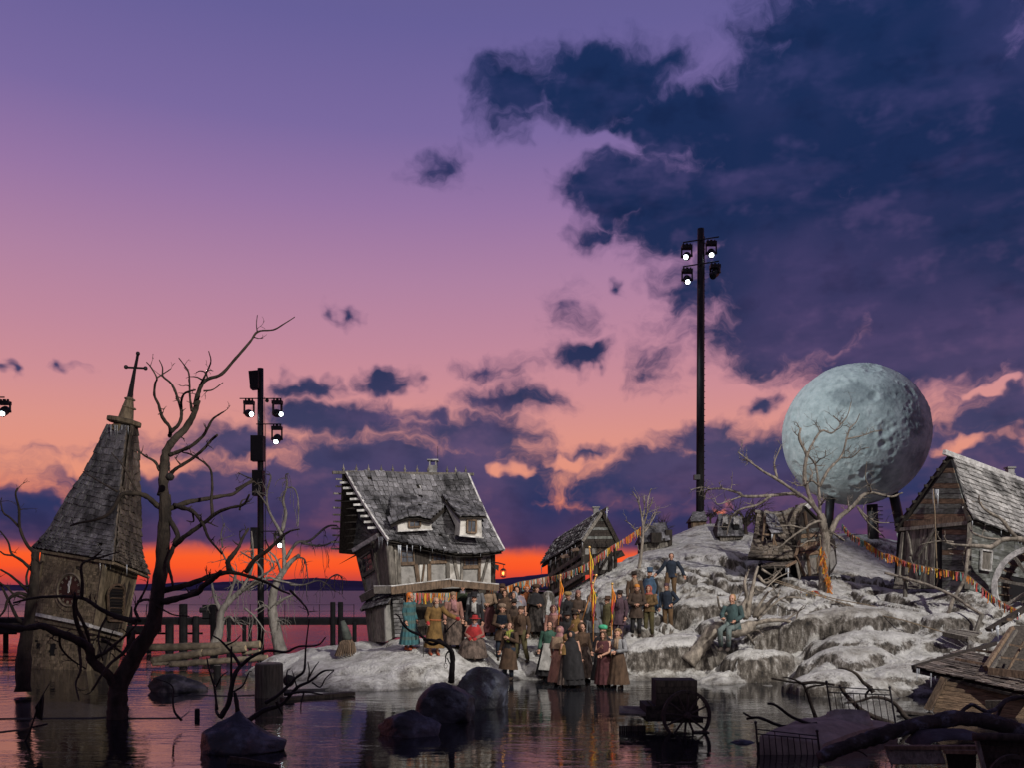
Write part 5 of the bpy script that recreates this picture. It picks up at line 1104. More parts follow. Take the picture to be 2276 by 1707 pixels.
# ---------------------------------------------------------------- light masts
LENS = mat('lit_lens', (.8,.9,.9), .3, .05, 3, bump=0, emit=((.80,.95,1), 14)); LEND = mat('dark_lens', (.01,.015,.02), .1, .1, 3, bump=0, spec=.6)
STL = mat('dark_steel', (.022,.021,.022), .5, .4, 5, (1,1,.3), .2, metal=.3)
SPK = mat('speaker_cloth', (.016,.015,.016), .8, .3, 30, bump=.3)
def stage_light(z, lens, Y, label, hang, lit=True, aim=(0,-1,-.55), k=1.0, group='moving stage lights on the masts'):
    l = P(z, *lens, Y); d = Vector(aim).normalized(); top = P(z, *hang, Y); T = thing('stage_light', label, 'stage light', top, group)
    c = l-d*.32*k; sd = d.cross(Vector((0,0,1))).normalized(); M3 = Matrix((sd, sd.cross(d)*-1, d)).transposed()
    mb = MB(); mb.tube([c-d*.26*k, c-d*.22*k, c-d*.05*k, c+d*.12*k, c+d*.22*k, c+d*.30*k], [.09*k,.16*k,.19*k,.17*k,.15*k,.15*k], 14); mb.build('lamp_head', STL, T, smooth=True)
    MB().lathe([(.10*k,0),(.095*k,.02),(.02,.03)], l-d*.015*k, 16, M3).build('lens', LENS if lit else LEND, T)
    pv = Vector((c.x, c.y, top.z-.30*k)); base = Vector((c.x, c.y, top.z-.12*k))
    mb = MB(); mb.box(base, (.46*k,.3*k,.15*k)); mb.box(base+Vector((0,0,.1*k)), (.1*k,.1*k,.12*k)); mb.box(base+Vector((.15*k,0,.1*k)), (.06*k,.08*k,.12*k)); mb.box(base+Vector((-.15*k,0,.1*k)), (.06*k,.08*k,.12*k)); mb.build('base', STL, T)
    for s in (-1, 1): mb = MB(); mb.beam(base+sd*s*.22*k, c+sd*s*.22*k, .09*k, .06*k, sd); mb.tube([c+sd*s*.14*k, c+sd*s*.26*k], .06*k, 8); mb.build('yoke_arm', STL, T)
def masts():
    Y = 46; T = thing('light_mast', 'very tall dark lighting mast with ladder rising from the hilltop', 'light mast', P('Y1',181,1600,Y))
    MB().tube([P('Y1',184,66,Y), P('Y1',184,100,Y), P('Y1',182,800,Y), P('Y1',180,1600,Y)], [.175,.175,.19,.205], 14).build('pole', STL, T, smooth=True)
    MB().tube([P('Y1',203,105,Y), P('Y1',200,1560,Y)], .02, 5).build('ladder_rail', STL, T)
    for k in range(46): a = P('Y1',194,110+k*31.5,Y); MB().tube([a, a+Vector((.13,0,0))], .018, 4).build('ladder_rung', STL, T)
    for y in (127, 255): MB().tube([P('Y1',90,y+11,Y-.25), P('Y1',280,y-19,Y-.25)], .035, 6).build('cross_arm', STL, T)
    MB().box(P('Y1',163,1380,Y-.2), (.3,.3,.25)).build('junction_box', STL, T)
    for lens, hg, lit, lb, am in (((105,215),(122,136),True,'lit stage light on the tall mast, upper left',(-.35,-1,-.5)),((241,205),(246,117),True,'lit stage light on the tall mast, upper right',(-.15,-1,-.7)),((115,347),(124,264),True,'lit stage light on the tall mast, lower left',(-.1,-1,-.7)),((246,318),(248,244),False,'unlit stage light on the tall mast, lower right',(-.5,-.6,-.7))):
        stage_light('Y1', lens, Y-.25, lb, hg, lit, am, 1.15)
    Y = 41; T = thing('light_mast', 'shorter dark lighting mast with speakers standing in the water left of the house', 'light mast', (P('Z3',595,0,Y).x, Y, -.3))
    b = P('Z4',588,800,Y); b.z = -.3
    MB().tube([P('Z3',594,226,Y), P('Z3',594,800,Y), b], [.135,.14,.15], 14).build('pole', STL, T, smooth=True)
    MB().tube([P('Z3',625,440,Y), P('Z3',627,1640,Y)], .012, 4).build('cable', STL, T); MB().tube([P('Z3',632,640,Y), P('Z3',633,1640,Y)], .012, 4).build('cable', STL, T)
    for y, x0, x1 in ((452,440,748),(641,563,748),(1432,600,740)): MB().tube([P('Z3',x0,y,Y-.2), P('Z3',x1,y,Y-.2)], .025, 6).build('cross_arm', STL, T)
    MB().ball(P('Z3',642,468,Y-.2), .09, 8, 5).build('clamp', STL, T)
    for i, (x0, y0, x1, y1) in enumerate(((518,250,582,385),(526,727,618,914),(537,983,616,1170),(526,1405,574,1560))):
        a = P('Z3',x0,y1,Y-.25); w = P('Z3',x1,y0,Y-.25); t = thing('loudspeaker', ['small tapered loudspeaker at the top of the left mast','wide black loudspeaker below the lamps of the left mast','black loudspeaker in the middle of the left mast','lowest black loudspeaker of the left mast, behind the branches'][i], 'loudspeaker', ((a.x+w.x)/2, Y-.25, a.z), 'loudspeakers on the left mast')
        e = .04 if i == 0 else 0
        MB().box8([(a.x+e,Y-.4,a.z),(w.x,Y-.4,a.z+e),(w.x,Y,a.z+e),(a.x+e,Y,a.z),(a.x-e,Y-.4,w.z),(w.x,Y-.4,w.z+e),(w.x,Y,w.z+e),(a.x-e,Y,w.z)]).build('cabinet', STL, t)
        MB().box(((a.x+w.x)/2, Y-.41, (a.z+w.z)/2), ((w.x-a.x)*.86, .03, (w.z-a.z)*.9)).build('grille', SPK, t)
        MB().beam(((a.x+w.x)/2, Y-.1, (a.z+w.z)/2), (P('Z3',594,0,Y).x, Y, (a.z+w.z)/2), .08, .08).build('bracket', STL, t)
    for lens, hg, am, lb in (((528,568),(494,455),(.75,-1,-.32),'lit stage light on the left arm of the shorter mast'),((747,568),(706,455),(.9,-.8,-.3),'lit stage light on the upper right arm of the shorter mast'),((706,772),(698,643),(.05,-1,-.65),'lit stage light on the second right arm of the shorter mast'),((737,1538),(692,1435),(.35,-1,-.45),'lowest lit stage light of the shorter mast, among frosted branches')):
        stage_light('Z3', lens, Y-.2, lb, hg, True, am, 1.0)
    stage_light('Z1', (17,812), 38, 'lit stage light cut by the left edge above the water', (0,690), True, (.2,-1,-.6), 1.0)
    T = thing('light_mast', 'end of a lighting mast cross arm at the left edge', 'light mast', (P('Z1',-60,690,38).x, 38, -.3)); MB().tube([P('Z1',-150,676,38), P('Z1',36,676,38)], .03, 6).build('cross_arm', STL, T); MB().tube([P('Z1',-110,560,38), Vector((P('Z1',-110,560,38).x,38,-.3))], .14, 10).build('pole', STL, T)
masts()
# ---------------------------------------------------------------- jetty
PIL = mat('black_piles', (.010,.009,.010), .8, .4, 4, bump=.3)
def jetty():
    Y = 46; T = thing('jetty', 'long dark jetty on piles crossing the lake behind the set', 'jetty', (-14, Y, 0))
    z0 = P('Z4',0,615,Y).z; z1 = P('Z4',0,577,Y).z
    for k in range(24):
        x0 = -31+k*1.0; MB().box((x0+.5, Y+.6, (z0+z1)/2+.1), (.985, 2.2, .16)).build('deck_plank', PIL, T)
    for yy in (Y-.4, Y+1.6): MB().box((-19, yy, z0+.06), (24, .18, z1-z0-.08)).build('stringer', PIL, T)
    MB().box((-22.3, Y-1.4, P('Z2',0,812,Y).z), (9.5, .9, .32)).build('lower_walkway', PIL, T)
    piles = [('Z4',20,470,52,True),('Z4',115,600,50,False),('Z4',250,480,60,False),('Z4',355,560,30,False),('Z4',468,560,30,False),('Z4',510,600,26,False),('Z4',1112,455,38,True),('Z4',1168,455,38,True),('Z4',1270,600,30,False),('Z2',790,680,28,False),('Z2',1115,665,48,False),('Z2',1190,740,40,False),('Z2',1030,790,50,False),('Z2',35,830,30,False),('Z2',140,830,32,False),('Z2',795,800,50,False),('Z2',905,760,28,False)]
    for z, x, y, w, tall in piles:
        p = P(z, x, y, Y-.5); rr = w*ZW[z][2]/2/2000*Y; MB().tube([(p.x,p.y,-.6), (p.x,p.y,p.z-.04), (p.x,p.y,p.z)], [rr,rr,rr*.85], 10).build('pile', PIL, T)
    for k in range(13): x = -29+k*1.75; MB().tube([(x,Y-.45,z1), (x,Y-.45,z1+.75)], .018, 5).build('railing_post', PIL, T)
    for h in (.4,.72): MB().tube([(-30,Y-.45,z1+h), (-8,Y-.45,z1+h)], .008, 4).build('railing_wire', PIL, T)
    for k in range(7): MB().box((P('Z2',20+k*190,0,Y).x, Y+.4, .45), (.9,.12,.1)).build('brace', PIL, T)
    for z, x, y, w, h, lb in (('Z4',228,525,108,100,'dark winch box on the jetty behind the frosted tree'),):
        p = P(z, x, y+50, Y-.2); t = thing('winch_box', lb, 'machine', (p.x, p.y, z1)); MB().box((p.x,p.y,z1+.36), (.72,.6,.72)).build('housing', PIL, t); MB().tube([(p.x-.5,p.y-.2,z1+.45),(p.x+.5,p.y-.2,z1+.45)], .14, 12).build('drum', IRN, t)
jetty()
def barge():
    T = thing('stage_raft', 'flat black stage deck edge between the half-timbered house and the leaning barn', 'platform', P('Z7',320,640,40))
    a = P('Z7',-60,440,41); 
    MB().prism([P('Z7',-160,560,40), P('Z7',410,565,40), P('Z7',410,690,40), P('Z7',-160,690,40)], 1.2).build('deck', PIL, T)
    MB().beam(P('Z7',-160,545,39.9), P('Z7',410,548,39.9), .08, .1).build('edge_rail', STL, T)
    MB().tube([P('Z7',-100,540,39.9), P('Z7',100,490,39.9), P('Z7',350,430,39.9)], .04, 6).build('gangway_rail', PIL, T)
barge()
# ---------------------------------------------------------------- logs, stumps, posts
LOG = mat('cut_log', (.135,.11,.08), .85, .4, 5, (1,1,1), .5, 14, dirt=((.06,.045,.035), 2, .6)); LOGE = mat('log_end', (.36,.27,.16), .8, .3, 8, bump=.3)
def log(label, a, b, d, knob=.05, group='logs stacked behind the foreground tree', name='log'):
    a = Vector(a); b = Vector(b); T = thing(name, label, 'log', (min(a,b,key=lambda q: q.z)+Vector((0,0,-d/2))), group)
    n = 14; c = [a.lerp(b, i/n)+Vector((random.uniform(-.01,.01),0,random.uniform(-.012,.012))) for i in range(n+1)]
    MB().tube(c, [d/2*(1+random.uniform(-.04,.04)) for _ in c], 14, seed=random.random(), knob=knob).build('trunk', LOG, T, smooth=True)
    t = (b-a).normalized(); M3 = t.to_track_quat('Z','Y').to_matrix()
    for p, s in ((a,-1),(b,1)): MB().lathe([(d*.46,0),(d*.40,.012),(.01,.014)], p+t*s*.004, 14, M3@Matrix.Diagonal((1,1,s))).build('cut_end', LOGE, T)
Yl = 31
log('long smooth grey log lying at the back of the log pile', P('W4',165,292,Yl+.6), P('W4',1335,258,Yl+.6), .27)
log('rough dark log in front of the long smooth log, left half of the pile', P('W4',185,432,Yl), P('W4',722,345,Yl), .28, .1)
log('short brown log with pale cut end in the middle of the pile', P('W4',712,352,Yl), P('W4',1182,300,Yl), .25, .08)
log('long pale log at the water line in front of the pile', P('W4',370,472,Yl-.5), P('W4',1415,398,Yl-.3), .21)
log('short log with pale cut end at the right of the pile', P('W4',1150,352,Yl+.2), P('W4',1335,330,Yl+.2), .13)
log('half sunken log lowest in the pile, nearest the water', P('W4',190,468,Yl-.2), P('W4',380,462,Yl-.2), .12)
def post(label, z, x, y0, Y, w, m=WDK, name='wooden_post', below=-.4, n=18):
    p = P(z, x, y0, Y); r = w/2/2000*Y; T = thing(name, label, 'post', (p.x, Y, 0))
    MB().tube([(p.x,Y,below), (p.x,Y,p.z*.5), (p.x,Y,p.z-.03), (p.x,Y,p.z)], [r*1.03,r,r,r*.93], n, seed=x, knob=.02).build('shaft', m, T, smooth=False)
    MB().lathe([(r*.9,0),(r*.86,.012),(.01,.018)], (p.x,Y,p.z), n).build('top', WGR if m is not IRN else IRN, T)
PST = mat('old_pile_wood', (.052,.045,.040), .85, .45, 4, (6,6,.5), .7, 10, dirt=((.09,.085,.08), 2, .5))
post('thick wooden pile stump standing in the water before the snowy shore', 'W4', 1433, 460, 22.7, 61, PST)
post('small dark round post in the water by the log pile', 'W4', 880, 482, 27.5, 16, PIL)
post('short black bollard alone in the pink water', 'Z2', 1198, 1305, 19, 11, PIL)
def floats():
    p = P('W4',1645,645,23.5); T = thing('black_buoy', 'round black buoy behind the thick pile stump', 'buoy', (p.x, 23.5, 0)); MB().ball(p, .155, 14, 9).build('ball', PIL, T, smooth=True); MB().lathe([(.165,-.02),(.165,.02)], p, 14, Matrix.Rotation(R(75),3,'Y')).build('band', STL, T)
    b = P('W1',150,1480,28.3); zz = gz(b.x, b.y); T = thing('root_stump', 'grey stump with broom of roots on the snow left of the house', 'stump', (b.x, b.y, zz))
    MB().tube([P('W1',180,1350,28.3), P('W1',150,1230,28.3), P('W1',118,1110,28.3)], [.16,.13,.07], 9, seed=2, knob=.08).build('trunk', mat('mossy_stump', (.06,.068,.058), .9, .4, 6), T, smooth=True)
    for k in range(26):
        a = 2*math.pi*k/26; d = Vector((math.cos(a),math.sin(a),0)); top = P('W1',172,1330,28.3); MB().tube([top+d*.06, top+d*.22+Vector((0,0,-.16)), Vector((b.x+.02,b.y,zz))+d*.34+Vector((0,0,-.03))], [.035,.035,.02], 5, seed=k, knob=.15).build('root', WBR, T)
    T = thing('sunken_plank', 'dark plank lying along the snowy shore edge right of the stump', 'plank', P('Z4',820,1170,22.3)); MB().beam(P('Z4',740,1165,22), P('Z4',1260,1120,23), .09, .3).build('board', WDK, T)
floats()
# ice sheets at the water surface
ICM = mat('thin_ice', (.05,.048,.05), .10, .5, 1.2, bump=.12, spec=.8)
def ice(label, z, pts, h=.02, g='thin ice sheets floating near shore'):
    v = []
    for x, y in pts:
        x0, y0, k = ZW[z]; sy = y0+y*k; Y = 2000*EYE/(sy-1312); v.append(P(z, x, y, Y))
    v = [Vector((p.x,p.y,h)) for p in v]; mb = MB(); n = len(v)
    mb.add([(p.x,p.y,-.03) for p in v]+v, [tuple(range(n,2*n))]+[(i,(i+1)%n,n+(i+1)%n,n+i) for i in range(n)])
    tag(mb.build('ice_sheet', ICM), label, 'ice', g)
ice('wide thin ice sheet on the water left of the forked tree', 'Z2', [(-40,1365),(300,1362),(560,1360),(655,1355),(660,1300),(500,1268),(250,1262),(-40,1290)])
ice('thin ice sheet on the water right of the forked tree', 'Z2', [(780,1362),(930,1362),(1100,1360),(1150,1320),(1160,1250),(1000,1290),(860,1310),(770,1320)])
ice('narrow ice slab with dark edge at the lower left corner', 'Z2', [(-40,1450),(120,1432),(290,1395),(200,1385),(-40,1400)])
ice('pale ice sheet by the small round post', 'W4', [(560,800),(1000,812),(1300,800),(1290,760),(900,770),(620,780)])
ice('pale ice shelf between the stump and the snowy shore', 'W4', [(1590,760),(2080,745),(2090,690),(1960,640),(1700,680),(1580,700)], .05)
ice('upper pale ice shelf under the snow bank', 'W4', [(1600,610),(1990,600),(2060,560),(1900,545),(1680,555)], .06)
# ---------------------------------------------------------------- boulders
BLD = mat('dark_boulder', (.012,.013,.018), .5, .5, 1.6, bump=1.0, bscale=5, col2=(.030,.033,.045), dirt=((.13,.15,.20), 2.4, .6), spec=.4)
BLS = mat('snowy_boulder', (.03,.03,.032), .7, .5, 2, bump=.7, bscale=6, dirt=((.24,.23,.22), 1.6, .7))
def boulder(label, c, r, sc, seed, m=BLD, peak=None, name='boulder'):
    bm = bmesh.new(); bmesh.ops.create_icosphere(bm, subdivisions=5, radius=1); rs = np.random.RandomState(seed)
    v = np.array([q.co[:] for q in bm.verts]); d = np.ones(len(v))
    for k in range(22):
        n = rs.normal(size=3); n /= np.linalg.norm(n); o = rs.uniform(.62, .9); t = v@n; d = np.minimum(d, np.where(t > .05, o/np.maximum(t, .05), 9))
    d = d*.9+.1*np.minimum(d, .97)+.12*(fbm(v[:,0]*2.2+seed, v[:,2]*2.2+v[:,1]*1.7, 4)-.5)
    v = v*d[:,None]*np.array(sc)*r
    if peak: f = np.clip(v[:,0]/(r*sc[0]), 0, 1); v[:,2] *= 1-f*peak; v[:,0] *= 1+f*.28
    for q, p in zip(bm.verts, v): q.co = p
    me = bpy.data.meshes.new(name); bm.to_mesh(me); bm.free(); me.shade_smooth(); me.materials.append(m)
    o = bpy.data.objects.new(name, me); COL.objects.link(o); o.location = c; tag(o, label, 'boulder', 'dark boulders in the water' if m is BLD else None)
def at_water(z, x, y): x0, y0, k = ZW[z]; Y = 2000*EYE/(y0+y*k-1312); p = P(z, x, y, Y); return Vector((p.x, Y, 0))
boulder('pointed dark boulder at the bottom left, before the small black tree', at_water('V',500,1628)+Vector((0,.3,.1)), .80, (.95,.9,.72), 3, peak=.62)
boulder('broad dark boulder in the middle of the pair before the crowd', at_water('V',968,1560)+Vector((0,.3,.16)), .70, (1.0,.95,.95), 5)
boulder('rear dark boulder of the pair, right below the crowd', at_water('V',1042,1530)+Vector((.02,.3,.22)), .76, (.95,.9,.95), 8)
boulder('low dark boulder left of the pair in the middle foreground', at_water('V',890,1592)+Vector((0,.3,.05)), .66, (1.08,.9,.68), 12)
boulder('flat snow-streaked boulder beside the forked tree', at_water('W4',380,775)+Vector((0,.4,.08)), .85, (1.0,.7,.46), 15, BLS)
boulder('dark rock lump in the shallows left of the iron bed', at_water('Y7',1380,1070)+Vector((0,.1,-.02)), .22, (1.4,.8,.42), 18)
# ---------------------------------------------------------------- cart with spoked wheel in the water
def wheel(T, c, ax, r, n=12, name='wheel', m=IRN, w=.05):
    ax = Vector(ax).normalized(); u = ax.cross(Vector((0,0,1))).normalized(); v = u.cross(ax); N = 40
    rings = []
    for k in range(N+1):
        a = 2*math.pi*k/N; d = u*math.cos(a)+v*math.sin(a); rings.append([c+d*(r-.055)-ax*w/2, c+d*r-ax*w/2, c+d*r+ax*w/2, c+d*(r-.055)+ax*w/2])
    mb = MB(); mb.loft(rings, cap=False); wo = mb.build(name, m, T)
    mb = MB(); mb.tube([c-ax*.12, c-ax*.06, c+ax*.06, c+ax*.12], [.045,.075,.075,.045], 12); mb.build('hub', m, wo)
    for k in range(n): a = 2*math.pi*k/n+.12; d = u*math.cos(a)+v*math.sin(a); MB().tube([c+d*.05, c+d*(r-.04)], [.024,.018], 6).build('spoke', m, wo)
    return wo
def cart():
    Y = 17.2; T = thing('sunken_cart', 'dark wooden box cart with one large spoked wheel standing in the water', 'cart', at_water('Y7',640,960))
    q = lambda x, y, Y=Y: P('Y7', x, y, Y)
    for (x0, y0, x1, y1, Yf, dp, nm) in ((390,368,848,660,17.35,.55,'box'),(282,655,862,830,17.3,.9,'bed_box')):
        a = q(x0,y1,Yf); b = q(x1,y0,Yf); MB().box(((a.x+b.x)/2, Yf+dp/2, (a.z+b.z)/2), (b.x-a.x, dp, b.z-a.z)).build(nm, PIL, T)
        for k in range(4):
            z0 = a.z+(b.z-a.z)*k/4; MB().box(((a.x+b.x)/2, Yf-.012, z0+(b.z-a.z)/8), (b.x-a.x+.01, .03, (b.z-a.z)/4*.93)).build('side_board', WDK, T)
    wheel(T, q(733,765,17.0), (.18,-1,.05), 57/2000*17.0*1.0, 12, 'wheel', mat('rusty_wheel', (.035,.026,.022), .7, .5, 8), .06)
    MB().tube([q(560,815,17.2), q(920,815,17.1)], .05, 8).build('axle', WDK, T)
    MB().beam(q(285,592), q(380,690), .03, .03).build('handle', WDK, T)
    t = thing('floating_pallet', 'flat slatted board floating left of the sunken cart', 'pallet', at_water('Y7',150,800)); a = q(-10,680,17.6); b = q(280,700,17.6)
    MB().box8([q(-20,760,17.2), q(278,770,17.2), q(278,680,18.4), q(-20,670,18.4), q(-20,735,17.2), q(278,745,17.2), q(278,660,18.4), q(-20,650,18.4)]).build('board', WGR, t)
    for k in range(12): p = q(-10+k*25, 770, 17.2); MB().box((p.x,17.2,.02), (.035,.05,.16)).build('slat', WDK, t)
    MB().box(q(890,960,17.0), (.3,.2,.06)).build('footboard', WDK, T)
cart()
# ---------------------------------------------------------------- iron bed, driftwood log, junk
CLO = mat('grey_bed_cloth', (.24,.205,.17), .95, .3, 3, bump=.4, bscale=9)
def bed():
    q = lambda x, y, Y: P('Y8', x, y, Y)
    T = thing('iron_bed', 'tilted black iron bedstead with rumpled grey bedding, lying in the water', 'bed', q(350,860,15))
    F0, F1, H0, H1 = q(70,600,14.7), q(560,668,14.7), q(635,275,17), q(1140,320,17)
    f0, f1, h0, h1 = q(95,900,14.7), q(592,920,14.7), q(685,600,17), q(1218,800,16.6)
    for a, b in ((F0,f0),(F1,f1),(H0,h0),(H1,h1)): MB().tube([a,b], .017, 7).build('bed_post', IRN, T); MB().ball(a, .028, 8, 5).build('post_knob', IRN, T)
    for t in (.18,.30): MB().tube([F0.lerp(f0,t), F1.lerp(f1,t*.9)], .010, 5).build('foot_rail', IRN, T)
    for t, u in ((.12,.05),(.26,.13)): MB().tube([H0.lerp(h0,t), H1.lerp(h1,u)], .012, 5).build('head_rail', IRN, T)
    for k in range(1, 10): s = k/10; MB().tube([F0.lerp(f0,.18 if k in (3,7) else .30).lerp(F1.lerp(f1,.16 if k in (3,7) else .27), s), f0.lerp(f1, s)], .008, 4).build('foot_bar', IRN, T)
    for k in range(1, 10): s = k/10; MB().tube([H0.lerp(h0,.26).lerp(H1.lerp(h1,.13), s), h0.lerp(h1, s)], .008, 4).build('head_bar', IRN, T)
    # bedding: a rumpled sheet
    c = [q(100,730,14.75), q(600,800,14.75), q(1200,640,16.6), q(670,560,16.9)]; n = 36; g = []
    for j in range(n+1):
        r = []
        for i in range(n+1):
            u, v = i/n, j/n; p = (c[0]*(1-u)+c[1]*u)*(1-v)+(c[3]*(1-u)+c[2]*u)*v
            h = .16*math.sin(math.pi*v*.85+.2)*(.6+.4*math.sin(math.pi*u))+.05*float(fbm(np.array([u*5+v*3]), np.array([v*6.-u*2]), 3)[0])+.03*math.sin(14*v+6*u)*(.5+.5*math.sin(5*u+1))*max(0, v-.25)
            if v < .02: h -= .02
            r.append(p+Vector((0,0,h)))
        g.append(r)
    sk = [[p+Vector((0,-.03,-.30)) for p in g[0]]]+g; mb = MB(); mb.loft(sk, cap=False, closed=False); mb.loft([[r[-1] for r in g], [r[-1]+Vector((.02,-.02,-.35)) for r in g]], cap=False, closed=False)
    mb.build('bedding', CLO, T, smooth=True)
    MB().slab([c[0]+Vector((0,.05,-.06)), c[1]+Vector((0,.05,-.06)), c[2]+Vector((0,0,-.06)), c[3]+Vector((0,0,-.06))], .22).build('mattress', mat('mattress_ticking', (.055,.05,.05), .9, .4, 6), T)
    pc = q(815,590,16.2); mb = MB(); rg = []; M3 = Matrix.Rotation(R(-8),3,'Z')@Matrix.Rotation(R(25),3,'X')
    for k in range(9):
        t = k/8; y = -1+2*t; w = math.sqrt(max(.02, 1-abs(y)**3)); rg.append([pc+M3@Vector((.40*w*(abs(math.cos(a))**.6)*(1 if math.cos(a) > 0 else -1)+.03*math.sin(9*a), .24*y, .12*w*math.sin(a)+(.07 if k == 6 else 0))) for a in np.linspace(0, 2*math.pi, 16, endpoint=False)])
    mb.loft(rg); T2 = thing('pillow', 'crumpled grey pillow lying on the iron bed', 'pillow', pc-Vector((0,0,.12))); mb.build('cushion', mat('grey_pillow', (.26,.24,.21), .95, .3, 5, bump=.4), T2, smooth=True)
bed()
BFR = mat('frosted_driftwood', (.032,.027,.024), .8, .6, 4, (1,1,1), bump=1.0, bscale=9, dirt=((.14,.15,.19), 4.5, .7))
def driftwood():
    T = Tree('driftwood', 'long dark frost-dusted tree trunk lying across the lower right foreground', P('Y8',900,860,13.6), BFR, 'fallen tree', seed=61, sway=.12)
    T.limb('Y8', [(590,880),(700,830),(860,770),(1020,720),(1200,660),(1500,590),(1700,565),(1960,600),(2130,650),(2300,700)], 30, 38, .6, 'trunk', n=14, knob=.12)
    for p, a, c in [([(1700,530),(1740,490),(1800,460),(1870,495),(1930,515),(2000,485),(2060,430),(2130,405),(2230,395)],8,11),([(2050,440),(2020,500),(1990,560)],9,7),([(1990,560),(1955,565),(1955,610),(1975,660)],5,3),([(720,790),(800,815),(900,830),(960,870)],6,3)]: T.limb('Y8', p, a, c)
    T = Tree('driftwood_branch', 'dark forked branches rising behind the iron bed footboard', P('Y8',420,640,15.6), BARK_B, 'branch', seed=62, sway=.15)
    for p, a, c in [([(560,610),(420,630),(280,630),(150,580),(80,560),(0,570)],9,6),([(40,560),(0,540),(-30,520)],5,4),([(520,620),(440,590),(350,550),(230,462),(165,448)],9,5)]: T.limb('Y8', p, a, c)
    T = Tree('driftwood_branch', 'dark curved branch standing between the bed and the shore', P('Y8',560,590,17.4), BARK_D, 'branch', seed=63, sway=.15)
    for p, a, c in [([(570,600),(545,550),(510,450),(480,360),(440,290),(340,275),(200,248)],10,4),([(440,290),(530,280),(620,288),(700,300)],8,5),([(430,282),(360,250),(290,238)],5,3),([(460,335),(530,310),(620,300)],6,3)]: T.limb('Y8', p, a, c)
    T = Tree('driftwood_branch', 'thick brown branch running behind the bed headboard', P('Y8',1130,610,17.8), BARK_D, 'branch', seed=64, sway=.15)
    for p, a, c in [([(1170,620),(1080,580),(980,540),(900,490),(850,440),(790,380),(740,300)],14,8),([(1300,580),(1250,540),(1190,460),(1110,410),(1000,400),(900,430),(780,445)],12,4),([(960,420),(950,380),(985,330),(1000,310)],7,4),([(1010,360),(980,320),(930,280),(870,210),(800,175),(730,165)],11,4)]: T.limb('Y8', p, a, c)
driftwood()
def junk():
    q = lambda x, y, Y: P('Y8', x, y, Y)
    T = thing('hand_cart', 'dark wooden hand cart with rounded rail at the bottom right corner', 'cart', q(2000,1000,12.4))
    for k in range(5): y = 735+k*48; MB().prism([q(1820+k*14,y,12.5), q(2330,y+20,12.2), q(2330,y+64,12.2), q(1834+k*14,y+44,12.5)], .05).build('side_board', WDK, T)
    MB().tube([q(1800,715,12.4), q(1990,712,12.3), q(2330,730,12.1)], .055, 10).build('top_rail', WDK, T, smooth=True)
    wheel(T, q(2130,1060,11.9), (0,-1,.05), .34, 10, 'wheel', WDK)
    MB().beam(q(1835,740,12.45), q(1900,1000,12.4), .05, .05).build('corner_stake', WGR, T)
    T = thing('wooden_trough', 'upturned wooden trough with pale edge before the hand cart', 'trough', q(1400,960,12.9))
    MB().prism([q(1100,800,13), q(1545,805,12.8), q(1590,925,12.7), q(1150,930,12.9)], .05).build('side_panel', WGR, T); MB().beam(q(1100,797,13), q(1840,797,12.7), .05, .12).build('top_edge', WBR, T)
    MB().beam(q(1570,830,12.75), q(1835,835,12.6), .05, .1).build('rail', WBR, T); MB().prism([q(1590,850,12.9), q(1830,850,12.8), q(1830,1010,12.8), q(1620,1010,12.9)], .04).build('end_panel', WDK, T)
    T = thing('covered_bundle', 'dark cloth-covered bundle behind the wooden trough', 'bundle', q(1600,790,13.6)); mb = MB(); mb.loft([[q(x,y,13.6)+Vector((0,.35*math.sin(a),.11*max(0,math.cos(a)))) for a in np.linspace(-1.6,1.6,12)] for x, y in ((1340,790),(1400,730),(1480,715),(1600,710),(1750,712),(1840,740))], closed=False); mb.build('cover', mat('dark_tarpaulin', (.03,.028,.034), .8, .4, 4, dirt=((.1,.11,.14), 2.5, .5)), T, smooth=True)
    T = thing('sunken_box', 'corner of a dark open box at the bottom edge, below the pointed boulder', 'box', q(0,0,14) if False else P('Z4',480,1640,13.9))
    MB().beam(P('Z4',365,1600,14.0), P('Z4',470,1612,13.9), .10, .04).build('side_board', WDK, T); MB().beam(P('Z4',470,1612,13.9), P('Z4',720,1665,13.7), .10, .04).build('side_board', WDK, T); MB().beam(P('Z4',360,1595,14.0), P('Z4',345,1690,13.9), .05, .05).build('corner_post', WDK, T)
junk()
# ---------------------------------------------------------------- people
SKIN = mat('skin', (.36,.19,.125), .55, .12, 9, bump=.1, bscale=40, spec=.4)
def cloth(name, c, var=.35, sc=7): return mat('cloth_'+name, c, .95, var, sc, (1,1,.5), .35, 22, dirt=((c[0]*.4,c[1]*.4,c[2]*.4), 5, .5))
def plaid(name, c1, c2, c3):
    if name in MATS: return MATS[name]
    m = bpy.data.materials.new(name); m.use_nodes = True; nt = NT(m.node_tree); b = nt.n['Principled BSDF']; b.inputs['Roughness'].default_value = .95
    x, y, z = nt.sep(nt.new('ShaderNodeTexCoord').outputs['Object'])
    a = nt.math('PINGPONG', nt.math('MULTIPLY', nt.math('ARCTAN2', x, y), 1.0), .21); h = nt.math('PINGPONG', z, .12)
    col = nt.mix(nt.mr(a, .09, .10), c1+(1,), c2+(1,)); col = nt.mix(nt.math('MULTIPLY', nt.mr(h, .07, .075), .6), col, c3+(1,)); n = nt.noise(nt.comb(x,y,z), 9, 4, .6)
    col = nt.mix(nt.mr(n, .4, .7, 0, .5), col, tuple(q*.45 for q in c1)+(1,)); nt.put(b.inputs['Base Color'], col); MATS[name] = m; return m
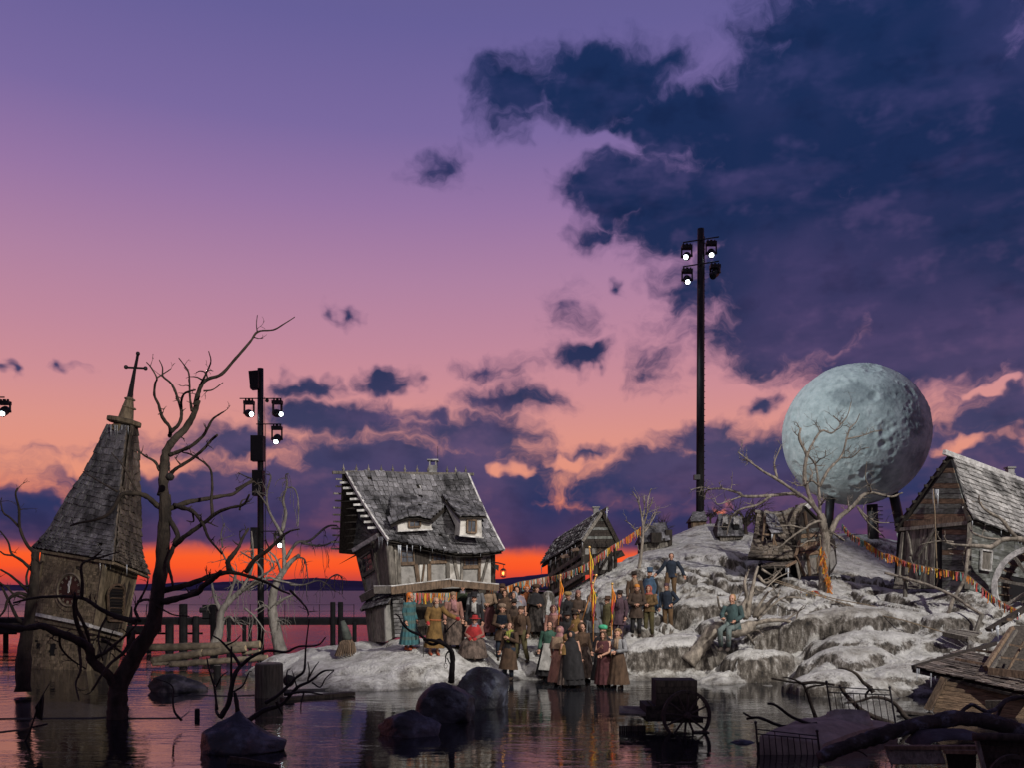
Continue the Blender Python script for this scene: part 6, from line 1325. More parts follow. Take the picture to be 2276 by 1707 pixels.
POSES = {
 'down': dict(el=((-.25,.03,1.13),(.25,.03,1.13)), wr=((-.26,-.06,.88),(.26,-.06,.88))),
 'clasp': dict(el=((-.27,-.01,1.12),(.27,-.01,1.12)), wr=((-.055,-.22,1.06),(.055,-.22,1.07))),
 'chest': dict(el=((-.25,.04,1.12),(.29,-.06,1.14)), wr=((-.27,-.05,.87),(.08,-.185,1.24))),
 'hermit': dict(el=((-.27,0,1.13),(.37,-.12,1.22)), wr=((-.27,-.16,.98),(.58,-.24,1.13))),
 'hip': dict(el=((-.25,.03,1.13),(.38,.05,1.14)), wr=((-.27,-.05,.88),(.21,-.08,1.0))),
 'lean': dict(el=((-.33,-.02,1.16),(.36,.0,1.14)), wr=((-.50,-.10,.97),(.44,-.06,.90)), kn=((-.16,-.16,.55),(.10,-.02,.5)), an=((-.17,-.12,.16),(.12,.03,.07))),
 'pole': dict(el=((-.2,-.18,1.12),(.22,-.16,1.1)), wr=((.0,-.31,1.26),(.03,-.30,1.02))),
 'step': dict(el=((-.25,.03,1.13),(.26,.03,1.12)), wr=((-.22,-.12,.88),(.27,-.1,.87)), kn=((-.12,.04,.5),(.17,-.06,.5)), an=((-.14,.12,.07),(.27,-.04,.07))),
 'sit': dict(pz=.50, el=((-.25,-.06,.72),(.25,-.06,.72)), wr=((-.08,-.30,.60),(.10,-.28,.60)), kn=((-.14,-.38,.47),(.14,-.38,.47)), an=((-.14,-.44,.07),(.16,-.46,.07))),
 'ride': dict(pz=.62, el=((-.28,-.05,.86),(.26,-.05,.84)), wr=((-.16,-.30,.80),(.14,-.28,.74)), kn=((-.22,-.40,.52),(.02,-.42,.56)), an=((-.22,-.34,.07),(-.02,-.36,.07)))}
BODY = {}
def joints(pose):
    p = POSES[pose]; dz = p.get('pz', .95)-.95; j = dict(p); V = Vector
    j['pel'] = V((0,0,.95+dz)); j['waist'] = V((0,0,1.08+dz)); j['chest'] = V((0,0,1.28+dz)); j['neck'] = V((0,0,1.455+dz)); j['head'] = V((0,-.025,1.595+dz)); j['sh'] = (V((-.175,0,1.405+dz)), V((.175,0,1.405+dz)))
    j['hip'] = (V((-.09,0,.92+dz)), V((.09,0,.92+dz))); j['kn'] = [V(q) for q in p.get('kn', ((-.105,-.02,.5),(.105,-.02,.5)))]; j['an'] = [V(q) for q in p.get('an', ((-.115,.02,.07),(.115,.02,.07)))]
    j['el'] = [V(q) for q in p['el']]; j['wr'] = [V(q) for q in p['wr']]; return j
def body_mesh(pose):
    if pose in BODY: return BODY[pose]
    j = joints(pose); mb = MB(); V = Vector
    el = lambda c, rx, ry, n=14: [c+V((rx*math.cos(2*math.pi*k/n), ry*math.sin(2*math.pi*k/n), 0)) for k in range(n)]
    mb.loft([el(j['pel']+V((0,0,-.08)), .11,.09), el(j['pel'], .165,.115), el(j['waist'], .135,.10), el(j['chest'], .165,.115), el(j['chest']+V((0,0,.1)), .17,.095), el(j['neck']+V((0,0,-.02)), .07,.065)])
    mb.tube([j['neck']+V((0,0,-.05)), j['neck']+V((0,-.01,.08))], [.058,.052], 12)
    h = j['head']; mb.ball(h+V((0,.012,.02)), .1, 16, 10, (.78,.95,1.06)); mb.ball(h+V((0,-.018,-.05)), .075, 14, 8, (.80,.92,1.0)); mb.ball(h+V((0,-.065,-.105)), .03, 8, 6)
    mb.tube([h+V((0,-.085,.02)), h+V((0,-.112,-.025)), h+V((0,-.09,-.035))], [.012,.019,.014], 8)
    for s in (-1, 1): mb.ball(h+V((s*.083,.012,-.01)), .028, 8, 6, (.45,.7,1.1)); mb.ball(h+V((s*.038,-.075,-.03)), .028, 8, 6); mb.ball(h+V((s*.03,-.088,.03)), .018, 8, 5, (1.5,.7,.6))
    mb.ball(h+V((0,-.088,-.068)), .02, 8, 5, (1.3,.7,.7))
    for s in (0, 1):
        S, E, W = j['sh'][s], j['el'][s], j['wr'][s]
        mb.tube([S+V((0,0,.005)), S.lerp(E,.4), E, E.lerp(W,.35), W], [.062,.052,.043,.042,.029], 12)
        d = (W-E).normalized(); side = d.cross(V((0,-1,0)) if abs(d.y) < .8 else V((0,0,1))).normalized(); nn = side.cross(d)
        mb.ball(W+d*.055, .045, 10, 6, (1,1,1)) ; 
        for k in range(4):
            o = side*(k-1.5)*.021; L = (.062,.075,.07,.055)[k]; b = W+d*.085+o; mb.tube([b-d*.03, b+d*L*.5, b+d*L*.8+nn*.018, b+d*L+nn*.035], [.0105,.010,.009,.008], 6)
        sg = 1 if s == 0 else -1; b = W+d*.03+side*sg*.035; mb.tube([b, b+side*sg*.03+d*.025+nn*.012, b+side*sg*.038+d*.06+nn*.022], [.013,.011,.009], 6)
        Hp, K, A = j['hip'][s], j['kn'][s], j['an'][s]
        mb.tube([Hp, Hp.lerp(K,.45), K, K.lerp(A,.35), A], [.095,.082,.056,.056,.036], 12)
        mb.tube([A+V((0,.04,-.03)), A+V((0,-.06,-.03)), A+V((0,-.17,-.045))], [.038,.042,.028], 8)
    me = mb.mesh('body'); o = bpy.data.objects.new('tmp', me); COL.objects.link(o); m = o.modifiers.new('r', 'REMESH'); m.mode = 'VOXEL'; m.voxel_size = .0095; m.use_smooth_shade = True
    s = o.modifiers.new('s', 'SMOOTH'); s.factor = .5; s.iterations = 2
    dg = bpy.context.evaluated_depsgraph_get(); out = bpy.data.meshes.new_from_object(o.evaluated_get(dg)); bpy.data.objects.remove(o)
    out.name = 'body'; out.shade_smooth(); out.materials.clear(); out.materials.append(SKIN); BODY[pose] = out; return out
CLM = {}
def ring(c, rx, ry, n=28, fold=0, nf=9, ph=0): return [c+Vector((rx*math.cos(a)*(1+fold*math.sin(nf*a+ph)), ry*math.sin(a)*(1+fold*math.sin(nf*a+ph)), 0)) for a in np.linspace(0, 2*math.pi, n, endpoint=False)]
def garment(kind, pose):
    key = (kind, pose)
    if key in CLM: return CLM[key]
    j = joints(pose); mb = MB(); V = Vector; h = j['head']; dz = j['pel'].z-.95; nk = j['neck']; ch = j['chest']; sit = dz < -.1
    def sleeves(r=1.0, end=1.0):
        for s in (0, 1):
            S, E, W = j['sh'][s], j['el'][s], j['wr'][s]; W2 = E.lerp(W, end*.97)
            mb.tube([S+V((0,0,.012)), S.lerp(E,.25), S.lerp(E,.6), E, E.lerp(W2,.3), E.lerp(W2,.7), W2], [.073*r,.072*r,.064*r,.060*r,.056*r,.052*r,.056*r], 12, seed=3, knob=.05)
    if kind in ('jacket','coat','long_coat','robe','vest'):
        rs = [ring(nk+V((0,.0,.02)), .066,.068), ring(nk+V((0,0,-.03)), .12,.085), ring(ch+V((0,0,.11)), .198,.112), ring(ch, .192,.135), ring(j['waist'], .172,.128)]
        hem = {'jacket':.84,'vest':.92,'coat':.62,'long_coat':.32,'robe':.22}[kind]
        if not sit:
            for t in (.15,.4,.7,1):
                z = .97+(hem-.97)*t; w = .185+.11*t*(.97-hem)/.7; rs.append(ring(V((0,.01*t,z)), w, w*.80, fold=.075*t, nf=9))
        else: rs.append(ring(j['pel'], .2,.15)); rs.append(ring(j['pel']+V((0,-.03,-.1)), .23,.19))
        mb.loft(rs, cap=False)
        if kind != 'vest': sleeves(1.05 if kind != 'robe' else 1.25)
        if kind in ('coat','long_coat'): mb.loft([ring(nk+V((0,.01,.055)), .085,.085,16), ring(nk+V((0,.005,.0)), .10,.095,16), ring(nk+V((0,0,-.05)), .15,.115,16)], cap=False)
    elif kind == 'skirt':
        if sit: mb.loft([ring(j['waist'], .16,.12), ring(V((0,-.03,.60)), .24,.22, fold=.03), ring(V((0,-.16,.50)), .34,.36, fold=.05,nf=11), ring(V((0,-.22,.28)), .40,.40, fold=.06,nf=11), ring(V((0,-.24,.04)), .46,.42, fold=.07,nf=11)], cap=False)
        else: mb.loft([ring(j['waist'], .155,.118, 44), ring(V((0,0,.97)), .20,.16,44,.02,15), ring(V((0,0,.7)), .25,.215,44,.055,13), ring(V((0,0,.4)), .30,.265,44,.08,13), ring(V((0,0,.12)), .345,.31,44,.10,13)], cap=False)
    elif kind == 'dress':
        mb.loft([ring(nk+V((0,0,-.02)), .10,.08,44), ring(ch+V((0,0,.09)), .185,.108,44), ring(ch, .178,.128,44), ring(j['waist'], .155,.118,44,.01,15), ring(V((0,0,.95)), .20,.16,44,.03,13), ring(V((0,0,.6)), .26,.22,44,.05,13), ring(V((0,0,.17)), .335,.29,44,.06,13)], cap=False); sleeves(1.05)
    elif kind == 'shawl':
        mb.loft([ring(nk+V((0,.005,.03)), .075,.078), ring(nk+V((0,0,-.03)), .15,.11), ring(ch+V((0,0,.1)), .225,.15), ring(ch+V((0,-.01,-.05)), .285,.21,fold=.03), ring(ch+V((0,-.015,-.2)), .305,.23,fold=.05)], cap=False)
    elif kind == 'cloak':
        mb.loft([ring(nk+V((0,.005,.04)), .075,.08), ring(nk+V((0,0,-.03)), .15,.11), ring(ch+V((0,0,.1)), .225,.15), ring(ch+V((0,.0,-.2)), .29,.22,fold=.03), ring(V((0,.02,.6)), .32,.26,fold=.05), ring(V((0,.02,.28)), .35,.29,fold=.06)], cap=False)
    elif kind == 'trousers':
        for s in (0, 1):
            Hp, K, A = j['hip'][s], j['kn'][s], j['an'][s]; mb.tube([Hp+V((0,0,.06)), Hp.lerp(K,.3), Hp.lerp(K,.7), K, K.lerp(A,.4), A+V((0,0,.04))], [.115,.105,.088,.075,.072,.06], 12, seed=5, knob=.04)
        mb.ball(j['pel'], .15, 14, 8, (1.12,.86,.85))
    elif kind == 'boots':
        for s in (0, 1):
            K, A = j['kn'][s], j['an'][s]; mb.tube([A.lerp(K,.72), A.lerp(K,.4), A+V((0,.005,.03)), A+V((0,.01,-.05))], [.071,.066,.052,.05], 10); mb.tube([A+V((0,.06,-.035)), A+V((0,-.06,-.033)), A+V((0,-.15,-.042)), A+V((0,-.20,-.05))], [.04,.05,.046,.025], 10)
    elif kind == 'shoes':
        for s in (0, 1): A = j['an'][s]; mb.tube([A+V((0,.01,.06)), A+V((0,.01,-.03))], [.048,.048], 8); mb.tube([A+V((0,.06,-.035)), A+V((0,-.06,-.033)), A+V((0,-.15,-.042)), A+V((0,-.20,-.05))], [.038,.046,.044,.025], 10)
    elif kind == 'gloves':
        for s in (0, 1): E, W = j['el'][s], j['wr'][s]; d = (W-E).normalized(); mb.ball(W+d*.06, .062, 10, 7); mb.tube([W-d*.05, W+d*.03], [.05,.045], 10)
    elif kind == 'belt': mb.loft([ring(j['waist']+V((0,0,-.06)), .182,.138,24), ring(j['waist']+V((0,0,-.06)), .19,.146,24), ring(j['waist']+V((0,0,-.01)), .186,.142,24), ring(j['waist']+V((0,0,-.01)), .176,.134,24)], cap=False)
    elif kind == 'scarf': mb.loft([ring(nk+V((0,0,.06)), .07,.075,16), ring(nk+V((0,-.005,.03)), .098,.10,16), ring(nk+V((0,-.005,-.02)), .10,.10,16), ring(nk+V((0,0,-.045)), .075,.08,16)], cap=False); mb.beam(nk+V((.03,-.10,-.01)), nk+V((.045,-.165,-.32)), .09, .03, (0,-1,0)); mb.beam(nk+V((-.03,-.10,-.01)), nk+V((-.035,-.165,-.26)), .08, .03, (0,-1,0))
    elif kind == 'top_hat': t = h+V((0,.012,.07)); mb.lathe([(.16,-.004),(.165,.004),(.10,.012),(.098,.09),(.104,.155),(.09,.16),(.01,.162)], t, 20, Matrix.Diagonal((1,1.12,1)))
    elif kind == 'brim_hat': t = h+V((0,.012,.06)); mb.lathe([(.18,-.012),(.185,-.004),(.10,.012),(.095,.06),(.085,.09),(.05,.10),(.01,.10)], t, 20, Matrix.Diagonal((1,1.1,1)))
    elif kind == 'fur_hat': mb.lathe([(.095,-.02),(.125,.0),(.135,.045),(.122,.09),(.07,.115),(.01,.12)], h+V((0,.012,.055)), 16, Matrix.Diagonal((1,1.1,1)))
    elif kind == 'beanie': mb.lathe([(.093,-.01),(.099,.01),(.096,.05),(.07,.088),(.02,.10)], h+V((0,.014,.045)), 16, Matrix.Diagonal((.93,1.12,1)))
    elif kind == 'pom': mb.ball(h+V((0,.01,.16)), .04, 8, 6)
    elif kind in ('hood','bonnet','headscarf'):
        w = 1.16 if kind != 'bonnet' else 1.38
        for i, (r0, zz) in enumerate(((1,0),)):
            rs = []
            for k in range(9):
                a = math.pi*(.08+.92*k/8); y = -.055+.155*(1-math.cos(a))/2*1.05; r = .106*w*math.sin(max(a*.5+.8, .9) if k < 6 else a*.5+.75)*(1 if k < 7 else .55 if k == 7 else .12)
                rs.append([h+V((r*.93*math.cos(t), y-.02, r*1.12*math.sin(t)+.005)) for t in np.linspace(0, 2*math.pi, 18, endpoint=False)])
            mb.loft(rs, cap=False)
        mb.loft([ring(h+V((0,.02,-.06)), .085,.09,18), ring(nk+V((0,.01,.03)), .098,.10,18), ring(nk+V((0,.0,-.04)), .15,.115,18)], cap=False)
    elif kind == 'short_hair': mb.lathe([(.098,-.05),(.103,-.01),(.1,.04),(.085,.085),(.05,.112),(.01,.118)], h+V((0,.034,.012)), 16, Matrix.Rotation(R(-14),3,'X')@Matrix.Diagonal((.88,1.02,1)))
    elif kind == 'curly_hair':
        rg = random.Random(4)
        for k in range(46):
            a = rg.uniform(0, 6.28); b = rg.uniform(-.3, 1.5); d = V((math.cos(a)*math.cos(b), math.sin(a)*math.cos(b), math.sin(b)))
            if d.y < -.45 and d.z < .6: continue
            mb.ball(h+V((0,.02,.02))+V((d.x*.098,d.y*.105,d.z*.11)), .034, 6, 4)
    elif kind == 'long_hair':
        mb.lathe([(.098,-.06),(.104,-.01),(.1,.04),(.086,.088),(.05,.114),(.01,.12)], h+V((0,.034,.012)), 16, Matrix.Rotation(R(-12),3,'X')@Matrix.Diagonal((.9,1.02,1)))
        mb.loft([[h+V((x*(.095+.02*t),.03+.075*math.cos(x*1.1)+.03*t,.03-.46*t+.02*math.sin(9*x+8*t)*t)) for x in np.linspace(-1,1,13)]+[h+V((x*(.085+.02*t),.01+.05*math.cos(x*1.1)+.03*t,.03-.45*t)) for x in np.linspace(1,-1,13)] for t in np.linspace(0,1,7)])
    elif kind == 'beard': mb.ball(h+V((0,-.068,-.125)), .062, 12, 8, (.95,.62,1.25))
    elif kind == 'eyes':
        for s in (-1, 1): mb.ball(h+V((s*.034,-.093,.008)), .011, 8, 5, (1.25,.6,.8))
    elif kind == 'apron': mb.loft([[j['waist']+V((x*.12,-.15,0)), V((x*.17,-.262,.6)), V((x*.2,-.34,.3))] for x in np.linspace(-1,1,7)], cap=False, closed=False)
    me = mb.mesh(kind, smooth=True); me.materials.append(MATS['skin']); CLM[key] = me; return me
DARKEYE = mat('dark_eye', (.01,.008,.007), .3, .1, 3, bump=0)
NPEOPLE = 0
def person(z, x, y, Yh, pose, face, outfit, label, h=1.72, search=2.2, zfix=None):
    """(x, y): crown of the head in the photograph; the feet stand on the ground at the distance that fits best"""
    hats = any(k in ('top_hat','fur_hat','brim_hat','pom') for k, _ in outfit); top = {'sit':1.27,'ride':1.39}.get(pose, 1.72)+(.09 if hats else .02)
    best = None
    if zfix is None:
        Ys = np.linspace(Yh-search, Yh+search, 45); x0, y0, k = ZW[z]; sx = x0+x*k; sy = y0+y*k
        X = (sx-1138)/2000*Ys; g = np.maximum(ground(X, Ys), .0); zt = EYE+(1312-sy)/2000*Ys; e = np.abs((zt-g)/top-h/1.72)+.02*np.abs(Ys-Yh); i = int(np.argmin(e)); Y = float(Ys[i]); zg = float(g[i]); s = float((zt[i]-g[i])/top); s = max(.86*h/1.72, min(1.12*h/1.72, s)); zg = float(zt[i])-s*top; zg = zg if abs(zg-g[i]) < .25 else float(g[i])
    else: Y = Yh; zt = P(z, x, y, Y).z; zg = zfix; s = (zt-zg)/top
    p = P(z, x, y, Y); p.z = zg-.01
    T = thing('person', label, 'person', p); ORG[T.name] = Vector((0,0,0)); rq = random.Random(int(x*7+y)); T.rotation_euler = (R(rq.uniform(-3,3)),R(rq.uniform(-3,3)),R(face+rq.uniform(-14,14))); T.scale = (s*rq.uniform(.95,1.06),s,s)
    def add(me, nm, m):
        o = bpy.data.objects.new(nm, me); COL.objects.link(o); o.parent = T
        if m is not None: o.material_slots[0].link = 'OBJECT'; o.material_slots[0].material = m
        return o
    add(body_mesh(pose), 'body', None); add(garment('eyes', pose), 'eyes', DARKEYE)
    for k, m in outfit: add(garment(k, pose), k, m)
    return T, p, s
C = cloth
TEAL = plaid('teal_plaid', (.022,.075,.085), (.035,.115,.125), (.075,.10,.075))
def people():
    br = C('brown', (.06,.036,.022)); dk = C('black', (.016,.015,.016)); och = C('ochre', (.13,.075,.024)); red = C('red', (.26,.022,.022)); rose = C('rose', (.22,.11,.085)); tan = C('tan', (.19,.13,.085)); grey = C('grey', (.12,.12,.125)); olive = C('olive', (.065,.055,.024)); plum = C('plum', (.06,.035,.045)); navy = C('navy', (.014,.02,.032)); blue = C('blue', (.04,.07,.11)); green = C('green', (.03,.07,.05)); leather = C('leather', (.05,.033,.024)); stripe = C('striped_skirt', (.085,.062,.05), .7, 10); white = C('white', (.28,.27,.25)); lil = C('lilac_grey', (.19,.16,.18)); rust = C('rust', (.26,.085,.03)); oran = C('orange', (.42,.16,.03)); pink = C('pink', (.24,.12,.12)); pale = C('pale_grey', (.19,.19,.195)); dgreen = C('dark_green', (.03,.04,.022)); wine = C('wine', (.06,.02,.022)); check = plaid('green_check_scarf', (.10,.13,.02), (.28,.28,.04), (.03,.03,.01)); jade = C('jade', (.05,.30,.16))
    hr = C('ginger_hair', (.40,.11,.018)); hb = C('brown_hair', (.055,.03,.018)); hg = C('grey_hair', (.22,.17,.13)); hd = C('dark_hair', (.02,.014,.011)); hbl = C('blond_hair', (.24,.15,.07)); fur = C('fur', (.17,.12,.085)); skb = C('boot_leather', (.035,.024,.018)); redb = C('red_boots', (.26,.06,.03))
    L = [
     ('Z6',275,306,27.3,'down',55,[('dress',TEAL),('long_hair',hr),('shoes',redb)],'woman with long ginger hair in a teal plaid dress, standing left of the crowd'),
     ('Z6',575,368,26.6,'hermit',8,[('robe',och),('belt',rust),('long_hair',hg),('beard',hg),('gloves',red),('shoes',redb)],'long-haired bearded person in ochre robe with red gloves, one arm stretched out'),
     ('Z6',820,305,28.6,'down',4,[('skirt',stripe),('jacket',rose),('scarf',pink),('beanie',tan),('boots',skb)],'person in rose fur jacket and striped skirt behind the ochre robe'),
     ('Z6',905,202,30,'down',0,[('skirt',dk),('shawl',dgreen),('headscarf',dk),('scarf',lil),('shoes',skb)],'person in black headscarf and dark green shawl under the house beam'),
     ('Z6',1095,180,30.2,'down',-5,[('long_coat',grey),('trousers',dk),('boots',skb),('beard',hg),('fur_hat',fur)],'tall person in grey coat and grey fur hat behind the top hat'),
     ('Z6',1080,312,28.8,'down',3,[('coat',dk),('trousers',dk),('boots',skb),('top_hat',dk),('scarf',white)],'person in black leather coat with white cravat and black top hat'),
     ('Z6',1072,568,27.6,'sit',-4,[('skirt',stripe),('jacket',rose),('shawl',red),('scarf',lil),('brim_hat',red),('gloves',red),('shoes',skb)],'seated person in red shawl and red brimmed hat in the front of the crowd'),
     ('Z6',1245,220,29.4,'clasp',-8,[('skirt',wine),('jacket',tan),('curly_hair',hr),('shoes',skb)],'person with frizzy ginger hair in beige jacket, hands folded'),
     ('Z6',1400,185,30.4,'down',0,[('long_coat',dk),('trousers',dk),('boots',skb),('brim_hat',hb),('beard',hb)],'person in black coat and brown brimmed hat at the back of the crowd'),
     ('Z6',1465,280,29.8,'clasp',-12,[('skirt',br),('shawl',br),('hood',br),('shoes',skb)],'person wrapped in brown hood and shawl'),
     ('Z6',1410,432,28.4,'clasp',-6,[('coat',br),('trousers',navy),('vest',navy),('boots',skb),('fur_hat',fur)],'person in round fur cap and brown coat over blue waistcoat, hands clasped'),
     ('Z6',1570,368,28.9,'down',-6,[('long_coat',leather),('trousers',dk),('boots',skb),('brim_hat',hd),('beard',hd)],'dark-bearded person in leather coat and black brimmed hat'),
     ('Z6',1590,300,29.8,'down',-15,[('skirt',grey),('shawl',pale),('headscarf',pale),('shoes',skb)],'person in pale grey headscarf and shawl'),
     ('Z6',1615,240,30.8,'down',-10,[('skirt',lil),('shawl',lil),('bonnet',dk),('shoes',skb)],'person in black bonnet and lilac-grey shawl at the back'),
     ('Z6',1628,480,27.9,'step',-22,[('jacket',br),('trousers',olive),('boots',skb),('beanie',hb),('scarf',br)],'person in grey-brown cap and brown jacket stepping right, looking left'),
     ('Z6',1482,676,27.1,'chest',-24,[('long_coat',br),('trousers',navy),('vest',dk),('boots',skb),('scarf',check),('short_hair',hb)],'person in long brown coat and green checked scarf at the water, hand on chest'),
     ('Z6',1742,222,30.6,'down',20,[('skirt',br),('jacket',rust),('curly_hair',hr),('shoes',skb)],'person with ginger curls beside the dark tall hat, back right of the crowd'),
     ('Z6',1818,196,29.8,'clasp',40,[('dress',C('black_stripe', (.03,.025,.022), .8, 14)),('shawl',dk),('long_hair',hb),('fur_hat',hb),('shoes',skb)],'long-haired person in dark striped gown and tall brown hat, right of the crowd'),
     ('Z7',375,880,28,'down',-12,[('skirt',dk),('jacket',green),('apron',white),('short_hair',hd),('shoes',skb)],'person in green jacket with pale blouse and black skirt near the water'),
     ('Z7',452,705,28.6,'down',-10,[('skirt',br),('jacket',rose),('headscarf',pink),('shoes',skb)],'person in pink headscarf behind the first flag'),
     ('Z7',510,932,27.6,'down',160,[('skirt',rose),('shawl',tan),('headscarf',pink),('shoes',skb)],'person seen from behind in pinkish headscarf and patterned tan shawl'),
     ('Z7',598,1018,27.1,'clasp',30,[('skirt',stripe),('shawl',och),('headscarf',och),('shoes',skb)],'stooped person in ochre cloak and grey skirt at the water'),
     ('Z7',655,985,27,'down',150,[('cloak',dk),('skirt',dk),('hood',dk),('shoes',skb)],'person in black hooded cloak with back turned, at the water'),
     ('Z7',588,545,29.6,'down',8,[('coat',dk),('trousers',dk),('boots',skb),('fur_hat',C('yellow_fur', (.24,.16,.06)))],'person in yellow fur hat behind the first flag'),
     ('Z7',692,545,29.4,'clasp',4,[('coat',leather),('trousers',dk),('boots',skb),('long_hair',hb),('beard',hb),('beanie',C('crown_cap', (.2,.1,.08)))],'long-haired bearded person in dark coat and patterned cap, centre of the flag group'),
     ('Z7',612,752,28.4,'down',6,[('coat',dk),('trousers',dk),('boots',skb),('brim_hat',dk),('beard',hd)],'dark-bearded person in black hat behind the ochre bonnet'),
     ('Z7',702,742,28.1,'pole',-18,[('skirt',br),('shawl',och),('headscarf',och),('brim_hat',hd),('shoes',skb)],'person in ochre shawl and brown hat holding the slanted pole'),
     ('Z7',905,556,29.2,'down',170,[('coat',grey),('trousers',dk),('boots',skb),('beanie',green),('pom',oran)],'person seen from behind in grey coat and green cap with orange pompom'),
     ('Z7',1010,588,29,'down',-60,[('coat',olive),('trousers',olive),('boots',skb),('brim_hat',hb)],'person in olive jacket and brown cap, turned left'),
     ('Z7',1135,525,28.9,'down',-20,[('coat',plum),('trousers',plum),('boots',skb),('brim_hat',hd),('scarf',plum)],'person in plum coat and black hat right of the flags'),
     ('Z7',1345,322,31.2,'down',-4,[('coat',br),('trousers',dk),('boots',skb),('scarf',tan),('brim_hat',hd)],'person in brown coat and dark feathered hat behind the orange cap'),
     ('Z7',1482,302,31.8,'down',-30,[('coat',dk),('cloak',blue),('trousers',dk),('boots',skb),('beard',hb),('top_hat',blue)],'person in blue top hat and pale blue cloak on the slope'),
     ('Z7',1332,480,29.7,'clasp',-14,[('coat',leather),('trousers',dk),('boots',skb),('belt',tan),('beard',hb),('beanie',oran)],'bearded person in orange cap and belted leather coat'),
     ('Z7',1475,488,30.2,'clasp',-18,[('jacket',C('braided', (.10,.06,.025), .6, 16)),('trousers',olive),('boots',skb),('headscarf',C('brick', (.26,.07,.05)))],'person in brick-red headscarf, braided jacket and olive breeches'),
     ('Z7',1690,468,30.8,'hip',-30,[('jacket',navy),('trousers',C('umber', (.10,.06,.03))),('boots',skb),('short_hair',hb),('beanie',plum)],'person in navy jacket with hand on hip at the right of the group'),
     ('Z7',1715,142,32.4,'lean',-12,[('jacket',navy),('trousers',C('umber', (.10,.06,.03))),('boots',skb),('short_hair',hd)],'person in navy jacket leaning on the rock ledge above the others'),
     ('Z7',975,905,28,'clasp',-16,[('skirt',dk),('shawl',dk),('beanie',jade),('fur_hat',jade),('shoes',skb)],'person in bright green turban among the flags'),
     ('Z7',1005,985,27.2,'pole',-14,[('skirt',wine),('shawl',wine),('headscarf',br),('shoes',skb)],'person in wine-red shawl and skirt holding a flag pole at the water'),
     ('Z7',1138,965,27,'clasp',-34,[('skirt',br),('jacket',pale),('scarf',tan),('curly_hair',hbl),('shoes',skb)],'curly blond person in pale grey shirt at the water, right end of the flag group'),
     ('Z7',820,590,29.6,'down',-6,[('coat',dk),('trousers',dk),('boots',skb),('hood',grey)],'person in grey hood behind the tallest flag'),
     ('Z7',900,760,28.3,'down',4,[('skirt',dk),('coat',grey),('headscarf',br),('shoes',skb)],'person in grey coat and brown headscarf half hidden by the middle flag'),
     ('Z7',770,900,27.8,'down',12,[('skirt',stripe),('jacket',br),('bonnet',br),('shoes',skb)],'person in brown bonnet below the slanted pole'),
    ]
    out = [person(*a) for a in L]
    z = gz(P('Y5',1290,880,27.0).x, 27.0)
    person('Y5', 1298, 284, 26.95, 'ride', -42, [('jacket',C('slate', (.035,.06,.06))),('trousers',C('slate_trousers', (.09,.115,.11))),('boots',C('tall_boots', (.045,.035,.03))),('short_hair',hbl)], 'blond person in slate jacket and tall boots sitting on the fallen trunk', zfix=P('Y5',1270,885,26.95).z)
    # walking stick
    p = P('Z6',452,720,26.35); T = thing('walking_stick', 'thin dark walking stick held by the ochre robed person', 'stick', P('Z6',447,1110,26.35)); MB().tube([P('Z6',462,690,26.35), P('Z6',452,900,26.35), P('Z6',446,1112,26.35)], .012, 5).build('shaft', WDK, T)
people()
# ---------------------------------------------------------------- furled flags on poles
FC = [mat('silk_'+n, c, .7, .3, 9, (3,3,.3), .3) for n, c in (('orange', (.62,.20,.015)),('yellow', (.62,.40,.03)),('red', (.46,.035,.02)),('wine', (.20,.03,.05)))]
GLD = mat('gilt_knob', (.55,.36,.12), .35, .2, 6, metal=.6)
PAL = mat('varnished_pole', (.42,.20,.075), .6, .25, 6, (3,3,.4))
def flag(label, top, bot, Y, f0, f1, off):
    a = P('Z7', *top, Y); b = P('Z7', *bot, Y); T = thing('furled_flag', label, 'flag', b, 'furled orange flags above the crowd')
    MB().tube([a, b], .022, 8).build('pole', PAL, T, smooth=True); MB().ball(a, .045, 10, 7).build('finial', GLD, T, smooth=True)
    rg = random.Random(int(top[0]))
    for k in range(6):
        pts = []; n = 9; dx = (k-2)*.012+off*.5
        for i in range(n+1):
            t = i/n; q = a.lerp(b, f0+(f1-f0)*t*(.8+.2*((k*7) % 5)/4)); w = math.sin(math.pi*min(1, t*1.5+.06))*.9
            pts.append(q+Vector((dx*w*1.7+.012*math.sin(7*t+k), -.035+.03*math.sin(k*2+5*t), 0)))
        mb = MB(); mb.tube(pts, [max(.008, .024*math.sin(math.pi*(.08+.80*i/n))) for i in range(n+1)], 6, seed=k, knob=.25); mb.build('silk_fold', FC[(k+int(top[0])) % 3 if k != 4 else 3], T, smooth=True)
flag('tallest furled orange flag on a pole in the middle of the crowd', (830,85), (872,1010), 27.9, .06, .62, .02)
flag('furled orange flag on the leftmost pole of the flag group', (517,390), (492,930), 27.9, .12, .88, .05)
flag('furled yellow and orange flag on the middle pole', (866,472), (872,1110), 27.6, .1, .78, .02)
flag('furled yellow flag on the rightmost pole', (1078,482), (1066,1330), 27.0, .06, .54, .03)
T_ = thing('banner_pole', 'bare slanted wooden pole with gilt knob crossing the flags', 'pole', P('Z7',710,1015,28)); MB().tube([P('Z7',903,392,28), P('Z7',708,1015,28)], .022, 8).build('pole', PAL, T_, smooth=True); MB().ball(P('Z7',903,390,28), .05, 10, 7).build('finial', GLD, T_, smooth=True)
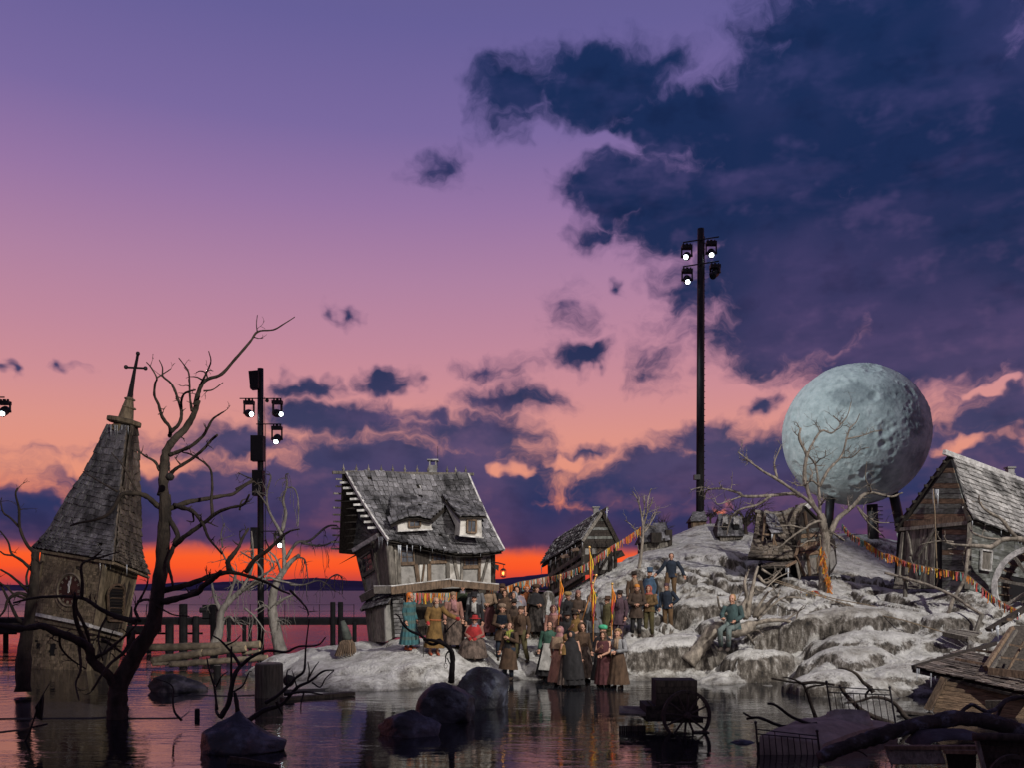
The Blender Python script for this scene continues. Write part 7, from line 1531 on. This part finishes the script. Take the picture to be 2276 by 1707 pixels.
# ---------------------------------------------------------------- bunting
RC = [mat('ribbon_'+n, c, .85, .3, 12, (2,2,.4), .2) for n, c in (('orange', (.50,.16,.02)),('amber', (.52,.30,.03)),('red', (.40,.05,.035)),('rose', (.38,.10,.10)),('teal', (.10,.19,.17)),('cream', (.42,.40,.34)),('rust', (.28,.08,.02)))]
_rb = []
for k in range(4):
    mb = MB(); rg = random.Random(k); n = 5; pts = [(rg.uniform(-.15,.15)*t, .25*math.sin(3*t+k)*t, -t) for t in np.linspace(0, 1, n+1)]
    mb.loft([[Vector((x-.5*(1-.25*i/n), y, z)), Vector((x+.5*(1-.25*i/n), y+.25*math.sin(k+i), z)), Vector((x+.5*(1-.25*i/n), y+.25*math.sin(k+i)+.12, z)), Vector((x-.5*(1-.25*i/n), y+.12, z))] for i, (x, y, z) in enumerate(pts)]); me = mb.mesh('ribbon', smooth=False); me.materials.append(RC[0]); _rb.append(me)
def bunting(label, pts, n, L=.26, w=.05, cols=None, seed=1, dens=1.0):
    rg = random.Random(seed); c = curve([P(*p) for p in pts], 10); T = thing('bunting', label, 'bunting', c[0]); MB().tube(c, .008, 4).build('cord', ROP, T)
    ln = [0]
    for a, b in zip(c, c[1:]): ln.append(ln[-1]+(b-a).length)
    for k in range(n):
        s = ln[-1]*(k+rg.uniform(-.3,.3)+.5)/n; i = max(0, min(len(c)-2, next((q for q in range(len(ln)-1) if ln[q+1] >= s), len(c)-2))); p = c[i].lerp(c[i+1], max(0, min(1, (s-ln[i])/max(1e-6, ln[i+1]-ln[i]))))
        l = L*rg.uniform(.6, 1.25); ww = w*rg.uniform(.6, 1.3); M = Matrix.Translation(p) @ Matrix.Rotation(rg.uniform(-.5,.5), 4, 'Z') @ Matrix.Rotation(rg.uniform(-.12,.12), 4, 'Y') @ Matrix.Diagonal((ww, ww, l, 1))
        inst(rg.choice(_rb), 'ribbon', T, M, RC[rg.choice(cols or range(7))])
bunting('long ribbon bunting strung from the pale moon tree past the mill to the wheel', [('Y3',1720,440,37),('Y3',1830,560,36),('Y3',1960,625,35),('Y3',2177,770,33),('Y4',80,955,31),('Y4',200,1012,30),('Y4',340,1050,29.3),('Y4',560,1090,28.8),('Y4',700,1115,28.6),('Y4',800,1195,28.3),('Y4',940,1310,27.8),('Y4',1080,1390,27.2),('Y4',1165,1425,26.8)], 170, .26, .05, None, 3)
bunting('ribbon bunting hanging from the slender hill tree down across the leaning barn', [('Z8',1180,440,33.6),('Z8',1085,508,33.8),('Z8',960,590,34),('Z8',840,660,34.2),('Z8',700,760,34.4),('Z8',600,830,34.5),('Z8',500,880,34.8),('Z8',360,935,35.5),('Z8',215,975,36.5)], 90, .26, .045, None, 5)
bunting('ribbon garland under the snowy beam of the half-timbered house', [('W1',905,762,29.4),('W1',1050,768,29.5),('W1',1200,770,29.6),('W1',1400,768,29.7),('W1',1520,760,29.8)], 70, .30, .045, None, 7)
bunting('faded ribbon bunting at the back right of the crowd, towards the leaning barn', [('W1',1880,690,31),('W1',2010,700,31.2),('W1',2100,700,31.4),('Z7',80,460,32),('Z7',200,440,33),('Z7',390,400,35)], 60, .32, .05, [0,3,4,5,5,6], 9)
def garland():
    T = thing('ribbon_garland', 'orange ribbon garland wound around the trunk of the pale moon tree', 'garland', P('Y3',1560,1270,32.6)); rg = random.Random(3)
    path = [('Y3',1465,600),('Y3',1475,720),('Y3',1490,830),('Y3',1515,950),('Y3',1545,1080),('Y3',1570,1200),('Y3',1575,1280)]; c = curve([P(*p, 32.7) for p in path], 8); MB().tube(c, .02, 5).build('cord', ROP, T)
    for k in range(110):
        p = rg.choice(c[8:]); M = Matrix.Translation(p+Vector((rg.uniform(-.08,.1),-.05,rg.uniform(-.05,.1)))) @ Matrix.Rotation(rg.uniform(-3,3), 4, 'Z') @ Matrix.Rotation(rg.uniform(-.5,.5), 4, 'Y') @ Matrix.Diagonal((.04,.04,rg.uniform(.15,.3),1)); inst(rg.choice(_rb), 'ribbon', T, M, RC[rg.choice((0,0,1,6,6))])
    T = thing('ribbon_garland', 'heap of orange ribbons lying on the snow left of the moon tree', 'garland', P('Y3',1450,1300,32)); 
    for k in range(70):
        x = rg.uniform(1230,1540); q = P('Y3',x,1300+rg.uniform(-20,15)+(1540-x)*.12,32); q.z = max(q.z, gz(q.x, q.y)+.05); M = Matrix.Translation(q) @ Matrix.Rotation(rg.uniform(-3,3), 4, 'Z') @ Matrix.Rotation(rg.uniform(.7,1.5), 4, 'Y') @ Matrix.Diagonal((.04,.04,rg.uniform(.12,.25),1)); inst(rg.choice(_rb), 'ribbon', T, M, RC[rg.choice((0,0,1,6,2))])
garland()
# ---------------------------------------------------------------- ropes, rails and fence by the mill
def ropes():
    for lb, pts in (('taut brown rope sagging across the snow from the fallen roots to the plank platform', [('Y3',850,1080,31),('Y3',1100,1160,30.5),('Y3',1500,1290,30),('Y3',1850,1400,29),('Y3',2177,1500,28),('Y6',1000,530,27.5),('Y6',1400,650,26.8)]),('upper thin rope running below the mill fence', [('Y3',900,1070,31.5),('Y3',1550,1285,30.5),('Y6',700,390,29.5),('Y6',1000,470,28.8),('Y6',1380,530,28),('Y6',1740,590,27.3)])):
        T = thing('rope', lb, 'rope', P(*pts[0])); MB().tube(curve([P(*p) for p in pts], 6), .018, 5).build('line', ROP, T)
    F = thing('pole_fence', 'rough pole fence with leaning posts on the snow before the mill', 'fence', P('W2',70,740,29))
    MB().tube([P('W2',70,760,29), P('W2',78,560,29), P('W2',85,370,29)], .075, 8, seed=1, knob=.06).build('post', WGR, F); MB().tube(curve([P('W2',640,985,27.6), P('W2',690,820,27.6), P('W2',760,700,27.7), P('W2',850,520,27.9), P('W2',880,330,28), P('W2',912,60,28.2), P('W2',925,-20,28.2)], 4), [.06]*5+[.055]*20, 8, seed=2, knob=.05).build('post', BARK_P, F, smooth=True)
    MB().tube([P('W2',1000,1225,26.8), P('W2',1080,990,26.8)], .07, 8, seed=3, knob=.05).build('post', WGR, F)
    MB().tube(curve([P('W2',-200,440,29.3), P('W2',0,490,29), P('W2',200,550,28.6), P('W2',400,610,28.3), P('W2',720,750,27.6), P('W2',900,880,27.2), P('W2',1100,1005,26.8)], 4), .045, 7, seed=4, knob=.08).build('rail', BARK_P, F, smooth=True)
    mb = MB()
    for k in range(5): c = P('W2',80,500+k*9,28.95); mb.tube([c+Vector((.1*math.cos(a),.1*math.sin(a),.012*math.sin(3*a))) for a in np.linspace(0,6.4,14)], .014, 4)
    mb.build('lashing', ROP, F)
    T = thing('plank_platform', 'low plank platform on stones below the fence, right of the frozen fall', 'platform', P('W2',800,1300,26))
    planks(T, [P('W2',550,1215,26.4), P('W2',900,1290,25.6), P('W2',1085,1240,26), P('W2',740,1190,27)], 4, WGR, .06, .05, .01, 'plank', 4); MB().beam(P('W2',570,1250,26.2), P('W2',885,1320,25.7), .12, .1).build('beam', WDK, T)
    T = thing('water_chute', 'dark wooden chute with dripping ice below the mill wheel', 'chute', P('W2',1300,1180,25.5))
    MB().beam(P('W2',1165,1195,25.5), P('W2',1700,880,25.5), .10, .3).build('trough', WDK, T); MB().beam(P('W2',1400,1050,25.2), P('W2',1480,1060,25.2), .07, .05).build('cross_stick', WBR, T)
    icicles(T, P('W2',1210,1180,25.3), P('W2',1300,1130,25.3), 4, .38, 2); icicles(T, P('W2',1560,960,25.3), P('W2',1580,960,25.3), 2, .3, 3)
ropes()
